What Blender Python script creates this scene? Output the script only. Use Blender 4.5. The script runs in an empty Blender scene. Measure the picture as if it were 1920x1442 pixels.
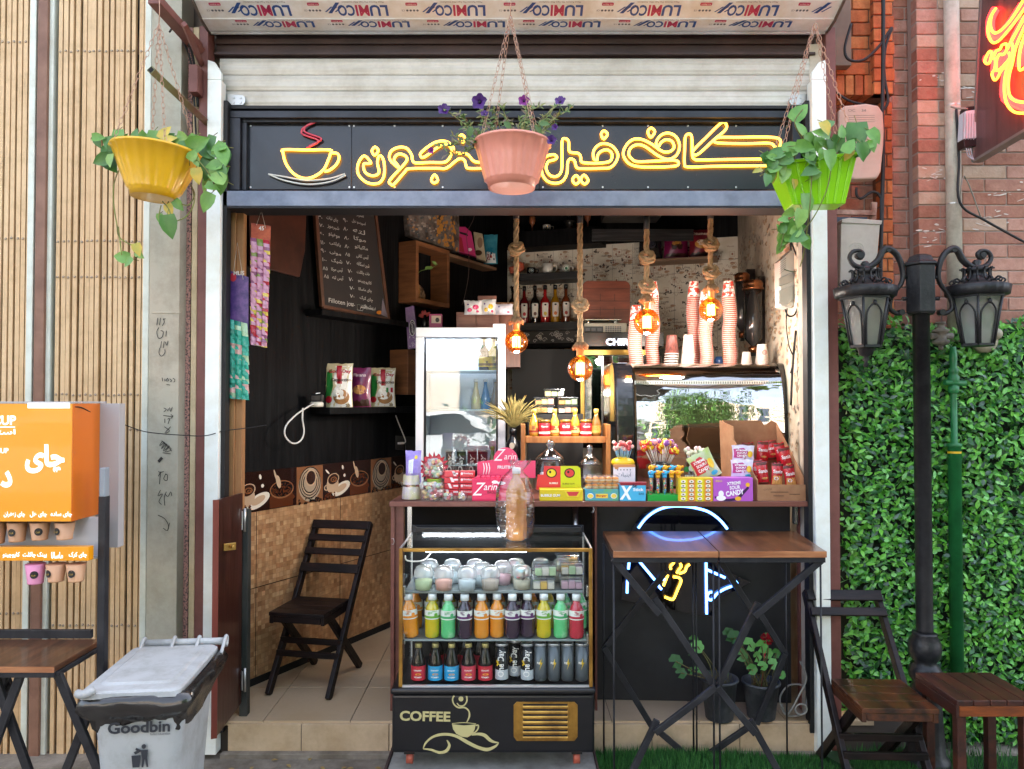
import bpy,math,random
from mathutils import Vector as V,Matrix
R=random.Random(7)
S=bpy.context.scene
rad=math.radians
F=1400.0;T=rad(1.2);CY=-3.2;CZ=1.5
cd=bpy.data.cameras.new('camera');cam=bpy.data.objects.new('camera',cd);S.collection.objects.link(cam)
cam.location=(0,CY,CZ);cam.rotation_euler=(rad(90)+T,0,0)
cd.sensor_width=36;cd.lens=F/1920*36;cd.clip_start=.05;cd.clip_end=500
S.camera=cam
w=bpy.data.worlds.new('World');S.world=w;w.use_nodes=True
nt=w.node_tree;sky=nt.nodes.new('ShaderNodeTexSky');sky.sky_type='NISHITA';sky.sun_disc=False
SUN_EL,SUN_ROT=rad(50),rad(20)
sky.sun_elevation=SUN_EL;sky.sun_rotation=SUN_ROT;sky.dust_density=4;sky.air_density=1.0;sky.ozone_density=.6
hs_=nt.nodes.new('ShaderNodeHueSaturation');hs_.inputs['Saturation'].default_value=.6;nt.links.new(sky.outputs[0],hs_.inputs['Color']);nt.links.new(hs_.outputs[0],nt.nodes['Background'].inputs[0]);nt.nodes['Background'].inputs[1].default_value=.15
sd=bpy.data.lights.new('sun','SUN');sd.energy=3.0;sd.angle=rad(.5);sd.color=(1,.98,.95)
so=bpy.data.objects.new('sun',sd);S.collection.objects.link(so)
sdir=V((math.sin(SUN_ROT)*math.cos(SUN_EL),math.cos(SUN_ROT)*math.cos(SUN_EL),math.sin(SUN_EL)))
so.rotation_euler=sdir.to_track_quat('Z','Y').to_euler();so.location=(0,-5,8)
S.view_settings.view_transform='Standard';S.view_settings.look='None'
S.view_settings.exposure=2.8;S.view_settings.gamma=1
S.cycles.max_bounces=10;S.cycles.transparent_max_bounces=24;S.cycles.caustics_reflective=False;S.cycles.caustics_refractive=False
S.cycles.sample_clamp_indirect=4
cT,sT=math.cos(T),math.sin(T)
def ray(px,py):
 u=(px-960)/F;v=(721-py)/F
 return V((u,cT-v*sT,sT+v*cT))
def P(px,py,Y):
 d=ray(px,py);return V((0,CY,CZ))+d*((Y-CY)/d.y)
class Pl:
 ""
 def __init__(s,o,u):
  s.o=V(o);s.u=V(u).normalized();s.n=V((s.u.y,-s.u.x,0))
 def hit(s,px,py,off=0):
  d=ray(px,py);c=V((0,CY,CZ));o=s.o+s.n*off
  return c+d*((o-c).dot(s.n)/d.dot(s.n))
def FP(Y):return Pl((0,Y,0),(1,0,0))
LW=Pl((-1.243,.372,0),(.55,1,0))
BW=Pl((-.041,2.56,0),(1,-.3,0))
RW=Pl((1.6,2.07,0),(-.292,-1.97,0));RW.u=-RW.u
MC={}
def M(name,c=(.5,.5,.5),c2=None,sc=8,st=(1,1,1),rough=.5,metal=0,bump=0,bsc=None,spec=.5,emit=0,ec=None,coat=0,det=4,lo=.35,hi=.65,alpha=1,trans=0,dirt=0,dsc=3):
 if name in MC:return MC[name]
 m=bpy.data.materials.new(name);m.use_nodes=True;MC[name]=m
 n=m.node_tree.nodes;L=m.node_tree.links;b=n['Principled BSDF']
 b.inputs['Base Color'].default_value=(*c,1);b.inputs['Roughness'].default_value=rough;b.inputs['Metallic'].default_value=metal
 b.inputs['Specular IOR Level'].default_value=spec;b.inputs['Coat Weight'].default_value=coat
 b.inputs['Alpha'].default_value=alpha;b.inputs['Transmission Weight'].default_value=trans
 if emit:
  b.inputs['Emission Color'].default_value=(*(ec or c),1);b.inputs['Emission Strength'].default_value=emit
 if c2 or bump or dirt:
  tc=n.new('ShaderNodeTexCoord');mp=n.new('ShaderNodeMapping');mp.inputs['Scale'].default_value=st
  L.new(tc.outputs['Object'],mp.inputs[0])
 out=None
 if c2:
  nz=n.new('ShaderNodeTexNoise');nz.inputs['Scale'].default_value=sc;nz.inputs['Detail'].default_value=det;nz.inputs['Roughness'].default_value=.65
  L.new(mp.outputs[0],nz.inputs[0]);rp=n.new('ShaderNodeValToRGB')
  rp.color_ramp.elements[0].color=(*c,1);rp.color_ramp.elements[1].color=(*c2,1)
  rp.color_ramp.elements[0].position=lo;rp.color_ramp.elements[1].position=hi
  L.new(nz.outputs[0],rp.inputs[0]);out=rp.outputs[0];L.new(out,b.inputs['Base Color'])
 if dirt:
  nz=n.new('ShaderNodeTexNoise');nz.inputs['Scale'].default_value=dsc;nz.inputs['Detail'].default_value=9;nz.inputs['Roughness'].default_value=.75
  L.new(tc.outputs['Object'],nz.inputs[0]);rp=n.new('ShaderNodeValToRGB')
  rp.color_ramp.elements[0].position=.45;rp.color_ramp.elements[1].position=.75
  rp.color_ramp.elements[0].color=(1,1,1,1);k=1-dirt;rp.color_ramp.elements[1].color=(k,k*.95,k*.88,1)
  L.new(nz.outputs[0],rp.inputs[0]);mx=n.new('ShaderNodeMix');mx.data_type='RGBA';mx.blend_type='MULTIPLY';mx.inputs[0].default_value=1
  if out:L.new(out,mx.inputs[6])
  else:mx.inputs[6].default_value=(*c,1)
  L.new(rp.outputs[0],mx.inputs[7]);L.new(mx.outputs[2],b.inputs['Base Color'])
  mr=n.new('ShaderNodeMapRange');mr.inputs[3].default_value=max(.05,rough-.12);mr.inputs[4].default_value=min(1,rough+.25)
  L.new(nz.outputs[0],mr.inputs[0]);L.new(mr.outputs[0],b.inputs['Roughness'])
 if bump:
  nb=n.new('ShaderNodeTexNoise');nb.inputs['Scale'].default_value=bsc or sc*3;nb.inputs['Detail'].default_value=5
  L.new(mp.outputs[0],nb.inputs[0]);bn=n.new('ShaderNodeBump');bn.inputs['Strength'].default_value=bump;bn.inputs['Distance'].default_value=.01
  L.new(nb.outputs[0],bn.inputs['Height']);L.new(bn.outputs[0],b.inputs['Normal'])
 return m
def glass(name,tint=(1,1,1),refl=.12,rough=.01,wav=0,wsc=3,fr=1.0,tl=0):
 ""
 if name in MC:return MC[name]
 m=bpy.data.materials.new(name);m.use_nodes=True;MC[name]=m
 n=m.node_tree.nodes;L=m.node_tree.links;n.clear()
 o=n.new('ShaderNodeOutputMaterial');t=n.new('ShaderNodeBsdfTransparent');g=n.new('ShaderNodeBsdfGlossy');x=n.new('ShaderNodeMixShader')
 t.inputs[0].default_value=(*tint,1);g.inputs['Roughness'].default_value=rough
 lw=n.new('ShaderNodeLayerWeight');lw.inputs[0].default_value=.5;pw_=n.new('ShaderNodeMath');pw_.operation='POWER';pw_.inputs[1].default_value=4
 L.new(lw.outputs['Facing'],pw_.inputs[0]);ad=n.new('ShaderNodeMath');ad.operation='MULTIPLY_ADD';ad.use_clamp=True;ad.inputs[1].default_value=fr*.7;ad.inputs[2].default_value=refl
 L.new(pw_.outputs[0],ad.inputs[0]);L.new(ad.outputs[0],x.inputs[0]);L.new(t.outputs[0],x.inputs[1])
 if tl:
  q=n.new('ShaderNodeBsdfTranslucent');q.inputs[0].default_value=(*tint,1);y=n.new('ShaderNodeMixShader');y.inputs[0].default_value=tl;L.new(t.outputs[0],y.inputs[1]);L.new(q.outputs[0],y.inputs[2]);L.new(y.outputs[0],x.inputs[1])
 L.new(g.outputs[0],x.inputs[2]);L.new(x.outputs[0],o.inputs[0])
 if wav:
  tc=n.new('ShaderNodeTexCoord');nb=n.new('ShaderNodeTexNoise');nb.inputs['Scale'].default_value=wsc;nb.inputs['Detail'].default_value=3
  mp=n.new('ShaderNodeMapping');mp.inputs['Scale'].default_value=(.5,1,1.6);L.new(tc.outputs['Object'],mp.inputs[0])
  L.new(mp.outputs[0],nb.inputs[0]);bn=n.new('ShaderNodeBump');bn.inputs['Strength'].default_value=wav;bn.inputs['Distance'].default_value=.05
  L.new(nb.outputs[0],bn.inputs['Height']);L.new(bn.outputs[0],g.inputs['Normal'])
 return m
def C(h,k=1):
 ""
 r=[int(h[i:i+2],16)/255 for i in(0,2,4)]
 return tuple(k*(x/12.92 if x<.04045 else((x+.055)/1.055)**2.4)for x in r)
def pm(h,rough=.4,**k):return M('paint_%s_%d'%(h,rough*100),C(h),rough=rough,**k)
TC={}
AR=dict(zip('بپتثجچحخسشصضطعغفقکگلمنهی',(0xFE8F,0xFB56,0xFE95,0xFE99,0xFE9D,0xFB7A,0xFEA1,0xFEA5,0xFEB1,0xFEB5,0xFEB9,0xFEBD,0xFEC1,0xFEC9,0xFECD,0xFED1,0xFED5,0xFB8E,0xFB92,0xFEDD,0xFEE1,0xFEE5,0xFEE9,0xFBFC)))
AN=dict(zip('اآدذرزژو',(0xFE8D,0xFE81,0xFEA9,0xFEAB,0xFEAD,0xFEAF,0xFB8A,0xFEED)))
def fa(s):
 ""
 o=[];num=''
 for i,ch in enumerate(s):
  p=i and s[i-1]in AR;q=i+1<len(s)and(s[i+1]in AR or s[i+1]in AN)
  if ch in AR:o.append(chr(AR[ch]+(3 if p and q else 2 if q else 1 if p else 0)))
  elif ch in AN:o.append(chr(AN[ch]+(1 if p else 0)))
  else:o.append(ch)
 r=''.join(reversed(o));out='';run=''
 for ch in r:
  if '\u06f0'<=ch<='\u06f9':run=ch+run
  else:out+=run+ch;run=''
 return out+run
def glyphs(s,bold=0):
 k=(s,bold)
 if k not in TC:
  f=bpy.data.curves.new('txt','FONT');f.body=s;f.size=1;f.offset=bold;f.resolution_u=3
  o=bpy.data.objects.new('txt',f);S.collection.objects.link(o)
  dg=bpy.context.evaluated_depsgraph_get();dg.update()
  me=bpy.data.meshes.new_from_object(o.evaluated_get(dg));vs=[v.co.copy()for v in me.vertices];fs=[tuple(p.vertices)for p in me.polygons]
  bpy.data.objects.remove(o);bpy.data.curves.remove(f);bpy.data.meshes.remove(me)
  if vs:
   x0=min(v.x for v in vs);x1=max(v.x for v in vs);y0=min(v.y for v in vs);y1=max(v.y for v in vs)
  else:x0=x1=y0=y1=0
  TC[k]=(vs,fs,x0,x1,y0,y1)
 return TC[k]
W={}
def cat(pts,n=6,closed=False):
 pts=[V(p)for p in pts];N=len(pts);out=[]
 for i in range(N if closed else N-1):
  if closed:a,b,c,d=pts[(i-1)%N],pts[i],pts[(i+1)%N],pts[(i+2)%N]
  else:a,b,c,d=pts[max(i-1,0)],pts[i],pts[i+1],pts[min(i+2,N-1)]
  for k in range(n):
   t=k/n;out.append(.5*((2*b)+(c-a)*t+(2*a-5*b+4*c-d)*t*t+(3*b-a-3*c+d)*t**3))
 if not closed:out.append(pts[-1])
 return out
class MB:
 def __init__(s):s.v=[];s.f=[];s.mi=[];s.sm=[];s.m=0
 def add(s,vs,fs,sm=False):
  b=len(s.v);s.v+=[V(v)for v in vs]
  for f in fs:s.f.append(tuple(b+i for i in f));s.mi.append(s.m);s.sm.append(sm)
  return s
 def box(s,x0,y0,z0,x1,y1,z1,mt=None):
  vs=[V((x,y,z))for z in(z0,z1)for y in(y0,y1)for x in(x0,x1)]
  if mt:vs=[mt@v for v in vs]
  return s.add(vs,[(0,2,3,1),(4,5,7,6),(0,1,5,4),(2,6,7,3),(0,4,6,2),(1,3,7,5)])
 def cbox(s,c,sx,sy,sz,rz=0,rx=0,ry=0):
  mt=Matrix.Translation(V(c))@Matrix.Rotation(rz,4,'Z')@Matrix.Rotation(rx,4,'X')@Matrix.Rotation(ry,4,'Y')
  return s.box(-sx/2,-sy/2,-sz/2,sx/2,sy/2,sz/2,mt)
 def beam(s,p,q,w,d,up=(0,-1,0)):
  ""
  p=V(p);q=V(q);t=(q-p).normalized();u=V(up);a=t.cross(u).normalized();u=a.cross(t)
  vs=[e+a*(i*w/2)+u*(j*d/2)for e in(p,q)for i,j in((-1,-1),(1,-1),(1,1),(-1,1))]
  return s.add(vs,[(3,2,1,0),(4,5,6,7),(0,1,5,4),(1,2,6,5),(2,3,7,6),(3,0,4,7)])
 def tube(s,pts,r,n=8,closed=False,cap=True,sx=1):
  pts=[V(p)for p in pts];N=len(pts);rr=r if isinstance(r,(list,tuple))else[r]*N
  t0=(pts[1]-pts[0]).normalized();a=V((0,0,1))if abs(t0.z)<.9 else V((1,0,0));a=(a-t0*a.dot(t0)).normalized()
  vs=[]
  for i,p in enumerate(pts):
   if closed:t=(pts[(i+1)%N]-pts[i-1])
   else:t=pts[min(i+1,N-1)]-pts[max(i-1,0)]
   if t.length<1e-9:t=t0
   t.normalize();a=a-t*a.dot(t);a=a.normalized()if a.length>1e-6 else t.orthogonal().normalized();b=t.cross(a)
   vs+=[p+(a*math.cos(k*math.tau/n)*sx+b*math.sin(k*math.tau/n))*rr[i]for k in range(n)]
  fs=[(i*n+k,i*n+(k+1)%n,((i+1)%N)*n+(k+1)%n,((i+1)%N)*n+k)for i in range(N if closed else N-1)for k in range(n)]
  s.add(vs,fs,True)
  if cap and not closed:
   b=len(s.v)-len(vs);s.f+=[tuple(b+k for k in reversed(range(n))),tuple(b+(N-1)*n+k for k in range(n))];s.mi+=[s.m]*2;s.sm+=[False]*2
  return s
 def lathe(s,c,prof,n=20,mt=None,fl=None,cap=True):
  ""
  c=V(c);vs=[]
  for i,(r,z)in enumerate(prof):
   for k in range(n):
    a=k*math.tau/n;q=r*(fl(a,i)if fl else 1);p=V((q*math.cos(a),q*math.sin(a),z))
    vs.append(c+(mt@p if mt else p))
  fs=[(i*n+k,i*n+(k+1)%n,(i+1)*n+(k+1)%n,(i+1)*n+k)for i in range(len(prof)-1)for k in range(n)]
  s.add(vs,fs,True)
  if cap:
   b=len(s.v)-len(vs);N=len(prof)
   for j,rv in((0,1),(N-1,0)):
    if prof[j][0]>1e-4:
     q=[b+j*n+k for k in range(n)];s.f.append(tuple(reversed(q))if rv else tuple(q));s.mi.append(s.m);s.sm.append(False)
  return s
 def ball(s,c,r,n=12,sz=1,m=8):return s.lathe(c,[(max(r*math.sin(math.pi*i/m),1e-5),-r*sz*math.cos(math.pi*i/m))for i in range(m+1)],n,cap=False)
 def prism(s,pts,vec):
  pts=[V(p)for p in pts];vec=V(vec);n=len(pts)
  return s.add(pts+[p+vec for p in pts],[tuple(range(n)),tuple(reversed(range(n,2*n)))]+[(i,(i+1)%n+0,(i+1)%n+n,i+n)[::-1]for i in range(n)])
 def poly(s,pl,pts,o0,o1):
  ""
  q=[pl.hit(x,y,(o0+o1)/2)for x,y in pts];h=pl.n*((o1-o0)/2)
  ar=sum(q[i-1].dot(pl.u)*q[i].z-q[i].dot(pl.u)*q[i-1].z for i in range(len(q)))
  if ar<0:q.reverse()
  return s.prism([p+h for p in q],-2*h)
 def rect(s,pl,x0,y0,x1,y1,o0,o1):return s.poly(pl,[(x0,y0),(x1,y0),(x1,y1),(x0,y1)],o0,o1)
 def disc(s,pl,x,y,rx,ry,o0,o1,n=20,rot=0):
  return s.poly(pl,[(x+rx*math.cos(a)*math.cos(rot)-ry*math.sin(a)*math.sin(rot),y+rx*math.cos(a)*math.sin(rot)+ry*math.sin(a)*math.cos(rot))for a in[k*math.tau/n for k in range(n)]],o0,o1)
 def line(s,pl,pts,r,off,n=8,closed=False,smooth=5):
  q=[pl.hit(x,y,off)for x,y in pts]
  if smooth and len(q)>2:q=cat(q,smooth,closed)
  return s.tube(q,r,n,closed)
 def ribbon(s,pl,pts,wd,off,smooth=5):
  ""
  q=[pl.hit(x,y,off)for x,y in pts];k=len(q)
  if smooth and k>2:q=cat(q,smooth)
  N=len(q);vs=[]
  for i,p in enumerate(q):
   t=(q[min(i+1,N-1)]-q[max(i-1,0)]).normalized();a=t.cross(pl.n)
   if isinstance(wd,(list,tuple)):
    f=i/max(N-1,1)*(len(wd)-1);j=min(int(f),len(wd)-2);ww=wd[j]+(wd[j+1]-wd[j])*(f-j)
   else:ww=wd
   vs+=[p-a*ww/2,p+a*ww/2]
  return s.add(vs,[(2*i,2*i+1,2*i+3,2*i+2)for i in range(N-1)])
 def text(s,t,mt,h=None,wd=None,bold=0,center=True):
  vs,fs,x0,x1,y0,y1=glyphs(t,bold)
  if not vs:return s
  ky=h/(y1-y0)if h else None;kx=wd/(x1-x0)if wd else ky
  if ky is None:ky=kx
  cx,cy=((x0+x1)/2,(y0+y1)/2)if center else(x0,y0)
  return s.add([mt@V(((v.x-cx)*kx,(v.y-cy)*ky,0))for v in vs],fs)
 def ptext(s,t,pl,px,py,hpx,off=.002,wpx=None,rot=0,bold=0,skew=0):
  c=pl.hit(px,py,off);su=(pl.hit(px+10,py,off)-c).dot(pl.u)/10;sv=-(pl.hit(px,py+10,off)-c).z/10
  ux=pl.u*math.cos(rot)+V((0,0,1))*math.sin(rot);uy=-pl.u*math.sin(rot)+V((0,0,1))*math.cos(rot)+pl.u*skew
  mt=Matrix.Translation(c)@Matrix(((ux.x,uy.x,pl.n.x,0),(ux.y,uy.y,pl.n.y,0),(ux.z,uy.z,pl.n.z,0),(0,0,0,1)))
  return s.text(t,mt,hpx*sv,wpx*su if wpx else None,bold)
 def leaf(s,p,d,nrm,L,wd,droop=.3,heart=False):
  ""
  p=V(p);d=V(d).normalized();nrm=V(nrm);sd=d.cross(nrm)
  if sd.length<1e-4:sd=d.orthogonal()
  sd.normalize();nrm=sd.cross(d)
  pr=((0,.06),(.12,.8),(.35,1),(.62,.78),(.85,.35),(1,.02))if heart else((0,.05),(.25,.75),(.5,1),(.78,.6),(1,.02))
  vs=[]
  for t,k in pr:
   b=p+d*(L*(t-(.0 if not heart or t>.05 else 0)))-nrm*(droop*L*t*t)
   e=sd*(wd/2*k);up=nrm*(wd*.16*k)
   vs+=[b-e+up-(d*L*.1 if heart and t==.12 else V()),b,b+e+up-(d*L*.1 if heart and t==.12 else V())]
  return s.add(vs,[(3*i+j,3*i+j+1,3*i+j+4,3*i+j+3)for i in range(len(pr)-1)for j in(0,1)],True)
 def build(s,name,mats,parent=None,label=None,category=None,group=None,kind=None,bev=0,seg=2):
  me=bpy.data.meshes.new(name)
  if parent is None:
   xs=[v.x for v in s.v];ys=[v.y for v in s.v];org=V(((min(xs)+max(xs))/2,(min(ys)+max(ys))/2,min(v.z for v in s.v)))
  else:org=W[parent]
  me.from_pydata([v-org for v in s.v],[],s.f)
  for m in(mats if isinstance(mats,(list,tuple))else[mats]):me.materials.append(m)
  me.polygons.foreach_set('material_index',s.mi);me.polygons.foreach_set('use_smooth',s.sm);me.update()
  o=bpy.data.objects.new(name,me);S.collection.objects.link(o);W[o]=org
  if parent is None:o.location=org
  else:o.parent=parent
  if bev:
   b=o.modifiers.new('bevel','BEVEL');b.width=bev;b.segments=seg;b.limit_method='ANGLE';b.angle_limit=rad(50);b.harden_normals=False
  tag(o,label,category,group,kind);return o
def tag(o,label=None,category=None,group=None,kind=None):
 if label:o['label']=label
 if category:o['category']=category
 if group:o['group']=group
 if kind:o['kind']=kind
def thing(name,label,category,loc=(0,0,0),group=None):
 o=bpy.data.objects.new(name,None);S.collection.objects.link(o);o.location=loc;o.empty_display_size=.05
 W[o]=V(loc);tag(o,label,category,group);return o
def dup(o,loc=None,rz=None,label=None,parent=None,sc=None):
 c=o.copy();S.collection.objects.link(c);c.parent=parent
 if loc is not None:c.location=loc
 if rz is not None:c.rotation_euler=(0,0,rz)
 if sc:c.scale=(sc,)*3
 if label:c['label']=label
 for ch in list(o.children):dup(ch,parent=c)
 return c
def lerp(a,b,t):return a+(b-a)*t
def wave(mb):return mb
m_conc=M('concrete',(.16,.13,.10),(.33,.29,.24),sc=5,rough=.95,bump=.5,bsc=40,dirt=.5)
m_asph=M('asphalt',(.045,.045,.05),(.09,.09,.09),sc=60,rough=.9)
mb=MB();mb.box(-60,-60,-.3,60,-3.9,-.12);mb.build('street',m_asph,kind='structure',label='grey asphalt street in front of the shops')
mb=MB();mb.box(-60,-3.9,-.3,60,60,0);mb.build('pavement',m_conc,kind='structure',label='dusty worn concrete pavement along the shop fronts')
m_tile=M('floor_tile',(.50,.36,.22),(.62,.48,.33),sc=3,rough=.32,dirt=.3,bump=.05)
m_grout=M('grout',(.07,.055,.045),rough=.9)
mb=MB();mb.m=1;mb.box(-1.6,0.003,.01,1.7,3,.136);mb.m=0
for i in range(-2,8):
 for j in range(0,8):
  x=-1.056+.37*i;y=-.004+.37*j
  if x>1.62:continue
  h=.14+R.uniform(-.0006,.0006)
  mb.box(max(x+.0015,-1.19 if j==0 else-1.6),y+(.0 if j==0 else .0015),.12,min(x+.3685,1.31 if j==0 else 1.7),y+.3685,h)
mb.build('shop_floor',[m_tile,m_grout],kind='structure',label='beige ceramic tiled floor inside the kiosk',bev=.001,seg=1)
mb=MB()
xs=[-1.2,-.889,-.519,-.149,.221,.591,.961,1.325]
for a,b in zip(xs,xs[1:]):mb.box(a+.0015,-.02,.012,b-.0015,.001,.132)
mb.m=1;mb.box(-1.195,-.015,.005,1.32,.0025,.128)
mb.m=2;mb.box(-1.22,-.05,-.02,1.36,-.0205,.022);mb.box(-.14,-.09,0,.0,-.051,.035)
mb.build('step',[M('riser_tile',(.52,.37,.22),(.66,.50,.33),sc=4,rough=.4,dirt=.35),m_grout,m_conc],kind='structure',label='low beige tiled step at the shop entrance',bev=.0015,seg=1)
m_dry=M('dry_leaf',(.30,.17,.05),(.42,.33,.12),sc=20,rough=.8)
for i in range(9):
 mb=MB();p=P(440+i*33+R.uniform(-8,8),1425,-.1);p=V((p.x,R.uniform(-.16,-.06),.006))
 a=R.uniform(0,6.3);mb.leaf(p,(math.cos(a),math.sin(a),0),(0,0,1),.03,.016,.1)
 mb.build('fallen_leaf',m_dry,label='dry leaf on the ground below the step, number %s from the left'%('one','two','three','four','five','six','seven','eight','nine')[i],category='leaf',group='dry leaves on the ground')
m_turf=[M('turf%d'%i,c,rough=.6)for i,c in enumerate([(.02,.10,.02),(.04,.17,.03),(.08,.26,.05),(.01,.045,.012)])]
mb=MB();mb.m=3;mb.box(.29,-.72,.0,3.2,-.052,.015);mb.m=3
mb.prism([(1.27,-.0505,.016),(1.36,-.0505,.016),(1.36,-.24,.016)],(0,0,.02))
def hump(x):return .034*math.exp(-((x-.6)/.5)**2)+.028*max(0,min(1,(x-1.38)/.1))
for i in range(26000):
 x=R.uniform(.3,3.1)if i%3==0 else R.uniform(.3,1.8);y=R.uniform(-.5,-.053)if i%4 else R.uniform(-.7,.1)
 if y>-.053 and x<1.36:y=-.1
 z=.014+hump(x);h=R.uniform(.012,.026);a=R.uniform(0,3.14);dx,dy=.0022*math.cos(a),.0022*math.sin(a)
 lx,ly=R.uniform(-.01,.01),R.uniform(-.01,.01);mb.m=R.choice((0,0,1,1,2))
 mb.add([(x-dx,y-dy,z-.02),(x+dx,y+dy,z-.02),(x+lx,y+ly,z+h)],[(0,1,2)])
mb.build('artificial_grass',m_turf,kind='stuff',label='green artificial turf laid in front of the shop and hedge')
m_tan=M('tan_slat',C('DCBC92'),C('CCA87C'),sc=3,st=(1,1,.15),rough=.55,dirt=.28,dsc=9)
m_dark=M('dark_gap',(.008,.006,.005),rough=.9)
m_pale=M('pale_paint',C('D6DACE'),rough=.5,dirt=.25,dsc=6)
m_brn=M('brown_paint',C('8A6450'),C('7A5544'),sc=6,rough=.5,dirt=.25)
m_riv=M('rivet',(.35,.27,.2),rough=.4,metal=.6)
def lattice(name,px0,px1,Y,label,riv):
 t=thing(name,label,'shutter',(P(px0,721,Y).x,Y,0));n=round((px1-px0)/10.9)
 x0=P(px0,721,Y).x;x1=P(px1,721,Y).x;w_=(x1-x0)/n;mb=MB();rb=MB();bk=MB()
 for i in range(n):
  a=x0+w_*(i+R.uniform(-.08,.08)+.10*math.sin(i*1.3+px0));wd=w_*R.uniform(.64,.78);ty=R.uniform(-.1,.1);tl=R.uniform(-.004,.004)
  sk=Matrix.Translation(V((a+wd/2,Y,1.6)))@Matrix.Rotation(tl*.6,4,'Y')@Matrix.Rotation(ty*1.5,4,'Z')
  mb.box(-wd/2,-.004,-1.585,wd/2,.012,1.75,sk)
  for zy in riv:
   z=P(px0,zy,Y).z;q=sk@V((0,-.0045,z-1.6+R.uniform(-.003,.003)))
   rb.lathe(q,[(.0055,0),(.005,.002),(.002,.003)],8,Matrix.Rotation(rad(90),3,'X'))
 k=0
 for zy in riv:
  z=P(px0,zy,Y).z
  for i in range(n-1):
   xa=x0+w_*(i+.4);bk.beam((xa,Y+.022+.004*(i%2),z),(xa+w_,Y+.022+.004*(i%2),z+.22*(1 if i%2 else-1)),.014,.003)
 mb.build('slats',m_tan,t);rb.build('rivets',m_riv,t);bk.build('cross_bars',m_brn,t);return t
g=lattice('folding_shutter',-180,58,-.04,'folding shutter of tan slats left of the brown post',(80,447,770,1150))
mb=MB();mb.box(P(58,0,-.05).x,-.055,0,P(70,0,-.05).x,-.02,3.3);mb.build('end_bar',m_pale,g,bev=.003)
g=lattice('folding_shutter',103,275,-.04,'folding shutter of tan slats between brown post and painted column',(97,453,520,740,806,1172))
mb=MB();mb.box(P(92,0,-.05).x,-.05,0,P(102,0,-.05).x,-.015,3.3);mb.box(P(274,0,-.05).x,-.055,0,P(286,0,-.05).x,-.02,3.3);mb.build('end_bar',m_pale,g,bev=.003)
mb=MB();mb.box(-2.7,.04,0,-1.46,.06,3.4);mb.m=1;mb.box(-2.9,-.16,-.01,-1.46,.04,.02)  # near-black sheet stands for the shade between slats; the ledge is concrete
mb.build('shade_backing',[m_dark,m_conc],label='backing coloured near-black as the shade behind the folding tan shutters',category='wall')
mb=MB();mb.box(P(73,0,-.06).x,-.065,0,P(91.5,0,-.06).x,-.0,3.4);mb.build('brown_post',m_brn,label='brown painted steel post between the two folding shutters',category='post',bev=.003)
FC=FP(-.09)
m_col=M('column_paint',C('B3A692'),C('9EA090'),sc=1.6,st=(1,1,.5),rough=.6,dirt=.35,dsc=5,bump=.1,bsc=12)
t=thing('steel_column','pale greenish painted steel column with black pen graffiti beside granite strip','column',(P(312,0,-.09).x,-.09,0))
mb=MB();x0=P(285,0,-.09).x;x1=P(341,0,-.09).x;mb.box(x0,-.088,0,x1,.03,3.4)
for yy in(585,):mb.rect(FC,286,yy,338,yy+2.5,-.003,.0005)
mb.build('shaft',m_col,t,bev=.004)
m_ink=M('ink',(.03,.025,.02),rough=.7);mb=MB()
q=[[(296,596),(294,610)],[(301,596),(299,610)],[(306,597),(308,604),(304,611)],[(306,600),(310,597)],[(298,614),(294,622),(297,634),(304,632),(306,622),(301,620)],[(312,620),(311,631)],[(303,640),(301,652)],[(308,640),(306,652)],[(310,641),(313,648),(315,639)],[(300,652),(298,662),(303,668),(309,662),(309,655)],[(304,708),(305,715)],[(309,710),(309,715)],[(314,709),(311,714),(316,714),(314,709)],[(318,710),(322,714),(319,716)],[(324,709),(328,712),(326,717)],[(312,721),(319,722)],[(307,765),(312,768),(307,772)],[(314,771),(316,766)],[(318,764),(320,772),(323,763)],[(306,779),(324,781),(320,777)],[(324,781),(320,785)],[(309,785),(309,793)],[(314,786),(318,785),(315,795)],[(304,828),(299,836),(309,830),(302,842),(313,832),(306,846),(318,836),(310,847),(321,842),(303,826),(322,846)],[(305,849),(320,851)],[(308,800),(318,808),(309,812),(320,800)],[(302,884),(297,893),(301,886),(300,896),(299,908)],[(297,884),(301,886),(307,884)],[(311,888),(307,898),(313,901),(314,891),(310,889)],[(301,919),(296,930),(305,926),(298,940),(303,946)],[(312,922),(308,932),(309,948)],[(309,926),(315,931),(320,922),(322,930)],[(296,966),(308,972),(316,985),(314,995)],[(318,980),(314,995),(306,990)]]
for s_ in q:mb.ribbon(FC,s_,.0028,.0012,3)
mb.ribbon(FC,[(304,858),(297,866)],.012,.0012);mb.build('graffiti',m_ink,t)
m_gran=M('granite',C('B98A80'),C('3F3A3C'),sc=110,rough=.35,det=2,lo=.45,hi=.62,bump=.1)
mb=MB();mb.box(P(340.5,0,-.02).x,-.025,0,P(363,0,-.02).x,.03,3.1);mb.build('granite_strip',m_gran,label='speckled pink granite strip beside the painted column',category='trim')
m_crm=M('cream_paint',C('D8C6A4'),C('C4B08C'),sc=5,rough=.6,dirt=.3,dsc=8)
mb=MB();mb.box(P(363.3,0,-.03).x,-.03,0,P(374,0,-.03).x,.03,3.1);mb.build('cream_strip',m_crm,label='thin cream painted strip between granite and brown post',category='trim',bev=.002)
m_brn2=M('red_brown_paint',C('7A4A42'),C('6E4038'),sc=5,rough=.5,dirt=.3,dsc=6)
mb=MB();mb.box(P(374.3,0,-.04).x,-.04,0,P(391,0,-.04).x,.03,3.1);mb.build('brown_post',m_brn2,label='red brown steel post left of the white shutter rail',category='post',bev=.002)
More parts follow.
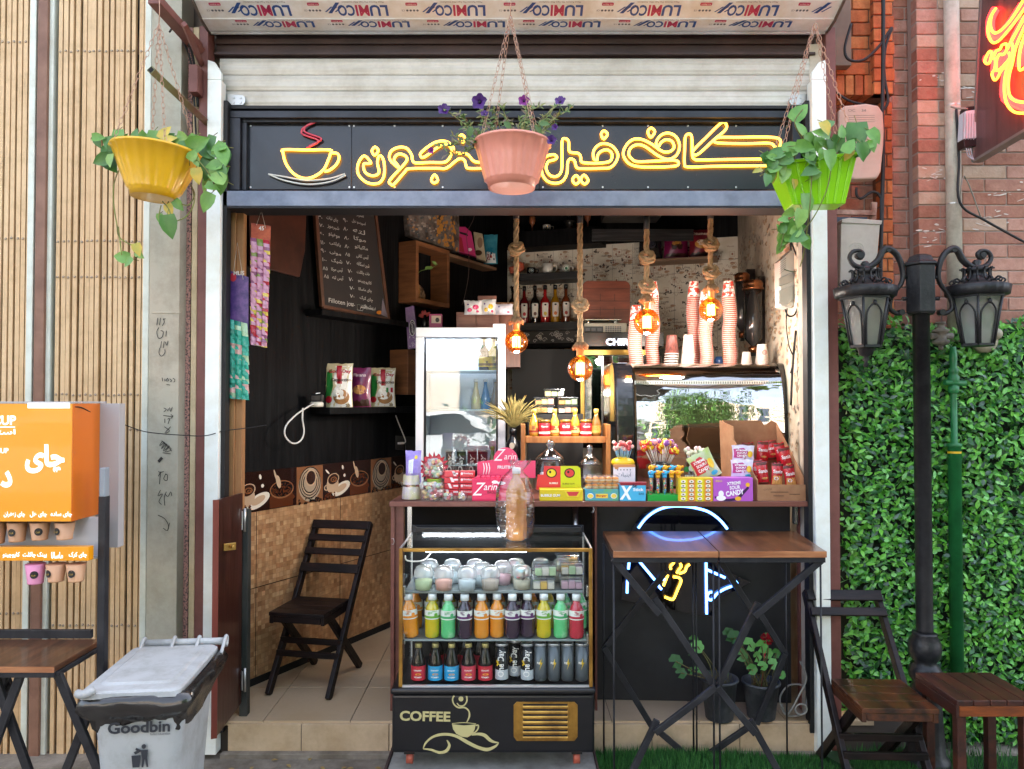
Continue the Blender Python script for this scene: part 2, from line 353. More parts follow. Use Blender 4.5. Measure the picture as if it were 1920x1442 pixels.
mb=MB();mb.box(P(1547.5,0,-.03).x,-.03,0,P(1566,0,-.03).x,.05,3.1);mb.build('brown_post',m_brn2,label='red brown steel post right of the white shutter rail',category='post',bev=.002)
m_wht=M('white_rail',C('F2F5EF'),C('E6EAE2'),sc=4,rough=.4,dirt=.12,dsc=6)
m_blk=M('black_rubber',(.006,.006,.007),rough=.6)
for a,b,l in((391,417,'left'),(1520,1547,'right')):
 t=thing('shutter_rail','white vertical guide rail on the %s side of the shop opening'%l,'rail',(P((a+b)/2,0,-.04).x,-.04,0),'roller shutter guide rails')
 xa,xb=P(a,0,-.05).x,P(b,0,-.05).x;mb=MB();zt=P(a,150,-.05).z
 mb.box(xa,-.055,.02,xb,.0,zt)
 s_=1 if l=='left' else-1;c=xa if l=='left' else xb;d_=xb if l=='left' else xa
 mb.prism([(c,-.055,zt+.0005),(d_,-.055,zt+.0005),(d_,-.055,zt+.03),(c+s_*.03,-.055,zt+.075),(c,-.055,zt+.085)]if s_>0 else[(d_,-.055,zt+.0005),(c,-.055,zt+.0005),(c,-.055,zt+.085),(c-.03,-.055,zt+.075),(d_,-.055,zt+.03)],(0,.02,0))
 mb.build('channel',m_wht,t,bev=.003)
 mb=MB();e=xb if l=='left' else xa-.02;mb.box(e+.001,-.03,.1,e+.018,.02,zt-.08);mb.build('brush_seal',m_blk,t)
m_tape=M('tape',C('EAF0F6'),C('DEDEDE'),sc=6,rough=.28,spec=.6,dirt=.15)
m_slat=M('shutter_slat',C('DAD4C8'),C('C8C2B4'),sc=2.2,st=(.3,1,9),rough=.38,metal=.15,dirt=.3,dsc=3.5,bump=.15,bsc=3)
t=thing('roller_shutter','beige aluminium roller shutter rolled up above the kiosk sign','shutter',(0,.02,2.9))
HX0,HX1=-1.293,1.345
prof=[(.05,66),(-.02,64),(-.03,60),(-.045,57)];pf=[(y,P(960,py,y).z)for y,py in prof]
a1=pf[-1];b1=(-.115,P(960,36,-.115).z);c1=(-.195,P(960,1,-.195).z);
full=pf+[(-.058,P(960,53,-.058).z),b1,(-.118,b1[1]+.004),c1,(-.26,c1[1]+.1),(-.29,c1[1]+.25),(.1,c1[1]+.3),(.1,pf[0][1])]
mb=MB();n=len(full)
def prx(mb,pts,x0,x1):
 mb.add([(x0,y,z)for y,z in pts]+[(x1,y,z)for y,z in pts],[tuple(range(len(pts)))[::-1],tuple(range(len(pts),2*len(pts)))]+[(i,(i+1)%len(pts),(i+1)%len(pts)+len(pts),i+len(pts))for i in range(len(pts))])
prx(mb,full,HX0,HX1);hs=mb.build('housing',[m_tape],t)
mb=MB();prx(mb,[(y*1.02-.004,z-.004)for y,z in full],HX1+.0005,HX1+.01);prx(mb,[(y*1.02-.004,z-.004)for y,z in full],HX0-.01,HX0-.0005)
mb.build('end_cap',M('cap_metal',(.16,.14,.12),rough=.5,metal=.5,dirt=.3),t)
def tprint(ya,za,yb,zb,off,hk):
 d=V((0,yb-ya,zb-za));L=d.length;d.normalize();n_=V((1,0,0)).cross(d);n_=n_ if n_.y<0 or n_.z<0 else-n_
 if n_.z>0 and n_.y>0:n_=-n_
 mbs={k:MB()for k in 'brg'}
 def MT(x,f):
  c=V((x,ya,za))+d*(L*f)+n_*.0015;ux=V((-1,0,0));uy=-d
  return Matrix.Translation(c)@Matrix(((ux.x,uy.x,n_.x,0),(ux.y,uy.y,n_.y,0),(ux.z,uy.z,n_.z,0),(0,0,0,1)))
 x=HX0+off
 while x<HX1-.02:
  k=x+.33<HX1
  for s_,dx,w_,key in(('LU',.30,.075,'b'),('MI',.232,.055,'r'),('CO',.165,.07,'b')):
   if HX0<x+dx-w_/2 and x+dx+w_/2<HX1:mbs[key].text(s_,MT(x+dx,.42),L*.70*hk,w_,.03)
  if x+.14<HX1 and x>HX0:
   for j in range(3):mbs['b'].add([MT(x+.135-j*.02,.5)@V(p)for p in((-.018,-.012,0),(-.010,-.012,0),(.02,.014,0),(.012,.014,0))],[(0,1,2,3)])
   mbs['b'].add([MT(x+.11,.55)@V(p)for p in((-.034,-L*.34,0),(-.018,-L*.34,0),(.022,L*.3,0),(.006,L*.3,0))],[(0,1,2,3)])
   for j in range(4):
    c_=x+.015+j*.014;mbs['g'].add([MT(c_,.42)@V((math.cos(a)*.0052,math.sin(a)*.0052,0))for a in[i*math.tau/8 for i in range(8)]],[tuple(range(8))])
   mbs['g'].text('CE',MT(x-.002,.42),.008)
   mbs['r'].add([MT(x+.035,.8)@V((sx*.024,sy*.007,0))for sx,sy in((-1,-.6),(-.9,-1),(.9,-1),(1,-.6),(1,.6),(.9,1),(-.9,1),(-1,.6))],[tuple(range(8))])
  if k and x>HX0:mbs['g'].text('Please Remove The Tape After Installation',MT(x+.24,.93),None,.17)
  if x+.06<HX1 and x>HX0:
   mm=MT(x+.035,.8);mm=Matrix.Translation(n_*.0008)@mm;mw.text('For Export',mm,.0075,.038,.01)
  x+=.402
 return mbs
mw=MB();g1=tprint(-.062,P(960,51.5,-.062).z,b1[0],b1[1],-.28,1.05);g2=tprint(-.120,b1[1]+.006,c1[0],c1[1],-.36,.95)
mb=MB()
for i,k in enumerate('brg'):
 mb.m=i
 for g in(g1,g2):mb.add(g[k].v,g[k].f)
mb.m=3;mb.add(mw.v,mw.f)
mb.build('tape_print',[pm('1E4E98'),pm('B82E60'),pm('5A6070'),pm('F0E8E8')],t)
mb=MB();zz=lambda y,Y:P(960,y,Y).z
mb.box(P(405,0,.03).x,.035,zz(107,.03),P(1525,0,.03).x,.06,zz(60,.03));mb.box(P(405,0,.03).x,.02,zz(84,.03),P(1525,0,.03).x,.034,zz(74,.03));mb.box(P(405,0,.03).x,.01,zz(106,.03),P(1525,0,.03).x,.0345,zz(101,.03))
mb.build('lintel',M('lintel_brown',C('4B3530'),C('3A2A28'),sc=4,rough=.5,dirt=.3),t,bev=.002)
mb=MB()
for a,b in((108,138.5),(139.5,168.5),(169.5,199)):
 za,zb=zz(b,.02),zz(a,.02);pts=[]
 for i in range(13):
  f=i/12;pts.append((.03-.005*math.sin(math.pi*f)**.5-(.0015 if i in(3,4,8,9)else 0),za+(zb-za)*f))
 pts+=[(.045,zb),(.045,za)];prx(mb,pts,P(412,0,.02).x,P(1521,0,.02).x)
sl=mb.build('slats',m_slat,t)
mb=MB();mb.box(P(420,0,.02).x,.008,zz(206,.02),P(1521,0,.02).x,.05,zz(199.5,.02));mb.build('rubber_seal',m_blk,t,bev=.002)
for a in(438,1502):
 mb=MB();pl=FP(.012);s_=1 if a<900 else-1
 mb.poly(pl,[(a-16*s_,176),(a+18*s_,179),(a+22*s_,184),(a+22*s_,192),(a+18*s_,197),(a-16*s_,197)],-.001,.004)
 for dx,dy in((0,183),(13,183),(0,192),(13,192)):mb.disc(pl,a+s_*dx,dy,2.2,2.2,.004,.007,8)
 mb.build('side_lock',M('galv',(.5,.5,.48),rough=.35,metal=.8),t,bev=.0006)
mb=MB();mb.box(-12,.3,2.98,12,1.2,8.5);mb.box(-2.9,.07,2.98,1.5,.299,4.2);mb.box(-12,.35,0,-3,1.2,2.979);mb.box(3.5,.35,0,12,1.2,2.979);mb.build('upper_wall',M('upper_wall',C('8A7B6C'),C('6D6055'),sc=3,rough=.9),label='plain unseen wall above the roller shutter housing, made tall to shade the pavement',category='wall')  # unseen upper part, raised so its shade falls over the pavement
mb=MB();mb.beam(P(296,10,-.3),P(384,100,-.02),.026,.02);mb.beam(P(345,45,-.3),P(380,125,-.02),.02,.02);mb.box(P(374,0,0).x,-.042,P(0,190,0).z,P(390,0,0).x,-.1,P(0,140,0).z)
mb.box(P(282,0,-.4).x,-.42,P(0,12,-.4).z,P(306,0,-.4).x,-.02,P(0,-4,-.4).z)
mb.build('housing_bracket',m_brn2,label='brown steel brace carrying the left end of the shutter housing',category='bracket',bev=.002)
mb=MB();mb.tube(cat([P(318,60,-.2),P(330,48,-.15),P(345,80,-.1),P(360,130,-.05),P(368,260,-.045),P(372,300,-.045)],5),.004);mb.tube(cat([P(322,20,-.2),P(350,70,-.12),P(364,120,-.05),P(371,200,-.045)],5),.005)
mb.build('cable',m_blk,label='black cables running down behind the left bracket',category='cable')
t=thing('bracket','green and brown square tube bracket poking out above the yellow pot','bracket',P(388,230,-.03))
mb=MB();a=P(283,131,-.42);b=P(388,230,-.03);mb.beam(a,b,.026,.026)
mb.build('arm',M('mossy_metal',C('6B7A4A'),C('6A4030'),sc=4,rough=.6),t,bev=.002)
mb=MB();mb.beam(a-(b-a).normalized()*.0006,a-(b-a).normalized()*.0002,.018,.018);mb.build('dark_end_plate',m_dark,t)  # near-black plate on the solid bar, painted as shade inside the tube
t=thing('neon_sign','long dark sign board with yellow neon Persian lettering and neon cup','sign',(0,.03,2.33))
SP=FP(.045);m_frm=M('sign_frame',C('33353B'),C('27292E'),sc=6,rough=.35,metal=.4,dirt=.2)
mb=MB();Y0=.05
xL,xR=P(428,0,0).x,P(1521,0,0).x
mb.box(xL,.0,zz(356,0),P(452,0,0).x,.11,zz(221,0));mb.box(xL,.0,zz(220.5,0),xR,.11,zz(207.5,0));mb.box(P(1484,0,0).x,.0,zz(356,0),P(1500,0,0).x,.11,zz(221,0))
mb.box(P(452.5,0,0).x,.02,zz(229,.02),P(1483.5,0,0).x,.1,zz(221,.02));mb.box(P(452.5,0,0).x,.02,zz(356,.02),P(461,0,0).x,.1,zz(229.3,.02))
mb.build('frame',m_frm,t,bev=.002)
m_pan=M('sign_panel',C('1B1D24'),rough=.14,spec=.5,dirt=.3,dsc=4)
mb=MB();mb.rect(SP,461.5,229.5,660.3,357,-.03,0);mb.rect(SP,661,229.5,1011,357,-.03,0);mb.rect(SP,1011.6,229.5,1483,357,-.03,0);mb.build('panel',m_pan,t,bev=.0008,seg=1)
mb=MB()
for x in(470,655,664,740,830,925,1018,1130,1215,1290,1380,1476):
 for y in(236,351):mb.disc(SP,x,y,1.8,1.8,.0,.002,8)
mb.build('screws',M('galv'),t)
mb=MB();mb.box(P(426,0,0).x,-.03,zz(386.5,-.03),P(1483,0,0).x,.1,zz(357.5,-.03));mb.build('lower_beam',M('beam_grey',C('8890A0'),C('6E7686'),sc=9,rough=.35,metal=.2,dirt=.15),t,bev=.003)
mb=MB();mb.box(P(426,0,0).x,-.028,zz(390,-.03),P(1483,0,0).x,.1,zz(387,-.03))
for x in range(1000,1470,50):mb.lathe(P(x,394,.02),[(.002,0),(.002,.008)],6)
mb.build('drip_edge',m_blk,t)
Z2=lambda L:[(400+a/3.2,b/3.2)for a,b in L];Z3=lambda L:[(960+a/3.2,b/3.2)for a,b in L]
m_neon=M('neon_yellow',(1,.6,.05),emit=1.7,ec=(1,.40,.03));NP=FP(.03)
nt_=[]
for L in([(945,975),(905,935),(870,980),(868,1040),(905,1085),(950,1103),(1000,1095),(1025,1050),(1025,980),(1010,940),(992,938),(985,980),(995,1030),(975,1052),(940,1052),(908,1030),(902,985),(930,982)],[(970,882),(952,905),(968,932),(990,905)],[(1115,1010),(1060,960),(1065,910),(1110,885),(1160,890),(1190,930),(1195,960),(1215,978),(1300,975),(1380,975),(1408,960),(1425,930),(1425,885),(1390,868),(1345,885),(1270,940),(1245,940),(1250,912),(1330,855),(1400,850),(1440,885),(1455,915),(1500,920),(1530,930),(1560,965),(1600,975),(1680,975),(1760,940),(1780,990),(1720,1010),(1620,1010),(1530,1010),(1515,990),(1505,960),(1470,955),(1400,1008),(1340,1010),(1180,1012),(1150,1030),(1085,1105),(1065,1105),(1060,1080),(1150,980),(1160,945),(1130,925),(1100,930),(1085,960),(1105,990)],[(1328,1048),(1308,1080),(1325,1098),(1347,1082)],[(1490,808),(1475,830),(1495,855),(1510,830)],[(420,898),(560,900),(700,900),(702,925),(690,960),(660,1020),(600,1062),(540,1070),(480,1040),(435,980),(418,915)]):nt_.append((Z2(L),True))
nt_.append((Z2([(705,918),(740,920),(755,945),(740,985),(700,1020),(668,1030)]),False))
for L in([(300,850),(320,832),(340,850),(342,900),(355,915),(395,920),(412,940),(418,972),(470,980),(540,978),(590,965),(600,925),(575,900),(540,905),(515,930),(510,962),(490,950),(490,905),(520,870),(560,862),(605,880),(635,925),(625,970),(590,1005),(540,1010),(430,1012),(388,1005),(375,965),(350,953),(335,975),(330,1040),(305,1085),(260,1100),(210,1085),(180,1040),(180,985),(205,940),(250,928),(270,945),(250,960),(218,970),(205,1010),(225,1050),(260,1060),(290,1040),(300,990)],[(552,785),(535,805),(550,835),(573,805)],[(385,1052),(363,1080),(383,1105),(405,1082)],[(432,1050),(413,1080),(435,1105),(457,1082)],[(865,862),(875,832),(905,805),(945,800),(985,822),(1005,870),(995,920),(965,948),(925,955),(870,930),(800,880),(755,868),(715,885),(700,925),(720,955),(750,970),(840,968),(960,962),(996,970),(993,992),(940,1000),(850,1003),(760,1000),(700,980),(668,930),(680,880),(720,840),(770,835),(830,860),(900,908),(945,910),(972,885),(960,848),(925,838),(895,855),(880,880)],[(835,768),(815,790),(832,825),(857,790)],[(1035,980),(1036,900),(1040,822),(1060,805),(1078,822),(1082,930),(1095,955),(1130,960),(1300,957),(1510,955),(1600,957),(1610,975),(1590,992),(1400,995),(1200,998),(1055,1002)],[(1087,905),(1170,820),(1255,738),(1285,745),(1280,780),(1210,840),(1130,915),(1095,930)],[(1590,828),(1500,822),(1360,824),(1240,825),(1215,842),(1235,858),(1400,862),(1545,860),(1575,880),(1600,890),(1612,850)]):nt_.append((Z3(L),True))
mb=MB()
for L,cl in nt_:mb.line(NP,L,.0052,0,7,cl,4)
mb.build('neon_tube',m_neon,t)
mb=MB()
for dx in(-.006,.006):
 q=cat([NP.hit(x,y)+V((0,0,dx*.7))+V((dx,0,0))for x,y in Z2([(635,722),(560,755),(538,780),(548,802),(630,832),(632,850),(565,883)])],4);mb.tube(q,.0045,7)
mb.build('red_tube',M('red_tube',C('C93448'),rough=.25,coat=.5),t)
mb=MB()
for L in([(330,1045),(420,1082),(560,1107),(700,1092),(795,1052)],[(330,1045),(430,1062),(560,1084),(700,1072),(790,1044)]):mb.line(NP,Z2(L),.0045,0,7,False,4)
mb.build('unlit_tube',M('unlit_tube',(.62,.6,.52),rough=.2,metal=.3),t)
def ws(mb,pl,s0,s1,z0,z1,t0,t1):
 ""
 c=[pl.o+pl.u*s+pl.n*t1 for s in(s0,s1)]
 mb.prism([V((c[0].x,c[0].y,z0)),V((c[1].x,c[1].y,z0)),V((c[1].x,c[1].y,z1)),V((c[0].x,c[0].y,z1))],-pl.n*(t1-t0))
def cells(name,cols,size,rz,rough=.45,mort=None,ratio=1):
 m=bpy.data.materials.new(name);m.use_nodes=True;n=m.node_tree.nodes;L=m.node_tree.links;b=n['Principled BSDF'];b.inputs['Roughness'].default_value=rough
 g=n.new('ShaderNodeNewGeometry');mp=n.new('ShaderNodeMapping');mp.inputs['Rotation'].default_value=(0,0,rz);L.new(g.outputs['Position'],mp.inputs[0])
 sc=n.new('ShaderNodeVectorMath');sc.operation='MULTIPLY';sc.inputs[1].default_value=(1/size,0,1/size/ratio);L.new(mp.outputs[0],sc.inputs[0])
 fl=n.new('ShaderNodeVectorMath');fl.operation='FLOOR';L.new(sc.outputs[0],fl.inputs[0]);wn=n.new('ShaderNodeTexWhiteNoise');L.new(fl.outputs[0],wn.inputs[0])
 rp=n.new('ShaderNodeValToRGB');e=rp.color_ramp.elements;e[0].color=(*cols[0],1);e[1].color=(*cols[-1],1)
 for i,c in enumerate(cols[1:-1]):q=e.new((i+1)/(len(cols)-1));q.color=(*c,1)
 L.new(wn.outputs[0],rp.inputs[0])
 nz=n.new('ShaderNodeTexNoise');nz.inputs['Scale'].default_value=35;nz.inputs['Detail'].default_value=6;L.new(g.outputs['Position'],nz.inputs[0])
 mx=n.new('ShaderNodeMix');mx.data_type='RGBA';mx.blend_type='OVERLAY';mx.inputs[0].default_value=.55;L.new(rp.outputs[0],mx.inputs[6]);L.new(nz.outputs[0],mx.inputs[7])
 fr=n.new('ShaderNodeVectorMath');fr.operation='FRACTION';L.new(sc.outputs[0],fr.inputs[0]);sp=n.new('ShaderNodeSeparateXYZ');L.new(fr.outputs[0],sp.inputs[0])
 mn=n.new('ShaderNodeMath');mn.operation='MINIMUM';L.new(sp.outputs[0],mn.inputs[0]);L.new(sp.outputs[2],mn.inputs[1]);gt=n.new('ShaderNodeMath');gt.operation='GREATER_THAN';gt.inputs[1].default_value=.05;L.new(mn.outputs[0],gt.inputs[0])
 m2=n.new('ShaderNodeMix');m2.data_type='RGBA';L.new(gt.outputs[0],m2.inputs[0]);m2.inputs[6].default_value=(*(mort or cols[0]),1);L.new(mx.outputs[2],m2.inputs[7]);L.new(m2.outputs[2],b.inputs['Base Color'])
 bn=n.new('ShaderNodeBump');bn.inputs['Strength'].default_value=.3;bn.inputs['Distance'].default_value=.003;L.new(wn.outputs[0],bn.inputs['Height']);L.new(bn.outputs[0],b.inputs['Normal']);return m
m_mos=cells('mosaic',[C('946844'),C('B88C62'),C('A87A52'),C('C8A074'),C('A0704A')],.023,-math.atan2(1,.55),.4)
m_blackwood=M('black_wood',(.0025,.0025,.003),(.009,.009,.0095),sc=9,st=(3,3,.25),rough=.6,bump=.35,bsc=14,spec=.1)
t=thing('left_wall','left kiosk wall of black planks over a coffee picture band and small tan mosaic','wall',(-1.243,.372,.14))
mb=MB();ws(mb,LW,-.33,2.54,1.1585,3.05,-.05,.004);mb.build('black_panelling',m_blackwood,t)
mb=MB();ws(mb,LW,-.33,2.54,.1,.9645,-.05,0)
mb.build('mosaic_tiles',m_mos,t)
mb=MB();mb.m=0
for s in(.03,.62,1.23):ws(mb,LW,s,s+.0025,.14,.964,0.0002,.0012)
for z in(.60,):ws(mb,LW,-.3,2.5,z,z+.003,.0002,.001)
ws(mb,LW,-.3,2.5,.14,.175,.0004,.004)
mb.build('joints',m_dark,t)
bc=[C(h)for h in('2A1510','5A2E1A','8A5A3A','E8DCC8','C8A888','3A2016','B09A80','151010')];bm=[M('band%d'%i,c,rough=.2,coat=.3)for i,c in enumerate(bc)]
mb=MB();ws(mb,LW,-.33,2.54,.9655,1.1575,-.05,.003);band=mb.build('picture_band',bm[0],t)
def wd(mb,s,z,rs,rz,off,n=20,rot=0,hole=0):
 ps=[]
 for k in range(n):
  a=k*math.tau/n;x,y=rs*math.cos(a),rz*math.sin(a);x,y=x*math.cos(rot)-y*math.sin(rot),x*math.sin(rot)+y*math.cos(rot)
  ps.append(LW.o+LW.u*(s+x)+V((0,0,z+y))+LW.n*off)
 if hole:
  q=[ps[0]*0+(p-(LW.o+LW.u*s+V((0,0,z))+LW.n*off))*hole+(LW.o+LW.u*s+V((0,0,z))+LW.n*off)for p in ps]
  mb.add(ps+q,[(i,(i+1)%n,n+(i+1)%n,n+i)for i in range(n)])
 else:mb.add(ps,[tuple(range(n))])
s=-.10;k=0;zc=1.06;mb=MB()
while s<1.45:
 if k==0:
  mb.m=3;wd(mb,s+.14,zc-.045,.075,.032,.0034,rot=.35);mb.m=4;wd(mb,s+.14,zc-.042,.045,.018,.0037,rot=.35)
  mb.m=4;wd(mb,s+.07,zc-.02,.048,.045,.0041);wd(mb,s+.022,zc-.03,.018,.016,.0043,hole=.6);mb.m=5;wd(mb,s+.074,zc+.012,.046,.03,.0045,rot=.2);mb.m=4;wd(mb,s+.074,zc+.012,.047,.031,.0048,rot=.2,hole=.86);mb.m=2;wd(mb,s+.078,zc+.01,.025,.015,.0049,hole=.7);wd(mb,s+.082,zc+.008,.012,.007,.005,hole=.5)
  mb.m=3;wd(mb,s+.03,zc+.055,.02,.005,.0036,rot=-.7);wd(mb,s+.15,zc+.07,.008,.014,.0036,6,.3);wd(mb,s+.165,zc+.025,.01,.01,.0037,5)
  mb.m=1
  for _ in range(40):wd(mb,s+R.uniform(.0,.09),zc-R.uniform(.06,.092),.006,.004,.0052+R.uniform(0,.0006),7,R.uniform(0,3))
 elif k==1:
  mb.m=1;wd(mb,s+.10,zc-.05,.085,.045,.0035,6);ws(mb,LW,s+.015,s+.17,zc-.092,zc-.03,.003,.0036);mb.m=2;wd(mb,s+.095,zc-.005,.08,.045,.0039);mb.m=7;wd(mb,s+.095,zc-.003,.072,.038,.0042)
  mb.m=1
  for _ in range(70):
   a,q=R.uniform(0,6.3),R.random()**.5;wd(mb,s+.095+.068*q*math.cos(a),zc-.003+.035*q*math.sin(a),.006,.004,.0044+R.uniform(0,.0006),7,R.uniform(0,3))
  mb.m=4;wd(mb,s+.07,zc+.035,.014,.034,.0054,rot=.3);wd(mb,s+.05,zc+.07,.006,.03,.0053,rot=.35)
 else:
  mb.m=2;ws(mb,LW,s,s+.19,zc-.095,zc+.096,.003,.0034);mb.m=6;wd(mb,s+.095,zc,.082,.088,.0037)
  for i,(r_,c_)in enumerate(((.95,5),(.86,6),(.78,5),(.70,4),(.62,7))):mb.m=c_;wd(mb,s+.095,zc+.01,.082*r_,.088*r_,.0039+i*.0002,hole=.93 if i<4 else .9)
  mb.m=4;wd(mb,s+.10,zc+.035,.042,.045,.0051);mb.m=5;wd(mb,s+.10,zc+.035,.033,.036,.0053);mb.m=7
  for _ in range(36):wd(mb,s+R.uniform(.0,.19),zc-R.uniform(.07,.094),.006,.004,.0054+R.uniform(0,.0006),7,R.uniform(0,3))
 s+=.195;k=(k+1)%3
mb.build('coffee_pictures',bm,band)
m_print=M('print_wall',C('E4DCCC'),C('D4CAB6'),sc=7,rough=.5,dirt=.1,dsc=5)
m_pbr=[pm('9A7C5E'),pm('4E4036'),pm('B89878'),pm('9A6A54')]
def printwall(mb,pl,s0,s1,z0,z1,nn):
 def PT(s,z,o=.0015):return pl.o+pl.u*s+pl.n*o+V((0,0,z))
 def ell(s,z,a,b,rot=0,n=10,o=.0015,x=1):
  mb.add([PT(s+x*(a*math.cos(q)*math.cos(rot)-b*math.sin(q)*math.sin(rot)),z+a*math.cos(q)*math.sin(rot)+b*math.sin(q)*math.cos(rot),o)for q in[k*math.tau/n for k in range(n)]],[tuple(range(n))])
 for i in range(nn):
  s=R.uniform(s0+.03,s1-.03);z=R.uniform(z0+.03,z1-.03);k=i%6;o=.001+.0004*(i%5)
  if k in(0,1):
   mb.m=k;mt=Matrix.Translation(PT(s,z,o))@Matrix(((pl.u.x,0,pl.n.x,0),(pl.u.y,0,pl.n.y,0),(0,1,0,0),(0,0,0,1)))@Matrix.Rotation(R.uniform(-.1,.25),4,'Z')
   mb.text(R.choice(('Coffee','Coffee Time','Love','House')),mt,None,R.uniform(.03,.06),0)
  elif k==2:
   mb.m=2;ell(s,z,.015,.01,0,12,o);ell(s+.016,z+.002,.006,.006,0,8,o+.0002);mb.m=3;ell(s,z+.006,.014,.0035,0,12,o+.0003)
  elif k==3:
   mb.m=1
   for _ in range(3):ell(s+R.uniform(-.014,.014),z+R.uniform(-.01,.01),.008,.005,R.uniform(0,3),8,o+R.uniform(0,.0003))
  elif k==4:
   mb.m=R.choice((0,2));q=[PT(s-.015+.01*j+.0,z+.014*math.sin(j*1.9),o)for j in range(6)];mb.tube(cat(q,3),.0011,4)
  else:
   mb.m=2;w_=R.uniform(.012,.02);h_=.02
   for a,b,c,d in((-w_,-h_,w_,-h_+.002),(-w_,h_-.002,w_,h_),(-w_,-h_,-w_+.002,h_),(w_-.002,-h_,w_,h_)):mb.add([PT(s+a,z+b,o),PT(s+c,z+b,o),PT(s+c,z+d,o),PT(s+a,z+d,o)],[(0,1,2,3)])
   mb.m=3;ell(s,z,.007,.009,0,8,o)
t=thing('back_wall','back wall covered in cream tiles printed with brown coffee drawings','wall',(-.041,2.56,.14))
mb=MB();ws(mb,BW,-.06,2.1,.1,2.66,-.06,0);mb.build('printed_tiles',m_print,t)
mb=MB();printwall(mb,BW,.0,1.75,1.55,2.65,1500)
mb.m=1
for k in range(12):ws(mb,BW,.07+k*.15,.0715+k*.15,1.5,2.65,.0003,.0009)
for k in range(5):ws(mb,BW,0,1.75,1.62+k*.22,1.6215+k*.22,.0003,.0009)
mb.build('coffee_drawings',m_pbr,t)
mb=MB();ws(mb,BW,-.06,2.1,2.6605,3.05,-.06,.004);mb.build('black_panelling',m_blackwood,t)
t=thing('right_wall','right kiosk wall in worn tiles printed with coffee drawings','wall',(1.45,1,.14));mb=MB()
ws(mb,RW,-2.07,.35,.1,3.05,-.06,0);mb.build('printed_tiles',M('print_wall2',C('D8CCBA'),C('C4B49C'),sc=7,rough=.55,dirt=.3,dsc=5),t)
mb=MB();printwall(mb,RW,-1.95,0,.7,2.65,1300);mb.build('coffee_drawings',m_pbr,t)
mb=MB();mb.prism([V((-1.9,.11,3.05)),V((1.33,.11,3.05)),V((1.78,2.9,3.05)),V((-1.9,2.9,3.05))],V((0,0,-.09)));mb.build('ceiling',m_blackwood,label='black ceiling inside the kiosk',category='ceiling')
mb=MB();mb.box(P(1499,0,.06).x,.03,.14,P(1517,0,.06).x,.1,2.33);mb.build('door_jamb',M('dirty_white',C('B7AC9A'),C('5A4A3C'),sc=7,st=(1,1,.5),rough=.7,lo=.5,hi=.7),label='flaking whitish jamb at the right side of the opening',category='jamb',bev=.002)
mb=MB();mb.box(P(429,0,.06).x,.04,1.0,P(436,0,.06).x,.1,2.33);mb.m=1;mb.box(P(436.3,0,.06).x,.05,1.0,P(447,0,.06).x,.1,2.33);mb.box(P(447.3,0,.06).x,.06,1.0,P(460,0,.06).x,.1,2.33)
mb.build('timber_post',[m_blk,M('raw_timber',C('B98A5A'),C('9A6A42'),sc=4,st=(6,6,.4),rough=.6,bump=.2,dirt=.3)],label='raw tan timber post at the left edge of the opening',category='post',bev=.002)
mb=MB();mb.poly(LW,[(462,330),(575,330),(570,470),(560,520),(500,505),(468,500)],.012,.03);mb.build('leather_board',M('brown_leather',C('5A3428'),C('3A221C'),sc=5,rough=.3,bump=.3,bsc=6),label='glossy brown leather board fixed high on the left wall',category='panel',bev=.004)
m_drw=M('door_wood',C('4A251C'),C('32180F'),sc=5,st=(5,5,.4),rough=.28,coat=.3,bump=.1)
t=thing('low_door','open dark brown half door with brass latch at the left of the step','door',P(410,1378,0));mb=MB()
a=P(412,700,-.2);b=P(457,700,.03)
mb.prism([V((a.x,a.y,.16)),V((b.x,b.y,.20)),V((b.x,b.y,1.1)),V((a.x,a.y,1.1))],V((-.016,-.006,0)));mb.build('leaf',m_drw,t,bev=.002)
mb=MB();mb.m=0;mb.prism([V((a.x+.003,a.y-.004,.158)),V((a.x-.018,a.y-.012,.158)),V((a.x-.018,a.y-.012,1.102)),V((a.x+.003,a.y-.004,1.102))],V((.001,-.004,0)));mb.build('edge_strip',M('edge_red',C('7A3A30'),rough=.35),t)
mb=MB();c_=P(425,1025,-.14);mb.cbox(c_+V((.012,0,0)),.012,.05,.03,rz=-.9);mb.tube([c_+V((.02,-.01,0)),c_+V((.035,-.02,.004))],.006,8);mb.build('latch',M('brass',C('B08A4A'),rough=.3,metal=.9),t,bev=.002)
mb=MB()
for y in(975,1275):c_=P(459,y,.03);mb.lathe(c_-V((0,0,.05)),[(.006,0),(.006,.1)],8);mb.cbox(c_+V((-.012,-.006,0)),.02,.004,.08,rz=-.9)
mb.build('hinge',M('galv'),t)
mb=MB();mb.box(P(460,0,.05).x,.04,.14,P(474,0,.05).x,.08,P(0,955,.05).z);mb.build('door_frame_post',M('dark_green_wood',(.016,.022,.018),(.05,.05,.045),sc=10,st=(2,2,.4),rough=.6),label='dark scuffed post carrying the low door hinges',category='post',bev=.002)
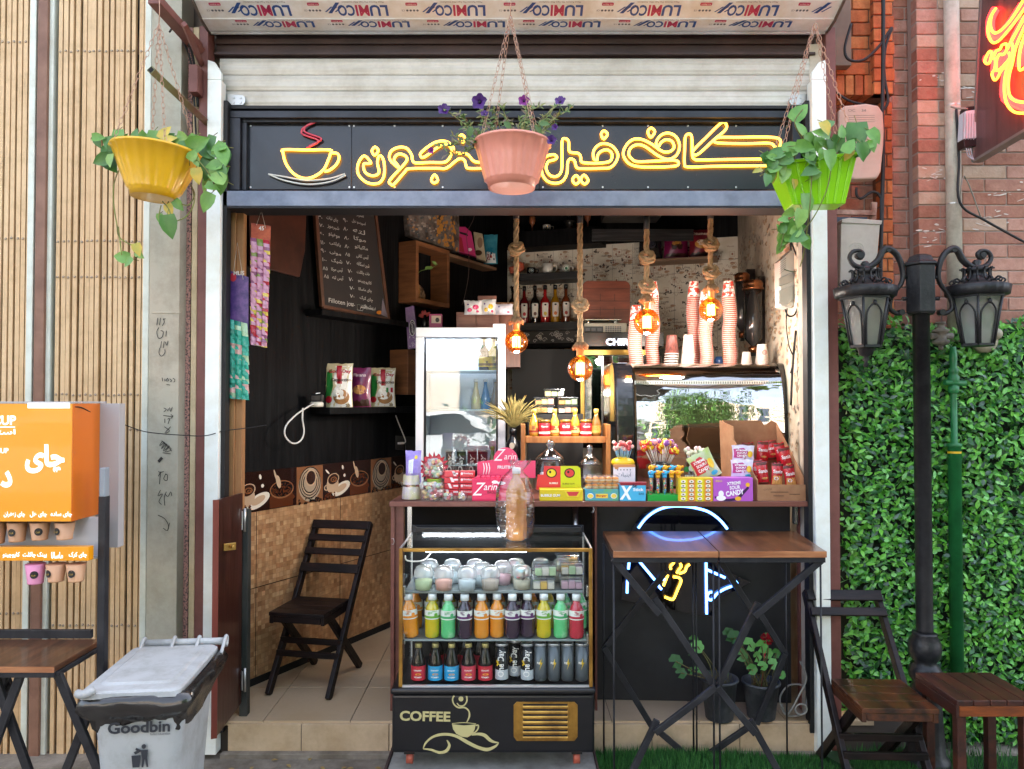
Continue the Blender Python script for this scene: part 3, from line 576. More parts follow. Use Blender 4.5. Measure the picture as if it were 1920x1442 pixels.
def candycard(name,label,pl,tl,tr,br,bl,cols,rows,colsn,top,hook):
 t=thing(name,label,'candy strip',pl.hit(bl[0],bl[1],.01));mb=MB();mb.poly(pl,[tl,tr,br,bl],0,.003);mb.build('card',M('card_'+name+str(len(MC)),cols[0],cols[1],sc=30,rough=.35),t)
 mb=MB();cx=(tl[0]+tr[0])/2
 mb.line(pl,[(tl[0]+10,tl[1]+4),hook,(tr[0]-10,tr[1]+4)],.0011,.006,5,smooth=0);mb.build('string',pm('D8D0C0'),t)
 mb=MB();ms=[M('sach_%s_%d_%d'%(name,i,len(MC)),c,rough=.22,coat=.4,bump=.6,bsc=60)for i,c in enumerate(cols[2:])]
 for r in range(rows):
  f0=top+(1-top)*r/rows;f1=top+(1-top)*(r+2.3)/rows
  for c in range(colsn):
   g0,g1=(c+.03)/colsn,(c+.99)/colsn
   def pt(g,f):f=min(f,1.0);return(lerp(lerp(tl[0],tr[0],g),lerp(bl[0],br[0],g),f),lerp(lerp(tl[1],tr[1],g),lerp(bl[1],br[1],g),f))
   n=5;rw=[]
   for i in range(n+1):
    f=lerp(f0,f1,i/n);o=.006+.016*math.sin(math.pi*min(1,i/n*1.05))+.012*(i/n)+R.uniform(0,.002)
    rw.append([pl.hit(*pt(g0+.10*i/n-.06,f),o*.5),pl.hit(*pt((g0+g1)/2+.1*i/n-.06,f),o),pl.hit(*pt(g1+.1*i/n-.06,f),o*.5)])
   for i in range(n):
    mb.m=0 if i not in(0,n-1)else R.randrange(1,len(ms))
    if R.random()<.5:mb.m=R.randrange(len(ms))
    mb.add(rw[i]+rw[i+1],[(0,1,4,3),(1,2,5,4)],True)
 mb.build('sachets',ms,t);return t
K1=FP(.045);K2=FP(.055)
t=candycard('candy_strip','purple hanging card of green candy sachets at the far left',K1,(428,506),(466,520),(466,750),(429,747),[C('3A2A6A'),C('6A4A8A'),C('2AA088'),C('A8C8A0'),C('20806A'),C('D8A8A0')],8,3,.38,(445,455))
mb=MB();mb.ptext('MLIS',K1,448,512,8,.005,20,bold=.02);mb.m=1;mb.disc(K1,437,520,6,8,.003,.0045,12);mb.build('card_print',[pm('E8E0D8'),pm('C03040')],t)
t=candycard('candy_strip','long hanging card of yellow and pink candy sachets beside the purple card',K2,(471,418),(508,424),(500,652),(470,646),[C('A04030'),C('C06040'),C('C890A8'),C('D8C050'),C('8A5070'),C('B02838'),C('7A8A40')],14,3,.12,(490,395))
mb=MB();mb.ptext('45',K2,490,428,8,.005,10,bold=.02);mb.build('card_print',pm('E8E0D8'),t)
BP=LW;t=thing('chalkboard_menu','brown framed chalkboard menu with white Persian handwriting leaning on a black ledge','chalkboard',LW.hit(660,598,.06))
bl_,br_,tl_,tr_=(604,575),(727,600),(586,330),(694,330)
mb=MB();mb.poly(BP,[tl_,tr_,br_,bl_],.03,.04);mb.build('slate',M('slate',C('2E2624'),C('262322'),sc=5,rough=.75),t)
mb=MB()
for a,b in((tl_,bl_),(bl_,br_),(tr_,br_)):mb.beam(BP.hit(*a,.038),BP.hit(*b,.038),.022,.022,BP.n)
mb.build('frame',M('board_frame',C('6A4430'),C('4A2E20'),sc=6,rough=.5),t,bev=.002)
rows=[('اسپرسو','۹۰','فرانسه','۶۰'),('اسپرسو دبل','۹۰','چای نبات','۳۰'),('لته','۸۰','شیرموز','۷۰'),('موکا','۸۰','موهیتو','۶۰'),('ماکیاتو','۸۰','بابلتی','۱۱۰'),('آیس کافی','۸۵','مونی','۹۰'),('شیر نسکافه','۷۰','شیک','۱۰۰'),('هات چاکلت','۷۰','آیس موکا','۸۵'),('کاپوچینو','۷۰','آیس لته','۸۵'),('چای ماسالا','۷۰','',''),('چای کرک','۷۰','',''),('پینک چاکلت','۷۰','','')]
mb=MB();sk=.09
for i,r_ in enumerate(rows):
 y=394+i*15.2;x0=588+i*1.55
 for s_,dx,w_,h_,dy in((r_[0],83,26,9,8),(r_[1],57,9,7,4),(r_[2],34,22,9,1),(r_[3],11,9,7,-2)):
  if s_:mb.ptext(fa(s_),BP,x0+dx+R.uniform(-1,1),y+dy+i*.6+R.uniform(-1,1),h_*R.uniform(.85,1.05),.0425,w_*R.uniform(.85,1),rot=R.uniform(-.06,.06),bold=.006)
mb.ptext('Filloten jon',BP,640,568,11,.0425,46,bold=.004);mb.ptext(fa('اینستاگرام'),BP,690,578,9,.0425,28);mb.line(BP,[(670,571),(681,573),(680,583),(670,581)],.0012,.0425,5,True,0)
mb.build('chalk_writing',M('chalk',(.55,.53,.5),rough=.95),t)
mb=MB();mb.disc(BP,711,586,5,3.5,.042,.046,10);mb.m=1;mb.poly(BP,[(717,560),(727,596),(714,590)],.042,.047);mb.build('sticker',[pm('C87820'),M('foil',(.5,.45,.55),rough=.25,metal=.7)],t)
mb=MB();a,b=BP.hit(572,582,0),BP.hit(736,606,0);mb.prism([V((a.x,a.y,a.z)),V((b.x,b.y,a.z)),V((b.x,b.y,a.z-.03)),V((a.x,a.y,a.z-.03))],LW.n*.12)
mb.build('wall_ledge',m_blackwood,label='black wooden ledge under the chalkboard',category='shelf',bev=.002)
z_=LW.hit(608,764,.05).z;mb=MB();a,b=LW.hit(585,0,0),LW.hit(782,0,0);mb.prism([V((a.x,a.y,z_)),V((b.x,b.y,z_)),V((b.x,b.y,z_-.035)),V((a.x,a.y,z_-.035))],LW.n*.14)
mb.build('wall_shelf',m_blackwood,label='black wall shelf holding the three coffee bags',category='shelf',bev=.002)
def pouch(name,label,cat_,pl,x0,y0,x1,y1,off,th,mats,deco=None,group=None,zig=6,gus=0.08):
 ""
 a=pl.hit(x0,y1,off);b=pl.hit(x1,y1,off);tp=pl.hit(x0,y0,off);H=tp.z-a.z;Wd=(b-a).dot(pl.u)
 t=thing(name,label,cat_,(a+b)/2,group);mb=MB();nx,nz=8,10;g={}
 for sd in(1,-1):
  for j in range(nz+1):
   v=j/nz
   for i in range(nx+1):
    u=i/nx;bul=(math.sin(math.pi*u)**.6)*(math.sin(math.pi*min(1,(v*.86+.12)))**.7 if v<.93 else .02)
    cr=.004*math.sin(u*23+j)*(1 if .1<v<.9 else .3);wz=Wd*(1-gus*math.sin(math.pi*v))
    p=a+pl.u*(Wd/2+(u-.5)*wz)+V((0,0,H*v+(R.uniform(-.003,.003)if j==nz else 0)))+pl.n*sd*(th/2*bul+cr*bul)
    g[sd,j,i]=p
 for sd in(1,-1):
  vs=[g[sd,j,i]for j in range(nz+1)for i in range(nx+1)];n1=nx+1
  fs=[(j*n1+i,j*n1+i+1,(j+1)*n1+i+1,(j+1)*n1+i)for j in range(nz)for i in range(nx)]
  mb.add(vs,fs if sd==1 else[f[::-1]for f in fs],True)
 mb.build('bag',mats[0],t)
 if deco:
  def G(u,v,o=.0012):
   i=min(nx-1,max(0,int(u*nx)));j=min(nz-1,max(0,int(v*nz)));fu,fv=u*nx-i,v*nz-j
   p=(g[1,j,i]*(1-fu)+g[1,j,i+1]*fu)*(1-fv)+(g[1,j+1,i]*(1-fu)+g[1,j+1,i+1]*fu)*fv
   return p+pl.n*o
  mb=MB()
  for k,d in enumerate(deco):
   mb.m=d[0];o=.0012+k*.0003
   if d[1]=='p':
    q=d[2];cu=sum(p[0]for p in q)/len(q);cv=sum(p[1]for p in q)/len(q);m_=len(q);rings=4;vs=[]
    q2=[]
    for i in range(m_):
     for f in range(3):q2.append((lerp(q[i][0],q[(i+1)%m_][0],f/3),lerp(q[i][1],q[(i+1)%m_][1],f/3)))
    m_=len(q2)
    for r_ in range(1,rings+1):vs+=[G(cu+(x-cu)*r_/rings,cv+(y-cv)*r_/rings,o)for x,y in q2]
    vs.append(G(cu,cv,o));c0=len(vs)-1
    mb.add(vs,[(c0,i,(i+1)%m_)for i in range(m_)]+[(r_*m_+i,(r_+1)*m_+i,(r_+1)*m_+(i+1)%m_,r_*m_+(i+1)%m_)for r_ in range(rings-1)for i in range(m_)])
   elif d[1]=='o':
    _,_,cu,cv,ru,rv=d;m_=16;vs=[G(cu,cv,o)]
    for r_ in(.5,1):vs+=[G(cu+ru*r_*math.cos(i*math.tau/m_),cv+rv*r_*math.sin(i*math.tau/m_),o)for i in range(m_)]
    mb.add(vs,[(0,1+i,1+(i+1)%m_)for i in range(m_)]+[(1+i,1+m_+i,1+m_+(i+1)%m_,1+(i+1)%m_)for i in range(m_)])
   else:
    _,_,s_,cu,cv,wu,hv=d[:7];vs,fs,ax,bx,ay,by=glyphs(s_,d[7]if len(d)>7 else .02)
    mb.add([G(min(1,max(0,cu+((v.x-ax)/(bx-ax)-.5)*wu)),min(1,max(0,cv+((v.y-ay)/(by-ay)-.5)*hv)),o+.001)for v in vs],fs)
  mb.build('print',mats[1:],t)
 return t
FB=FP(.62)
gd=[M('foil_cream',C('D9C9A0'),rough=.3,coat=.3),pm('B82030',.3),pm('F4F0E8',.3),pm('2E8A3C',.3),pm('A87848',.3),pm('4A2A20',.3)]
def gooddeco(s2):return[(2,'p',[(.3,.02),(.98,.02),(.98,.93),(.5,.93)]),(1,'p',[(.0,.1),(.18,.1),(.42,.9),(.15,.9)]),(3,'p',[(.02,.3),(.16,.1),(.3,.5),(.28,.85),(.12,.7)]),(1,'p',[(.48,.6),(.66,.6),(.6,.95),(.42,.95)]),(0,'t','Good Day',.55,.8,.8,.1,.03),(5,'t','Cappuccino',.62,.62,.7,.09,.03),(4,'o',.62,.2,.3,.16),(1,'o',.62,.25,.26,.12),(0,'o',.22,.22,.1,.09)]
wf=LW
def LP(px):return FP(LW.hit(px,764,.07).y)
gm=[gd[0],gd[1],gd[2],gd[3],gd[4],gd[5]]
GD=[(1,'p',[(.25,.03),(.97,.03),(.97,.95),(.42,.95)]),(2,'p',[(.06,.2),(.2,.1),(.36,.5),(.3,.88),(.12,.8)]),(0,'p',[(.5,.55),(.68,.55),(.64,.96),(.46,.96)]),(0,'t','Good Day',.58,.82,.76,.1,.035),(4,'t','Cappuccino',.64,.63,.68,.1,.03),(3,'o',.64,.26,.28,.17),(1,'o',.6,.34,.26,.14),(0,'o',.2,.2,.12,.08),(4,'t','20',.85,.07,.14,.06)]
pouch('coffee_bag','cream and white cappuccino bag at the left end of the wall shelf','coffee bag',LP(640),606,682,662,766,0,.06,gm,GD)
pouch('coffee_bag','purple foil coffee bag between two cappuccino bags','coffee bag',LP(676),655,690,696,764,.0,.05,[M('foil_purple',C('5A1A4A'),C('8A2A5A'),sc=9,rough=.3,coat=.3),pm('D8C0C8',.3),pm('C89058',.3),pm('3A2014',.3)],[(0,'t','Fixana',.5,.82,.6,.08),(1,'o',.5,.45,.32,.12),(2,'p',[(.05,.03),(.95,.03),(.9,.22),(.1,.18)])])
pouch('coffee_bag','white cappuccino bag with small flag at the right end of the wall shelf','coffee bag',LP(715),690,690,742,764,.0,.06,gm,GD+[(2,'p',[(.7,.38),(.78,.38),(.78,.5),(.7,.5)]),(0,'p',[(.86,.38),(.94,.38),(.94,.5),(.86,.5)])])
t=thing('charger','white and black phone charger puck on the left end of the wall shelf','charger',LW.hit(592,764,.08));c_=LW.hit(594,763,.08)
mb=MB();mb.lathe(c_,[(.03,0),(.034,.006),(.034,.02),(.028,.026)],20);mb.build('puck',pm('E2DCCB',.35),t)
mb=MB();mb.cbox(c_+V((0,0,.046)),.06,.05,.036);mb.build('adapter',pm('141416',.3),t,bev=.006)
mb=MB();mb.line(LW,[(592,738),(600,737)],.003,.11,6,smooth=0);mb.build('light',pm('E8E8E8',.3),t)
mb=MB();mb.line(LW,[(588,757),(574,765),(555,778),(537,797),(534,815),(544,829),(556,831),(566,823),(570,808),(567,785),(568,765)],.0042,.09,8,smooth=6)
mb.build('white_cable',pm('E8E4DC',.35),label='white cable hanging in a loop below the charger',category='cable')
t=thing('wall_socket','dark wall sockets with a white plug near the fridge','socket',LW.hit(760,840,.01));mb=MB()
mb.poly(LW,[(742,817),(757,818),(757,844),(742,843)],.004,.012);mb.poly(LW,[(760,818),(777,819),(777,844),(760,844)],.004,.012);mb.build('plate',pm('33302E',.4),t,bev=.002)
mb=MB();mb.line(LW,[(742,779),(748,795),(759,822),(760,829),(756,831)],.0035,.03,8);mb.cbox(LW.hit(752,831,.025),.04,.02,.012,rz=1.0);mb.build('plug',pm('E8E4DC',.35),t)
t=thing('canvas_picture','painting of a city street hung above the wooden box shelf','picture',LW.hit(800,440,.03));pp=[(757,330),(852,330),(859,476),(765,441)]
mb=MB();mb.poly(LW,[(755,330),(852,330),(859,475),(764,443)],.005,.045)
mb.build('canvas',M('canvas_paint',C('8A8078'),C('3A3028'),sc=11,rough=.7,det=8,lo=.4,hi=.62),t)
mb=MB()
for i in range(260):
 f,g_=R.random(),R.random();x=lerp(lerp(757,850,f),lerp(767,857,f),g_);y=lerp(365,lerp(438,470,f),g_)
 mb.m=(3 if f>.6 else R.choice((0,1,2)))if R.random()<.8 else R.randrange(4);mb.disc(LW,x,y,R.uniform(1,3),R.uniform(1.5,5 if f>.6 else 2.5),.0452,.0458+i*1e-6,7,R.uniform(-.3,.3))
mb.build('brushwork',[M('br%d'%i,C(h),rough=.6)for i,h in enumerate(('B0A498','6E5A50','50565A','C88A3A'))],t)
m_oak=M('walnut',C('8A5A38'),C('6A4228'),sc=5,st=(1,1,7),rough=.45,bump=.1)
t=thing('box_shelf','square wooden box shelf with a small plant on the black wall','shelf',LW.hit(800,575,.1));mb=MB()
def lwbox(mb,x0,yt,x1,yb,t0,t1,ref=None):
 ""
 a=LW.hit(x0,yt,t1);b=LW.hit(x1,yt,t1);zt=a.z;zb=LW.hit(x0,yb,t1).z
 mb.prism([V((a.x,a.y,zb)),V((b.x,b.y,zb)),V((b.x,b.y,zt)),V((a.x,a.y,zt))],-LW.n*(t1-t0));return a,b,zb,zt
a,b,zb,zt=lwbox(MB(),780,450,843,566,.01,.14);th=.028;n_=LW.n;u_=LW.u
def seg(mb,o,s0,s1,z0,z1,d):mb.prism([o+u_*s0+V((0,0,z0)),o+u_*s1+V((0,0,z0)),o+u_*s1+V((0,0,z1)),o+u_*s0+V((0,0,z1))],-n_*d)
o=V((a.x,a.y,0));Wd=(b-a).dot(u_)
seg(mb,o,0,Wd,zt-th,zt,.13);seg(mb,o,0,Wd,zb,zb+th,.13);seg(mb,o,0,th,zb+th,zt-th,.13);seg(mb,o,Wd-th,Wd,zb+th,zt-th,.13);mb.build('box',m_oak,t,bev=.0015)
t2=thing('small_vase','wicker bottle vase with green sprig inside the box shelf','vase',o+u_*.09-n_*.06+V((0,0,zb+th)));mb=MB();c_=W[t2]
mb.lathe(c_,[(.02,0),(.024,.02),(.022,.07),(.012,.1),(.012,.12)],14);mb.build('bottle',M('wicker',C('A87840'),C('6A4420'),sc=60,st=(1,1,3),rough=.7,bump=.5),t2)
mb=MB();q=cat([c_+V((0,0,.12)),c_+V((.02,-.02,.17)),c_+V((.09,-.02,.19)),c_+V((.13,0,.22))],4);mb.tube(q,.0015,5)
for i in(3,6,9,11):mb.leaf(q[min(i,len(q)-1)],(R.uniform(-1,1),-.3,R.uniform(-.6,.8)),(0,-1,.2),.035,.022)
mb.build('sprig',M('leafg',C('4A6A2A'),C('7A9A4A'),sc=9,rough=.5),t2)
t2=thing('carved_plate','small carved round plate leaning in the box shelf','ornament',o+u_*.15-n_*.08+V((0,0,zb+th)));mb=MB();mt=Matrix.Rotation(math.atan2(LW.n.y,LW.n.x),3,'Z')@Matrix.Rotation(rad(75),3,'Y')
mb.lathe(W[t2]+V((0,0,.052)),[(.05,0),(.052,.004),(.04,.006),(.02,.007),(.0001,.006)],24,mt);mb.build('plate',M('carving',C('B0957A'),C('4A3828'),sc=50,rough=.6,lo=.45,hi=.55),t2)
mb=MB();lwbox(mb,765,655,783,740,.005,.14);mb.build('wall_cabinet',m_oak,label='small wooden box shelf half hidden behind the fridge',category='shelf',bev=.002)
mb=MB();pl=LP(770);pts=[(761,578),(777,574),(785,652),(766,655)];mb.poly(pl,pts,-.03,.02);mb.m=1
mb.ptext('Grenier',pl,774,615,5,.0215,22,rot=-1.45);mb.disc(pl,773,615,6,15,.0202,.0208)
for i in range(40):mb.m=2;mb.disc(pl,R.uniform(767,782),R.uniform(625,650),1,1,.0202,.0206,6)
mb.m=3;mb.disc(pl,773,615,5,14,.0206,.021)
mb.build('chocolate_box',[M('purple_box',C('6A3A8A'),C('8A5AAA'),sc=8,rough=.35),pm('E0D8E8'),pm('B090C8'),pm('3A1A4A')],label='tall purple chocolate box standing left of the fridge top',category='box',bev=.003)
t=thing('gift_shelf','narrow wooden shelf high on the black wall with gift bags','shelf',LW.hit(885,490,.06));mb=MB();a=LW.hit(840,474,.12);b=LW.hit(931,474,.12)
mb.prism([V((a.x,a.y,a.z)),V((b.x,b.y,a.z)),V((b.x,b.y,a.z-.018)),V((a.x,a.y,a.z-.018))],-LW.n*.115);mb.build('board',M('shelf_edge',C('8A6A50'),rough=.5),t,bev=.001)
def gift(px0,py0,px1,py1,mats,label,shape):
 pl=FP(LW.hit((px0+px1)/2,py1,.07).y);t=thing('gift_bag',label,'gift bag',pl.hit((px0+px1)/2,py1,0));mb=MB();mb.poly(pl,shape,-.035,.03);mb.build('bag',mats[0],t,bev=.004);return t,pl
t,pl=gift(855,425,893,482,[pm('C03070',.35)],'pink gift bag with cut-out handle on the gift shelf',[(856,440),(860,427),(873,427),(884,437),(893,482),(859,474)])
mb=MB();mb.poly(pl,[(861,434),(876,438),(878,443),(862,438)],.03,.0315);mb.m=1;mb.poly(pl,[(857,441),(866,446),(871,474),(860,471)],.03,.0317);mb.m=2;mb.disc(pl,881,468,4,3,.03,.0312);mb.build('print',[pm('1A1012'),pm('A02030'),pm('E8D8DC')],t)
t,pl=gift(890,437,912,492,[M('beige_bag',C('C8B89A'),C('A89878'),sc=12,rough=.4)],'beige printed gift bag between pink and blue bags',[(888,436),(905,440),(912,492),(893,486)])
mb=MB();mb.disc(pl,897,474,7,5,.03,.0315);mb.m=1;mb.disc(pl,900,455,5,10,.03,.031);mb.build('print',[pm('4A3018'),pm('8A7058')],t)
t=pouch('gift_bag','blue foil gift pouch tied at the top on the gift shelf','gift bag',FP(LW.hit(919,494,.07).y),907,440,933,495,0,.05,[M('blue_foil',C('2A90B0'),C('60C0D8'),sc=14,rough=.25,metal=.3),pm('A83028'),pm('F0F0F0'),pm('103040')],[(1,'p',[(.1,.02),(.9,.02),(.85,.35),(.2,.4)]),(0,'o',.4,.22,.22,.1),(2,'o',.75,.15,.05,.04),(2,'o',.6,.35,.05,.04),(2,'o',.2,.1,.05,.04)])
mb=MB();mb.line(FP(1.5),[(890,385),(888,410),(875,440),(879,480),(878,520),(870,560),(866,572)],.002,.0,5);mb.build('thin_wire',pm('4A3A34'),label='thin brown wire hanging beside the gift shelf',category='wire')
def bsh(name,label,x0,x1,y,dep,th,mat_,cat_='shelf'):
 a=BW.hit(x0,y,dep);b=BW.hit(x1,y,dep);mb=MB();mb.prism([a,V((b.x,b.y,a.z)),V((b.x,b.y,a.z-th)),V((a.x,a.y,a.z-th))],-BW.n*(dep-.002))
 mb.build(name,mat_,label=label,category=cat_,bev=.002);return a.z
m_bw2=M('black_wood_grain',(.012,.012,.013),(.07,.07,.072),sc=4,st=(.6,1,14),rough=.5,lo=.5,hi=.75)
zt1=bsh('high_shelf','high black shelf with wooden goblets and a cup',972,1128,434,.2,.12,m_blackwood)
mb=MB();mb.rect(FP(1.95),1130,398,1235,412,-.1,.1);mb.rect(FP(1.95),1110,430,1300,452,-.0,.02);mb.build('black_ceiling_beam',m_bw2,label='grey black wooden beam under the ceiling at the back',category='beam',bev=.002)
zt2=bsh('mug_shelf','middle black shelf carrying mugs on the printed wall',965,1082,514,.2,.055,m_bw2)
zt3=bsh('syrup_shelf','lower black shelf carrying a row of syrup bottles',962,1083,606,.2,.06,m_bw2)
zt4=bsh('dark_beam','dark beam below the swirl patterned tile strip',962,1085,645,.2,.03,m_blackwood,'beam')
m_wood=M('turned_wood',C('A0603A'),C('7A4228'),sc=12,rough=.35)
def BQ(x,z):p=BW.hit(x,500,.12);return V((p.x,p.y,z))
for x,l in((998,'turned wooden goblet at the left of the high shelf'),(1102,'turned wooden goblet at the right of the high shelf')):
 mb=MB();mb.lathe(BQ(x,zt1),[(.022,0),(.022,.004),(.006,.012),(.006,.055),(.018,.07),(.024,.09),(.022,.12),(.018,.122),(.018,.09)],16,cap=False);mb.build('goblet',m_wood,label=l,category='goblet',group='wooden goblets')
def mug(x,z,r,h,col,label,logo=None,hs=1,Q=BQ):
 c=Q(x,z);t=thing('mug',label,'mug',c);mb=MB();mb.lathe(c,[(r*.85,0),(r*.95,.004),(r,h*.5),(r,h),(r*.9,h),(r*.88,h*.2)],20,cap=True);mb.build('cup',col,t)
 mb=MB();mb.tube(cat([c+V((hs*r*.95,0,h*.82)),c+V((hs*r*1.5,0,h*.8)),c+V((hs*r*1.6,0,h*.45)),c+V((hs*r*.95,0,h*.2))],4),r*.13,6);mb.build('handle',col,t)
 if logo:
  mb=MB();k=20
  for i,(q,m_)in enumerate(((.62,0),(.46,1),(.3,0))):
   mb.m=m_;pts=[];
   for a in range(k):
    u=q*h*.6*math.cos(a*math.tau/k);pts.append(c+V((r*1.01*math.sin(u/r),-r*1.01*math.cos(u/r)-.0006-i*.0004,h*.52+q*h*.6*math.sin(a*math.tau/k))))
   mb.add(pts,[tuple(range(k))])
  mb.build('emblem',logo,t)
pw=pm('E8E4DA',.25);pb=pm('16161A',.25);lg=[pm('2A6A48'),pm('E8E4DA',.25)]
mug(1025,zt1,.032,.052,pw,'white cup with dark emblem on the high shelf',[pm('1A1A1A',.5),pw])
mug(996,zt2,.033,.055,pb,'small black mug with pale round emblem',[pm('8A9A98',.5),pb])
mug(1027,zt2,.04,.078,pw,'tall white mug in the middle of the mug shelf')
mug(1061,zt2,.033,.062,pw,'white mug with green round emblem',lg)
mb=MB();c=BQ(966,zt2+.02);c2=c+V((0,0,0));mb.cbox(c+V((0,0,.03)),.09,.06,.05,ry=-.3);mb.lathe(c+V((.03,-.04,.04)),[(.034,0),(.04,.02),(.034,.04)],14,Matrix.Rotation(rad(90),3,'X'));mb.build('orange_clock',pm('C0583A',.4),label='orange plastic holder at the left end of the mug shelf',category='holder',bev=.008)
mb=MB();c=BQ(1068,zt1);mb.lathe(c,[(.03,0),(.035,.03),(.022,.06),(.045,.064),(.045,.068),(.01,.07),(.006,.11)],14);mb.build('dark_pot',M('dark_metal',(.06,.055,.05),rough=.3,metal=.7),label='dark metal pot beside the cup on the high shelf',category='pot')
def syrup(x,col,label,tag2):
 c=BQ(x,zt3);t=thing('syrup_bottle',label,'bottle',c,'syrup bottles on the shelf');k=1.0
 mb=MB();mb.lathe(c,[(.034,0),(.036,.005),(.036,.15),(.03,.175),(.014,.2),(.0125,.235),(.0125,.25)],18);mb.build('bottle',col,t)
 mb=MB();mb.lathe(c+V((0,0,.251)),[(.015,0),(.015,.03),(.012,.034)],14);mb.build('cap',pb,t)
 mb=MB();pts=[];n=8
 for j,(z,wf)in enumerate(((.045,.7),(.055,.85),(.14,.95),(.15,.8))):
  for i in range(n+1):a=(i/n-.5)*1.5*wf;pts.append(c+V((.0368*math.sin(a),-.0368*math.cos(a),z)))
 mb.add(pts,[(j*9+i,j*9+i+1,j*9+i+10,j*9+i+9)for j in range(3)for i in range(n)],True)
 mb.m=1;mb.add([c+V((.012*math.cos(a),-.0378,.07+.014*math.sin(a)))for a in[i*math.tau/9 for i in range(9)]],[tuple(range(9))])
 mb.m=2;mb.add([c+V((.009*math.cos(a),-.0378,.135+.007*math.sin(a)))for a in[i*math.tau/9 for i in range(9)]],[tuple(range(9))])
 mb.build('paper_label',[pm('ECE6DC',.5),tag2,pb],t)
def liq(h,k=1,r=.08):return M('liq_'+h,C(h,k),rough=r,coat=.8,spec=.6,trans=.35)
for x,h,l,tg in((962,'2A2018','dark syrup bottle half behind the rope lamp',pm('8A3020')),(983,'8A1A20','dark red syrup bottle, second on the shelf',pm('C02030')),(1003,'1E1A14','black syrup bottle with brown dot label',pm('6A3A20')),(1022,'C82828','bright red syrup bottle in the middle',pm('D8C040')),(1041,'C8901A','amber yellow syrup bottle',pm('D87020')),(1061,'8A4020','brown syrup bottle at the right end',pm('A03020'))):syrup(x,liq(h),l,tg)
t=thing('swirl_tiles','strip of grey tiles with white swirl pattern under the syrup bottles','tiles',BW.hit(1020,645,.15));zA=zt3-.062;zB=zt4+.002
a=BW.hit(962,630,.16);b=BW.hit(1082,630,.16);mb=MB();mb.prism([V((a.x,a.y,zB)),V((b.x,b.y,zB)),V((b.x,b.y,zA)),V((a.x,a.y,zA))],-BW.n*.1);mb.build('tiles',pm('3A3836',.3),t)
mb=MB();sp=Pl(a,BW.u)
for i in range(34):
 c=V((R.uniform(a.x,b.x),0,R.uniform(zB+.015,zA-.015)));c.y=a.y-.3*(c.x-a.x)-.003;k=R.choice((-1,1));r0=R.uniform(.01,.02);q=[]
 for j in range(14):th_=j*.55;r_=r0*(1-j/16);dx=max(a.x-c.x,min(b.x-c.x,k*r_*math.cos(th_)));q.append(c+V((dx,-.3*dx,max(zB-c.z,min(zA-c.z,r_*math.sin(th_))))))
 mb.tube(q,.0022,4)
mb.build('swirls',pm('D8D4CC',.3),t)
mb=MB();mb.rect(FP(1.9),960,655,1092,800,-.02,0);mb.build('dark_opening_sheet',m_blk,label='black sheet standing in for the shade in the opening below the dark beam',category='cabinet')  # black sheet, the darkness of the opening put into its colour
t=thing('cutting_board','rounded reddish brown wooden board standing behind the scale','board',P(1137,603,1.75));pl=FP(1.75)
mb=MB();mb.poly(pl,[(1093,533),(1096,529),(1101,527),(1172,527),(1178,530),(1181,535),(1181,606),(1093,606)],-.02,.0);mb.build('board',M('redwood',C('8A4630'),C('6E3422'),sc=5,st=(1,1,8),rough=.4),t,bev=.003)
mb=MB()
for y in(541,564,580):mb.rect(pl,1094,y,1180,y+1,.0002,.0012)
for x,y0,y1 in((1125,551,564),(1152,551,564),(1125,576,592),(1152,576,592)):mb.rect(pl,x,y0,x+1,y1,.0002,.0013)
mb.build('joints',pm('4A2216'),t)
t=thing('weighing_scale','electronic weighing scale with grey keypad on top of the black machine','scale',P(1130,629,1.55));pl=FP(1.5)
mb=MB();mb.poly(pl,[(1092,609),(1170,609),(1170,628),(1092,628)],-.25,0);mb.build('body',pm('B8B4A4',.4),t,bev=.008)
mb=MB();mb.rect(pl,1093,602,1160,604.5,-.25,.0);mb.rect(pl,1100,604.6,1104,609,-.2,-.1);mb.rect(pl,1150,604.6,1154,609,-.2,-.1);mb.build('pan',M('steel',(.6,.6,.58),rough=.25,metal=1),t,bev=.002)
mb=MB();mb.rect(pl,1095,612,1131,624,.0002,.0015);mb.m=1
for i in range(7):
 for j in range(4):mb.rect(pl,1135+i*4.4,612+j*3.2,1138.4+i*4.4,614.2+j*3.2,.0002,.003)
mb.m=1
for i in range(3):mb.rect(pl,1098+i*11,615,1106+i*11,621,.0016,.0022)
mb.build('display_and_keys',[pm('2A3038',.3),pm('5A6068',.4)],t)
t=thing('glass_display_cooler','black cooler with lit white letters and gold edged glass door at the back','cooler',P(1135,800,1.4));pl=FP(1.3)
mb=MB();mb.rect(pl,1083,629.5,1230,655,-.5,0);mb.rect(pl,1083,655.3,1092,830,-.5,-.01);mb.rect(FP(1.78),1083,655,1260,840,-.02,0);mb.build('cabinet',pm('0C0D10',.25),t,bev=.003)
mb=MB();mb.ptext('CHIR',pl,1158,641,13,.004,44,bold=.045);mb.build('lit_letters',M('lit_white',(.8,.85,1),emit=.5,ec=(.75,.8,1)),t)
mb=MB();mb.rect(pl,1092.3,656,1230,666,-.03,.001);mb.rect(pl,1088,666.3,1096,790,-.02,.003);mb.build('gold_trim',M('gold',C('A88A48'),rough=.3,metal=.9),t,bev=.002)
mb=MB();mb.rect(pl,1097,667,1240,830,-.01,-.006);mb.build('glass_door',glass('door_glass',(.75,.85,.8),.3,.01,.05),t)
mb=MB();mb.rect(pl,1128,668,1131,820,-.004,.004);mb.build('door_bar',M('steel'),t)
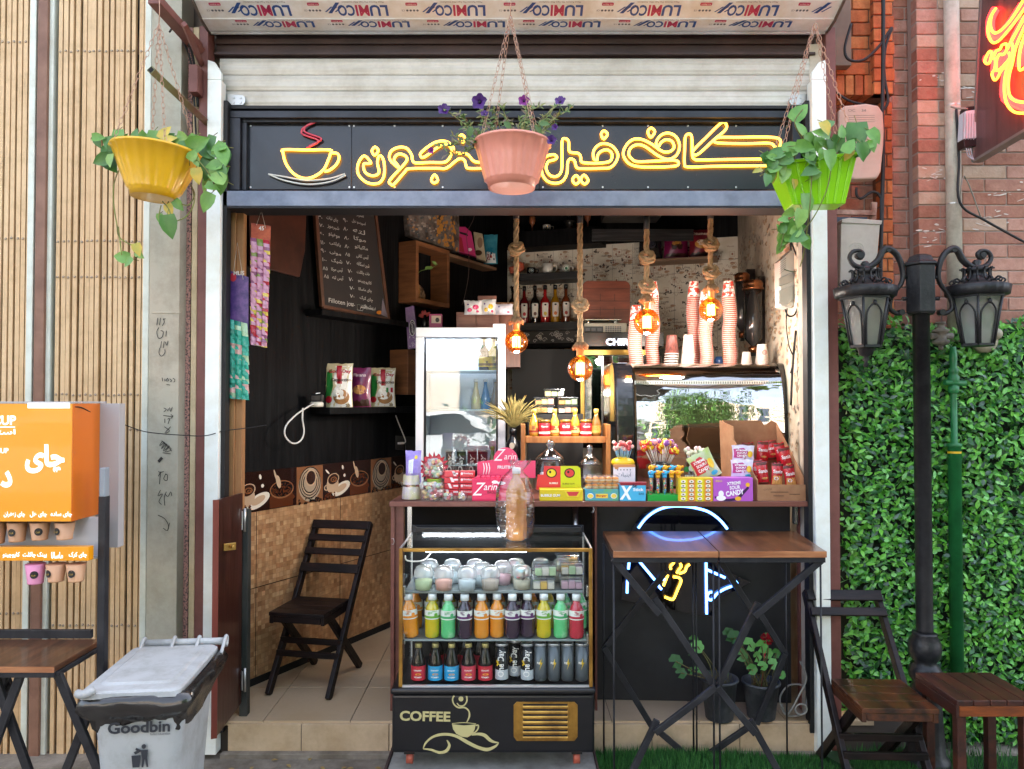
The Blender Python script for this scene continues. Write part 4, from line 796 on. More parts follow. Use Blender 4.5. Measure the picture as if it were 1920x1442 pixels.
t=thing('wooden_drawer_box','wooden tea box with drawers standing above the fridge','box',P(890,615,1.25));pl=FP(1.15);m_pinkw=M('pinkish_wood',C('9A6A5A'),C('7A4A40'),sc=4,st=(1,1,8),rough=.4)
mb=MB();mb.rect(pl,858,589,936,620,-.2,-.003);mb.build('case',m_pinkw,t,bev=.002)
mb=MB()
for x in(860,894):mb.rect(pl,x,591,x+32,616,-.0028,.003)
mb.build('drawer_fronts',m_pinkw,t,bev=.0015)
mb=MB();mb.rect(pl,937,592,975,690,-.3,-.02);mb.build('screen_board',M('pinkish_wood2',C('7A4632'),C('5A3020'),sc=4,st=(8,1,1),rough=.4),label='reddish wooden side panel right of the tea box',category='panel')
mb=MB();mb.rect(FP(1.2),896,555,931,575,-.02,0);mb.build('wooden_block',m_pinkw,label='small reddish wooden sign block behind the candy bags',category='block',bev=.002)
cm=[M('clear_wrap',(.8,.8,.82),rough=.15,trans=.0,coat=.5,bump=.8,bsc=60),pm('D84A78',.3),pm('E8C020',.3),pm('E8E4F0',.3),pm('5A3A8A',.3)]
for i,(x0,x1,y0,c2)in enumerate(((870,905,564,1),(903,930,562,2),(928,962,570,3))):
 t=pouch('candy_bag',('crumpled clear candy bag with pink dots on the tea box','crumpled candy bag with yellow flower print on the tea box','crumpled white candy bag at the right end of the tea box')[i],'candy bag',FP(1.12),x0,y0,x1,590,0,.06,[cm[0]if i!=2 else cm[3],cm[c2],cm[4],cm[1]],[(0,'o',.3,.3,.14,.14),(0,'o',.65,.5,.18,.18),(2,'o',.75,.2,.08,.08),(1,'o',.2,.7,.06,.06)])
t=thing('tray','bronze rimmed dark tray lying behind the candy bags','tray',P(950,575,1.2));mb=MB();mb.box(P(925,0,1.25).x,1.15,P(0,572,1.2).z,P(968,0,1.25).x,1.4,P(0,569,1.2).z);mb.build('rim',M('bronze',C('8A6040'),rough=.3,metal=.8),t,bev=.002)
mb=MB();mb.rect(FP(1.16),806,590,829,626,-.06,0);mb.m=1;mb.rect(FP(1.16),809,592,827,606,.0002,.001);mb.m=2;mb.disc(FP(1.16),820,600,4,5,.0012,.002,6);mb.build('pink_box',[pm('B03870',.4),pm('E0C8B8'),pm('2A2018')],label='small pink box standing above the fridge',category='box',bev=.002)
mb=MB();c=P(797,600,1.3);mb.lathe(c-V((0,0,.07)),[(.02,0),(.024,.06),(.012,.08),(.01,.1)],12);mb.m=1
for i in range(7):mb.leaf(c+V((0,0,.02)),(R.uniform(-1,1),-.3,R.uniform(0,1)),(0,-1,0),.04,.02)
mb.build('red_flower_vase',[pb,pm('B02A28')],label='dark vase with red flowers beside the pink box',category='vase')
FY=.9;pl=FP(FY);t=thing('display_fridge','white upright display fridge with glass door and drinks inside','fridge',P(865,1000,FY+.2));m_fw=pm('E6EAF2',.25,spec=.5)
xa,xb=P(781,0,FY).x,P(948,0,FY).x;zt_,zb_=P(0,614,FY).z,.9;zg0=P(0,626,FY).z
fr=MB();L_=[(781,614),(948,614),(948,990),(781,990)]
fr.box(xa,FY-.001,P(0,632,FY).z,P(796,0,FY).x,FY+.04,zb_);fr.box(P(934,0,FY).x,FY-.001,P(0,632,FY).z,xb,FY+.04,zb_);fr.box(xa,FY-.001,zt_,xb,FY+.04,P(0,631.7,FY).z);fr.build('door_frame',m_fw,t,bev=.004)
mb=MB();xi0,xi1=P(798,0,FY).x,P(932,0,FY).x
mb.box(xa+.004,FY+.045,zb_,xa+.03,FY+.5,zt_-.005);mb.box(xb-.03,FY+.045,zb_,xb-.002,FY+.5,zt_-.005);mb.box(xa+.031,FY+.045,zt_-.04,xb-.031,FY+.5,zt_-.005);mb.box(xa+.031,FY+.46,zb_,xb-.031,FY+.5,zt_-.041);mb.box(xb-.07,FY-.005,zt_+.0005,xb+.0,FY+.12,zt_+.02)
mb.build('cabinet',m_fw,t,bev=.003)
mb=MB();mb.box(P(797,0,FY).x,FY+.001,P(0,632.5,FY).z,P(800,0,FY).x,FY+.03,zb_);mb.box(P(930.5,0,FY).x,FY+.001,P(0,632.5,FY).z,P(933.5,0,FY).x,FY+.03,zb_);mb.box(P(800.3,0,FY).x,FY+.001,P(0,635,FY).z,P(930,0,FY).x,FY+.03,P(0,632.5,FY).z);mb.build('gasket',m_blk,t)
mb=MB();mb.box(P(800.5,0,FY).x,FY+.012,zb_,P(930,0,FY).x,FY+.016,P(0,635.5,FY).z);mb.build('door_glass',glass('fridge_glass',(.92,.96,.96),.13,.004,.03,2),t)
mb=MB()
for i in range(5):
 r_=.026-i*.005;c=P(890,654,FY);mb.lathe(c+V((0,.0105,0)),[(r_,0),(r_,.0012),(r_-.0028,.0012)],24,Matrix.Rotation(rad(90),3,'X'),cap=False)
mb.build('round_logo',pm('1E2A30'),t);mb=MB();mb.ptext('CHANKER',pl,890,664,5,-.009,26,bold=.03);mb.build('logo_text',pm('E8F0F0'),t)
mb=MB();mb.box(xa+.04,FY+.41,zt_-.045,xb-.04,FY+.43,zt_-.055);mb.build('inner_light',M('fridge_light',(.9,.95,1),emit=5,ec=(.85,.93,1)),t)
mb=MB();zs=[]
for y in(694,768,872):
 z=P(0,y,FY+.05).z;zs.append(z);mb.box(xa+.032,FY+.06,z-.006,xb-.032,FY+.45,z)
mb.build('wire_shelves',M('shelf_white',C('C8D8E0'),rough=.25),t)
def bottle(name,label,c,prof,col,cap,capz,capr,lab=None,group=None,scale=1,cat_='bottle'):
 t=thing(name,label,cat_,c,group);mb=MB();mb.lathe(c,[(r*scale,z*scale)for r,z in prof],16);mb.build('bottle_body',col,t)
 mb=MB();mb.lathe(c+V((0,0,capz[0]*scale)),[(capr*scale,0),(capr*scale,(capz[1]-capz[0])*scale),(capr*.8*scale,(capz[1]-capz[0]+.002)*scale)],12);mb.build('cap',cap,t)
 if lab:
  z0,z1,r,ms=lab;mb=MB();mb.lathe(c,[((r+.0008)*scale,z0*scale),((r+.0008)*scale,z1*scale)],18,cap=False);mb.m=1
  mb.lathe(c,[((r+.0012)*scale,lerp(z0,z1,.12)*scale),((r+.0012)*scale,lerp(z0,z1,.38)*scale)],18,cap=False)
  for q in range(5):
   a0=R.uniform(-.7,.2)if q else .35;zz0=lerp(z0,z1,.5+q*.1)*scale;rr=(r+.0016)*scale;hh=.0014 if q else .008;ww=R.uniform(.3,.7)if q else .45
   mb.add([c+V((rr*math.sin(a0+ww*f),-rr*math.cos(a0+ww*f),zz0+g*hh*scale))for f,g in((0,-.5),(.5,-1),(1,-.5),(1,.5),(.5,1),(0,.5))],[tuple(range(6))])
  mb.build('paper_label',ms,t)
 return t
big=[(.028,0),(.032,.006),(.032,.09),(.026,.12),(.013,.14),(.0115,.17)]
sod=[(.026,0),(.029,.006),(.028,.06),(.02,.09),(.011,.13),(.0105,.16)]
for x,c,l in((908,'3A2A18','dark bottle with yellow label on the top fridge shelf'),(926,'C8B830','yellow green bottle at the right of the top fridge shelf')):
 bottle('drink_bottle',l,V((P(x,0,FY+.14).x,FY+.14,zs[0]+.001)),big,liq(c),pm('B8A060',.3),(.165,.185),.014,(.02,.075,.032,[pm('D8B820',.4),pm('8A6A10',.4)]))
for x,c,l in((911,'1878B8','bright blue soda bottle on the middle fridge shelf'),(929,'A87828','amber soda bottle beside the blue one in the fridge'),(893,'D8C890','pale cream bottle left of the blue soda in the fridge')):
 bottle('drink_bottle',l,V((P(x,0,FY+.14).x,FY+.14,zs[1]+.001)),sod,liq(c),pm('C0C0C0',.3),(.155,.17),.013)
def can(c,r,h,body,txt,label,group,tc='E8E4E0',rot=math.pi/2,cat_='can',extra=None):
 t=thing('drink_can',label,cat_,c,group);mb=MB();mb.lathe(c,[(r*.8,0),(r,.006),(r,h-.008)],18);mb.build('can_body',body,t)
 mb=MB();mb.lathe(c+V((0,0,h-.0078)),[(r,0),(r*.93,.006),(r*.96,.0078),(r*.9,.0078),(r*.86,.004),(.0001,.004)],18);mb.lathe(c+V((0,-r*.3,h-.003)),[(r*.25,0),(r*.25,.0015),(.0001,.0015)],8);mb.build('can_lid',M('alu',(.85,.85,.86),rough=.3,metal=.8),t)
 if txt or extra:
  mb=MB()
  if txt:
   vs,fs,x0,x1,y0,y1=glyphs(txt,.02);k=h*.72/(x1-x0);kk=min(k*2.2,r*1.3/(y1-y0))
   def wrap(x,y,o=.0008):
    a=x/r;return c+V((r*math.sin(a)*(1+o/r),-(r+o)*math.cos(a),y))
   mb.add([wrap(-(v.y-(y0+y1)/2)*kk,h*.5+(v.x-(x0+x1)/2)*k)for v in vs],fs)
  if extra:extra(mb,c,r,h)
  mb.build('print',[pm(tc),pm('D8B018'),pm('B8BCC0',.3)],t)
 return t
for i,x in enumerate((846,866,886,906)):can(V((P(x,0,FY+.09).x,FY+.09,zs[2]-.07)),.027,.15,pm('2A2830',.3),'Day',('grey can, leftmost on the bottom fridge shelf','black can, second on the bottom fridge shelf','black can, third on the bottom fridge shelf','black can, fourth on the bottom fridge shelf')[i],'cans on the bottom fridge shelf')
bottle('drink_bottle','green bottle at the right of the bottom fridge shelf',V((P(924,0,FY+.09).x,FY+.09,zs[2]-.07)),sod,liq('4AB838'),pm('4AB838',.3),(.155,.17),.013)
mb=MB();mb.box(xa+.032,FY+.06,zs[2]-.077,xb-.032,FY+.45,zs[2]-.071);mb.build('bottom_tray',M('shelf_white'),t)
t=thing('dried_grass_vase','black bottle holding a sheaf of dried golden grass beside the fridge','vase',P(962,870,.7));c=P(962,868,.7)
mb=MB();mb.lathe(c,[(.035,0),(.038,.006),(.038,.1),(.018,.13),(.016,.15),(.019,.152),(.019,.185)],18);mb.build('bottle',pm('141416',.2),t)
mb=MB();mb.disc(FP(.66),960,836,5,6,.0,.002);mb.build('print',pm('B0A898'),t)
mb=MB();b0=c+V((0,0,.18))
for i in range(150):
 a=R.uniform(-.9,1.1);l=R.uniform(.09,.19);d=V((math.sin(a)*l,R.uniform(-.05,.05),math.cos(a)*l));e=b0+d;q=[b0+V((R.uniform(-.01,.01),0,0)),b0+d*.6,e+V((d.x*.25,0,-.02*abs(a)))]
 mb.tube(cat(q,2),[.0009,.0009,.0012,.003,.0006],4)
mb.build('grass_sheaf',M('straw',C('A8985A'),C('7A7040'),sc=30,rough=.7),t)
CYf=.5;t=thing('pastry_display_case','black sided pastry display case with curved reflecting glass front','display case',P(1315,900,CYf+.2));pc=FP(CYf)
zt_=P(0,682,CYf+.15).z;zb_=1.0;yf,yb=CYf,CYf+.5
sp_=[(yf+.16,zt_),(yf+.10,zt_-.01),(yf+.06,zt_-.05),(yf+.03,zt_-.12),(yf+.008,zt_-.24),(yf,zt_-.36),(yf,zb_)]
sp_=[(p.y,p.z)for p in cat([V((0,y,z))for y,z in sp_],4)]
xl,xr=P(1186,0,CYf+.05).x,P(1453,0,CYf+.05).x
for xa_,xb_,nm in((P(1152,0,CYf).x,xl,0),(xr,P(1480,0,CYf).x,1)):
 mb=MB();ps=[(y-.006,z+(.006 if z>zt_-.02 else 0))for y,z in sp_]+[(yb,zb_),(yb,zt_+.006)];prx(mb,ps[::-1],xa_+.001,xb_-.001);mb.build('side_panel',M('gloss_black',(.008,.008,.01),rough=.12,coat=.6),t,bev=.012,seg=3)
def sheet(mb,ps,x0,x1,nx=12):
 n=len(ps);mb.add([(lerp(x0,x1,i/nx),y+.03-.12*((i/nx-.5)*(x1-x0))**2/.22,z)for i in range(nx+1)for y,z in ps],[(i*n+j,i*n+j+1,(i+1)*n+j+1,(i+1)*n+j)for i in range(nx)for j in range(n-1)],True)
mb=MB();sheet(mb,sp_,xl,xr);mb.build('curved_glass',glass('case_glass',(.6,.7,.66),.5,.02,.28,2.6),t)
mb=MB();z=P(0,716,CYf+.03).z;mb.box(xl,CYf+.018,z-.013,xr,CYf+.03,z+.006);mb.m=1
for i in range(60):x=lerp(xl,xr,(i+.3)/60);mb.box(x,CYf+.016,z-.009,x+.004,CYf+.0178,z+.001)
mb.build('glass_rail',[M('alu'),pm('6A6E70')],t)
mb=MB();mb.box(xl,yf+.16,zt_-.02,xr,yb,zt_);mb.box(xl,yb-.02,zb_,xr,yb-.001,zt_-.021);mb.m=1;mb.box(xl,yf+.06,zb_-.02,xr,yb-.021,zb_+.02)
for z in(1.2,1.36):mb.box(xl+.01,yf+.12,z,xr-.01,yb-.022,z+.006)
mb.build('inner_body',[M('copper_top',C('B08A78'),rough=.3,metal=.5),pm('5A6A64',.3)],t)
zc=zt_+.001
m_cupr=M('cup_red',C('C84030'),C('F0E4DC'),sc=55,rough=.4,lo=.47,hi=.53,det=1)
def stack(px,Y,n,r0,h,step,mats,label,rimc,tx=None,group='stacks of paper cups on the pastry case'):
 c=V((P(px,0,Y).x,Y,zc));t=thing('cup_stack',label,'cup stack',c,group);r1=r0*.72;mb=MB();rb=MB()
 tot=(n-1)*step
 for i in range(n):
  dx=.004*math.sin(i*.3+px);o=c+V((dx,.002*math.cos(i*.7),i*step))
  if i<n-1:mb.lathe(o,[(r0,.002),(lerp(r0,r1,min(1,(step+.002)/h)),step+.002)],18,cap=False)
  rb.lathe(o,[(r0-.001,0),(r0+.0022,.0008),(r0+.0022,.0034),(r0-.001,.0042)],18,cap=False)
 body=mb.build('cups',mats[1],t);rb.build('rims',rimc,t);mb=MB();o=c+V((dx,0,tot));mb.lathe(o,[(r0,.004),(r1,h-.006),(r1,h),(r1*.85,h),(r1*.82,h-.008),(.0001,h-.008)],20);mb.build('top_cup',mats[0],t)
 if tx:
  mb=MB();vs,fs,x0,x1,y0,y1=glyphs(tx,.03);k=h*.7/(x1-x0);kk=.014/(y1-y0)
  for v in vs:pass
  def wp(x,y):rr=lerp(r0,r1,y/h)+.001;a=x/rr;return o+V((rr*math.sin(a),-rr*math.cos(a),y))
  mb.add([wp(-(v.y-(y0+y1)/2)*kk,h*.5-(v.x-(x0+x1)/2)*k)for v in vs],fs);mb.build('print',pm('7A1A18'),t)
pinkc=M('cup_pink',C('C04A38'),C('CC6A58'),sc=30,rough=.45);wr=pm('D8C6BE',.4);wc=pm('D0C4BA',.45)
def hN(px,Y,ytop,h,step):return max(2,round((P(px,ytop,Y).z-zc-h)/step)+1)
for px,Y,yt,l,tx in((1189,.74,575,'shorter red and white paper cup stack at the left edge of the case','COFFEE'),(1221,.80,530,'tall paper cup stack behind the third bulb',None),(1297,.92,527,'tall cup stack behind the white cups',None),(1320,.76,545,'cup stack below the fourth bulb',None),(1364,.78,527,'tallest red paper cup stack with COFFEE printed on the top cup','COFFEE')):
 r0=.036;h=.09;st_=.0105;stack(px,Y,hN(px,Y,yt,h,st_),r0,h,st_,[m_cupr,pinkc],l,wr,tx)
m_rip=M('cup_black',C('2A1E1C'),C('8A4A40'),sc=90,st=(4,4,.3),rough=.5)
stack(1256,.72,5,.036,.10,.013,[m_rip,pm('3A2A26')],'short stack of black ripple cups',pm('F0EAE2',.4));stack(1287,.72,5,.034,.105,.012,[wc,wc],'short stack of plain white cups beside the black ones',wr)
stack(1395,.70,1,.028,.062,.01,[wc,wc],'single small white paper cup',wr);stack(1425,.72,3,.033,.082,.011,[pm('E4DDD4',.4),wc],'white paper cup with red round print at the right end',wr)
mb=MB();c=V((P(1425,0,.72).x,.72,zc+.06));
for r_ in(.012,.008):
 q=[];
 for k in range(20):a=k*math.tau/20;x=r_*math.cos(a);rr=.0305;q.append(c+V((rr*math.sin(x/rr),-rr*math.cos(x/rr)-.0015,r_*math.sin(a))))
 mb.tube(q,.0008,4,True)
mb.text('COFFEE',Matrix.Translation(c+V((0,-.0335,0)))@Matrix.Rotation(rad(90),4,'X'),None,.014);mb.build('print',pm('B83A3A'),bpy.data.objects['cup_stack.008']if False else[o for o in S.objects if o.get('label')=='white paper cup with red round print at the right end'][0])
mb=MB();c=V((P(1345,0,.9).x,.9,zc));mb.lathe(c,[(.03,0),(.03,.03),(.02,.05)],14);mb.m=1;mb.lathe(c+V((.03,-.02,0)),[(.02,0),(.02,.08),(.012,.09),(.012,.11)],12);mb.build('jar_group',[pm('2A4A7A',.3),pm('C09050',.3)],label='small blue and tan jars between the cup stacks',category='jar')
m_cop=M('copper',C('B87850'),rough=.22,metal=.9)
for px,Y,y0,y1,r_,l in((1388,1.25,512,640,.042,'rear coffee bean dispenser tube with copper lid'),(1408,1.05,526,668,.052,'front coffee bean dispenser tube with copper lid')):
 c=V((P(px,0,Y).x,Y,P(0,y1,Y).z));H=P(0,y0,Y).z-c.z;t=thing('bean_dispenser',l,'dispenser',c,'coffee bean dispensers on the right wall')
 mb=MB();mb.lathe(c,[(r_*.3,0),(r_*.3,.06),(r_*.95,.1),(r_*.95,H-.05)],24);mb.build('tube',M('smoke_tube',(.10,.10,.10),rough=.12,metal=.6,coat=.5),t)
 mb=MB();mb.lathe(c+V((0,0,H-.055)),[(r_*1.12,0),(r_*1.15,.012),(r_*1.02,.016),(r_*1.1,.03),(r_*1.05,.045),(r_*.8,.055),(.0001,.057)],24);mb.lathe(c+V((0,0,.02)),[(r_*.5,0),(r_*.55,.03),(r_*.3,.04)],16);mb.build('lid_and_spout',m_cop,t)
 mb=MB();mb.box(c.x+r_*.9,Y+.03,c.z+.02,c.x+r_*2.1,Y+.06,c.z+H+.03);mb.build('mount',pm('2A1C1A',.4),t,bev=.002)
zz_=bsh('bag_shelf','pale thin shelf under the coffee bags high on the back wall',1198,1345,487,.18,.018,M('shelf_edge'));Yb=2.15
fpk=[M('foil_maroon',C('6A1420'),C('8A2030'),sc=9,rough=.3,coat=.4),pm('E8D8C8',.3),pm('C89040',.3),pm('3A1A14',.3),pm('9A1A5A',.3)]
pouch('coffee_bag','black foil coffee bag at the left of the high bag shelf','coffee bag',FP(2.1),1197,433,1242,487,0,.09,[M('foil_black',(.012,.012,.014),rough=.25,coat=.3),pm('3A3A44',.3)],[(0,'o',.5,.5,.2,.15)])
pouch('coffee_bag','magenta coffee bag with cup picture on the high bag shelf','coffee bag',FP(2.1),1244,432,1291,484,0,.09,[M('foil_magenta',C('8A1450'),C('6A1040'),sc=6,rough=.3,coat=.4)]+fpk[1:],[(0,'t','Caramino',.5,.84,.55,.08),(1,'o',.48,.5,.2,.1),(2,'p',[(.3,.28),(.7,.28),(.76,.46),(.24,.46)]),(2,'p',[(.03,.03),(.97,.03),(.9,.16),(.1,.14)])])
pouch('coffee_bag','dark red coffee bag with pale lettering beside the magenta one','coffee bag',FP(2.08),1291,431,1335,483,0,.09,fpk,[(0,'t','altunsa',.45,.84,.75,.11,.03),(1,'o',.5,.45,.3,.16),(0,'o',.5,.5,.24,.1),(2,'p',[(.03,.03),(.97,.03),(.9,.2),(.1,.16)])])
t=thing('electric_box','white electric box with breakers and loose wires on the right wall','electric box',P(1474,580,.45));pl=FP(.35)
mb=MB();mb.poly(pl,[(1457,492),(1480,470),(1490,478),(1490,568),(1476,580),(1458,576)],-.08,0);mb.build('case',pm('C4C6C0',.4),t,bev=.004)
mb=MB();mb.poly(pl,[(1460,522),(1486,510),(1486,528),(1460,538)],.001,.008);mb.poly(pl,[(1460,545),(1486,535),(1486,562),(1476,572),(1460,570)],.001,.012);mb.build('covers',pm('A8ACA6',.2),t,bev=.003)
mb=MB()
for i in range(6):mb.line(pl,[(1461,494+i*4),(1474,484+i*4)],.0008,.001,4,smooth=0)
mb.build('print',pm('6A6A6A'),t)
for i,(q,r_,l)in enumerate(((([(1462,385),(1475,430),(1500,500),(1504,540),(1497,570),(1490,590),(1478,592),(1472,580)]),.004,'black cable running from the sign down to the electric box'),([(1476,578),(1474,610),(1480,650),(1488,672),(1482,700)],.003,'black cable dangling below the electric box'),([(1520,420),(1512,480),(1500,505),(1485,509),(1470,505)],.0025,'green grey wire beside the electric box'),([(1468,385),(1480,430),(1483,470)],.005,'white and black cable above the electric box'),([(1492,620),(1486,690),(1483,760)],.0055,'black pole leaning below the electric box'))):
 mb=MB();mb.line(FP(.3),q,r_,0,6);mb.build('cable',m_blk if i not in(2,)else pm('3A5A48'),label=l,category='cable')
m_rope=M('jute',C('B89A74'),C('8A6C48'),sc=40,rough=.85,bump=.4,bsc=160);m_gls=glass('amber_glass',(1,.45,.12),.12,.01,tl=.02);m_fil=M('filament',(1,.8,.4),emit=9,ec=(1,.66,.28));m_brs=M('brass')
def rope(mb,q,r):
 ""
 q=cat(q,10);L=0;n=len(q)
 for s_ in range(3):
  pts=[];L=0
  for i,p in enumerate(q):
   if i:L+=(q[i]-q[i-1]).length
   t_=(q[min(i+1,n-1)]-q[max(i-1,0)]).normalized();a=t_.orthogonal();
   u=V((0,-1,0));u=(u-t_*u.dot(t_));u=u.normalized()if u.length>.1 else a.normalized();v=t_.cross(u);th_=L/(r*3.6)*2.2+s_*math.tau/3
   pts.append(p+(u*math.cos(th_)+v*math.sin(th_))*r*.5)
  mb.tube(pts,r*.62,6)
def resample(q,step):
 q=cat(q,8);o=[q[0]];acc=0
 for a,b in zip(q,q[1:]):
  d=(b-a).length
  while acc+d>=step:
   f=(step-acc)/d;a=a+(b-a)*f;o.append(a);d=(b-a).length;acc=0
  acc+=d
 o.append(q[-1]);return o
def knot(c,s):return[c+V((.0,0,.5))*s,c+V((.35,-.25,.25))*s,c+V((.1,-.5,-.25))*s,c+V((-.42,-.2,-.1))*s,c+V((-.3,.3,.3))*s,c+V((.25,.3,.35))*s,c+V((.5,-.1,-.05))*s,c+V((.2,-.45,-.4))*s,c+V((-.3,-.2,-.45))*s,c+V((-.05,.1,-.3))*s,c+V((0,0,-.62))*s]
def pendant(px,Y,ytop,knots,ybulb,rpx,label,ystart=386):
 k=(Y+3.2)/F;bc=P(px,ybulb,Y);rb=rpx*k;t=thing('pendant_lamp',label,'pendant lamp',bc,'rope pendant lamps with amber bulbs')
 zc_=bc.z+rb*1.15;mb=MB();tp=P(px,ytop,Y);q=[V((bc.x,Y,tp.z))]
 ys=sorted(knots);cur=tp.z
 pts=[V((bc.x,Y,tp.z))]
 for yk,dx in knots:
  kc=P(px+dx,yk,Y);pts.append(V((bc.x,Y,kc.z+.09)));pts+=knot(V((bc.x,Y,kc.z)),.062)
 pts.append(V((bc.x,Y,zc_+.07)));rope(mb,resample(pts,.007),.0125)
 mb.lathe(V((bc.x,Y,zc_+.02)),[(.02,0),(.019,.02),(.014,.06)],16)
 for i in range(90):
  a=R.uniform(0,6.28);r0=R.uniform(.013,.02);l=R.uniform(.02,.04);p0=V((bc.x+r0*math.cos(a),Y+r0*math.sin(a),zc_+.055));mb.tube([p0,p0+V((.012*math.cos(a),.012*math.sin(a),-.6*l)),p0+V((.02*math.cos(a),.02*math.sin(a),-l))],.0016,4)
 mb.build('rope',m_rope,t)
 mb=MB();mb.lathe(V((bc.x,Y,tp.z-.002)),[(.0145,0),(.0145,.05 if ystart<390 else .075),(.012,.052 if ystart<390 else .076)],14);mb.lathe(V((bc.x,Y,tp.z)),[(.003,.05),(.003,2.95-tp.z)],6);mb.build('ceiling_sleeve',pm('26282A',.3),t)
 mb=MB();mb.lathe(V((bc.x,Y,zc_-.012)),[(.014,0),(.017,.004),(.017,.03),(.02,.032),(.02,.036)],16);mb.build('socket',M('socket_gold',C('C8A068'),rough=.3,metal=.6),t)
 mb=MB();pr=[(.012,rb*1.12),(.014,rb*1.02)];
 for i in range(1,15):a=.32+(math.pi-.32)*i/14;pr.append((max(.0001,rb*math.sin(a)),rb*math.cos(a)))
 mb.lathe(bc,pr[::-1],28,cap=False);mb.build('bulb_glass',m_gls,t)
 mb=MB()
 for i in range(8):
  a=i*math.tau/8;x,y=rb*.26*math.cos(a),rb*.26*math.sin(a);mb.tube([bc+V((x,y,rb*.45)),bc+V((x*1.1,y*1.1,-rb*.45))],.0028,6)
 mb.build('filament',m_fil,t)
 mb=MB();mb.tube([bc+V((0,0,rb*1.0)),bc+V((0,0,rb*.55)),bc+V((0,0,-rb*.5))],.003,6)
 for i in range(4):a=i*math.tau/4;mb.tube([bc+V((0,0,rb*.55)),bc+V((rb*.26*math.cos(a),rb*.26*math.sin(a),rb*.45))],.001,4)
 mb.build('filament_stem',m_brs,t)
 ld=bpy.data.lights.new('bulb_light','POINT');ld.energy=1.8;ld.color=(1,.92,.82);ld.shadow_soft_size=rb*.5;lo_=bpy.data.objects.new('bulb_light',ld);S.collection.objects.link(lo_);lo_.parent=t;lo_.location=(0,0,-rb*1.5)
pendant(968,.40,410,[(466,2)],641,22,'leftmost rope lamp with one knot and glowing amber globe bulb')
pendant(1088,.30,418,[(572,0)],691,24,'lowest hanging rope lamp with glowing amber globe bulb')
pendant(1213,.35,430,[(482,0),(536,0)],604,24.5,'third rope lamp hanging before the paper cups',410)
pendant(1333,.40,410,[(458,0),(510,0)],581,22.5,'rightmost and highest rope lamp before the cup stacks')
m_ctr=M('counter_brown',C('7A4A3E'),C('6A3C34'),sc=4,st=(1,4,6),rough=.35)
zk=P(0,940.5,-.02).z;CF=FP(-.02)
t=thing('counter','long brown counter board across the kiosk opening','counter',(0.2,.15,.14));mb=MB()
xl,xr=P(733,0,-.02).x,P(1512,0,-.02).x;mb.prism([V((xl,-.02,zk)),V((xr,-.02,zk)),V((xr-.02,.44,zk)),V((xl+.03,.44,zk))],V((0,0,-.022)));mb.build('top',m_ctr,t,bev=.002)
MB().box(P(736,0,.0).x,.0,.18,P(743,0,.0).x,.016,zk-.0225).build('upright',m_ctr,t,bev=.001)
MB().box(P(742,0,.02).x,.018,.145,P(760,0,.02).x,.03,zk-.0225).build('upright',m_ctr,t,bev=.001)
MB().box(P(1112,0,.12).x,.1,.14,P(1116,0,.12).x,.44,zk-.0225).build('upright',m_ctr,t,bev=.001)
MB().box(P(1484,0,.14).x,.1,.145,P(1496,0,.14).x,.13,zk-.0225).build('upright',m_ctr,t,bev=.001)
MB().box(P(769,0,.1).x,.06,.9,P(777,0,.1).x,.09,zk-.0225).build('steel_leg',M('steel'),t)
MB().box(P(1476,0,.1).x,.06,.96,P(1482,0,.1).x,.09,zk-.0225).build('steel_leg',M('steel'),t)
MB().lathe((P(1077,0,.1).x,.1,.7),[(.014,0),(.014,zk-.723)],12).build('steel_leg',M('steel'),t)
mb=MB();mb.box(P(762,0,.2).x,.2,.145,P(1110,0,.2).x,.22,zk-.0225);mb.m=0;mb.build('back_board',m_dark,t)
mb=MB()
for px,yy in((738,1015),(1112,955)):c=P(px,yy,-.01);mb.tube([c+V((-.008,0,.012)),c+V((.0,-.004,.012)),c+V((.004,-.004,0)),c+V((0,-.004,-.012)),c+V((-.008,0,-.012))],.0016,5)
mb.build('hook',M('galv'),t)
t=thing('slate_panel','dark slate grey panel under the right half of the counter','panel',(1,.2,.14));SPn=Pl((P(1118,0,.22).x,.22,0),(P(1484,0,.18).x-P(1118,0,.22).x,-.04,0))
mb=MB();a=SPn.hit(1117,1200,0);b=SPn.hit(1483,1200,0);mb.prism([V((a.x,a.y,.141)),V((b.x,b.y,.141)),V((b.x,b.y,zk-.0225)),V((a.x,a.y,zk-.0225))],V((0,.02,0)));mb.build('board',M('slate_panel',C('282A2F'),C('191A1E'),sc=3.5,rough=.45,det=9,dirt=.15),t)
t=thing('blue_neon_sign','blue and yellow neon line drawing with a cup on black acrylic behind the tables','neon sign',SPn.hit(1260,1150,.05));Z=lambda L:[(1120+a/6.01,940+b/6.01)for a,b in L]
mb=MB();mb.poly(SPn,Z([(390,300),(500,150),(640,70),(900,35),(1180,60),(1370,130),(1530,310),(1400,400),(1400,660),(1480,800),(1730,905),(1560,1000),(1390,1080),(1290,1310),(800,1210),(270,1110),(290,620)]),.02,.026);mb.build('acrylic',M('acrylic_black',(.004,.004,.005),rough=.06,spec=.6),t)
m_bn=M('neon_blue',(.3,.5,1),emit=1.7,ec=(.09,.28,1));m_yn=M('neon_yellow2',(1,.7,.1),emit=1.1,ec=(1,.5,.04));mb=MB()
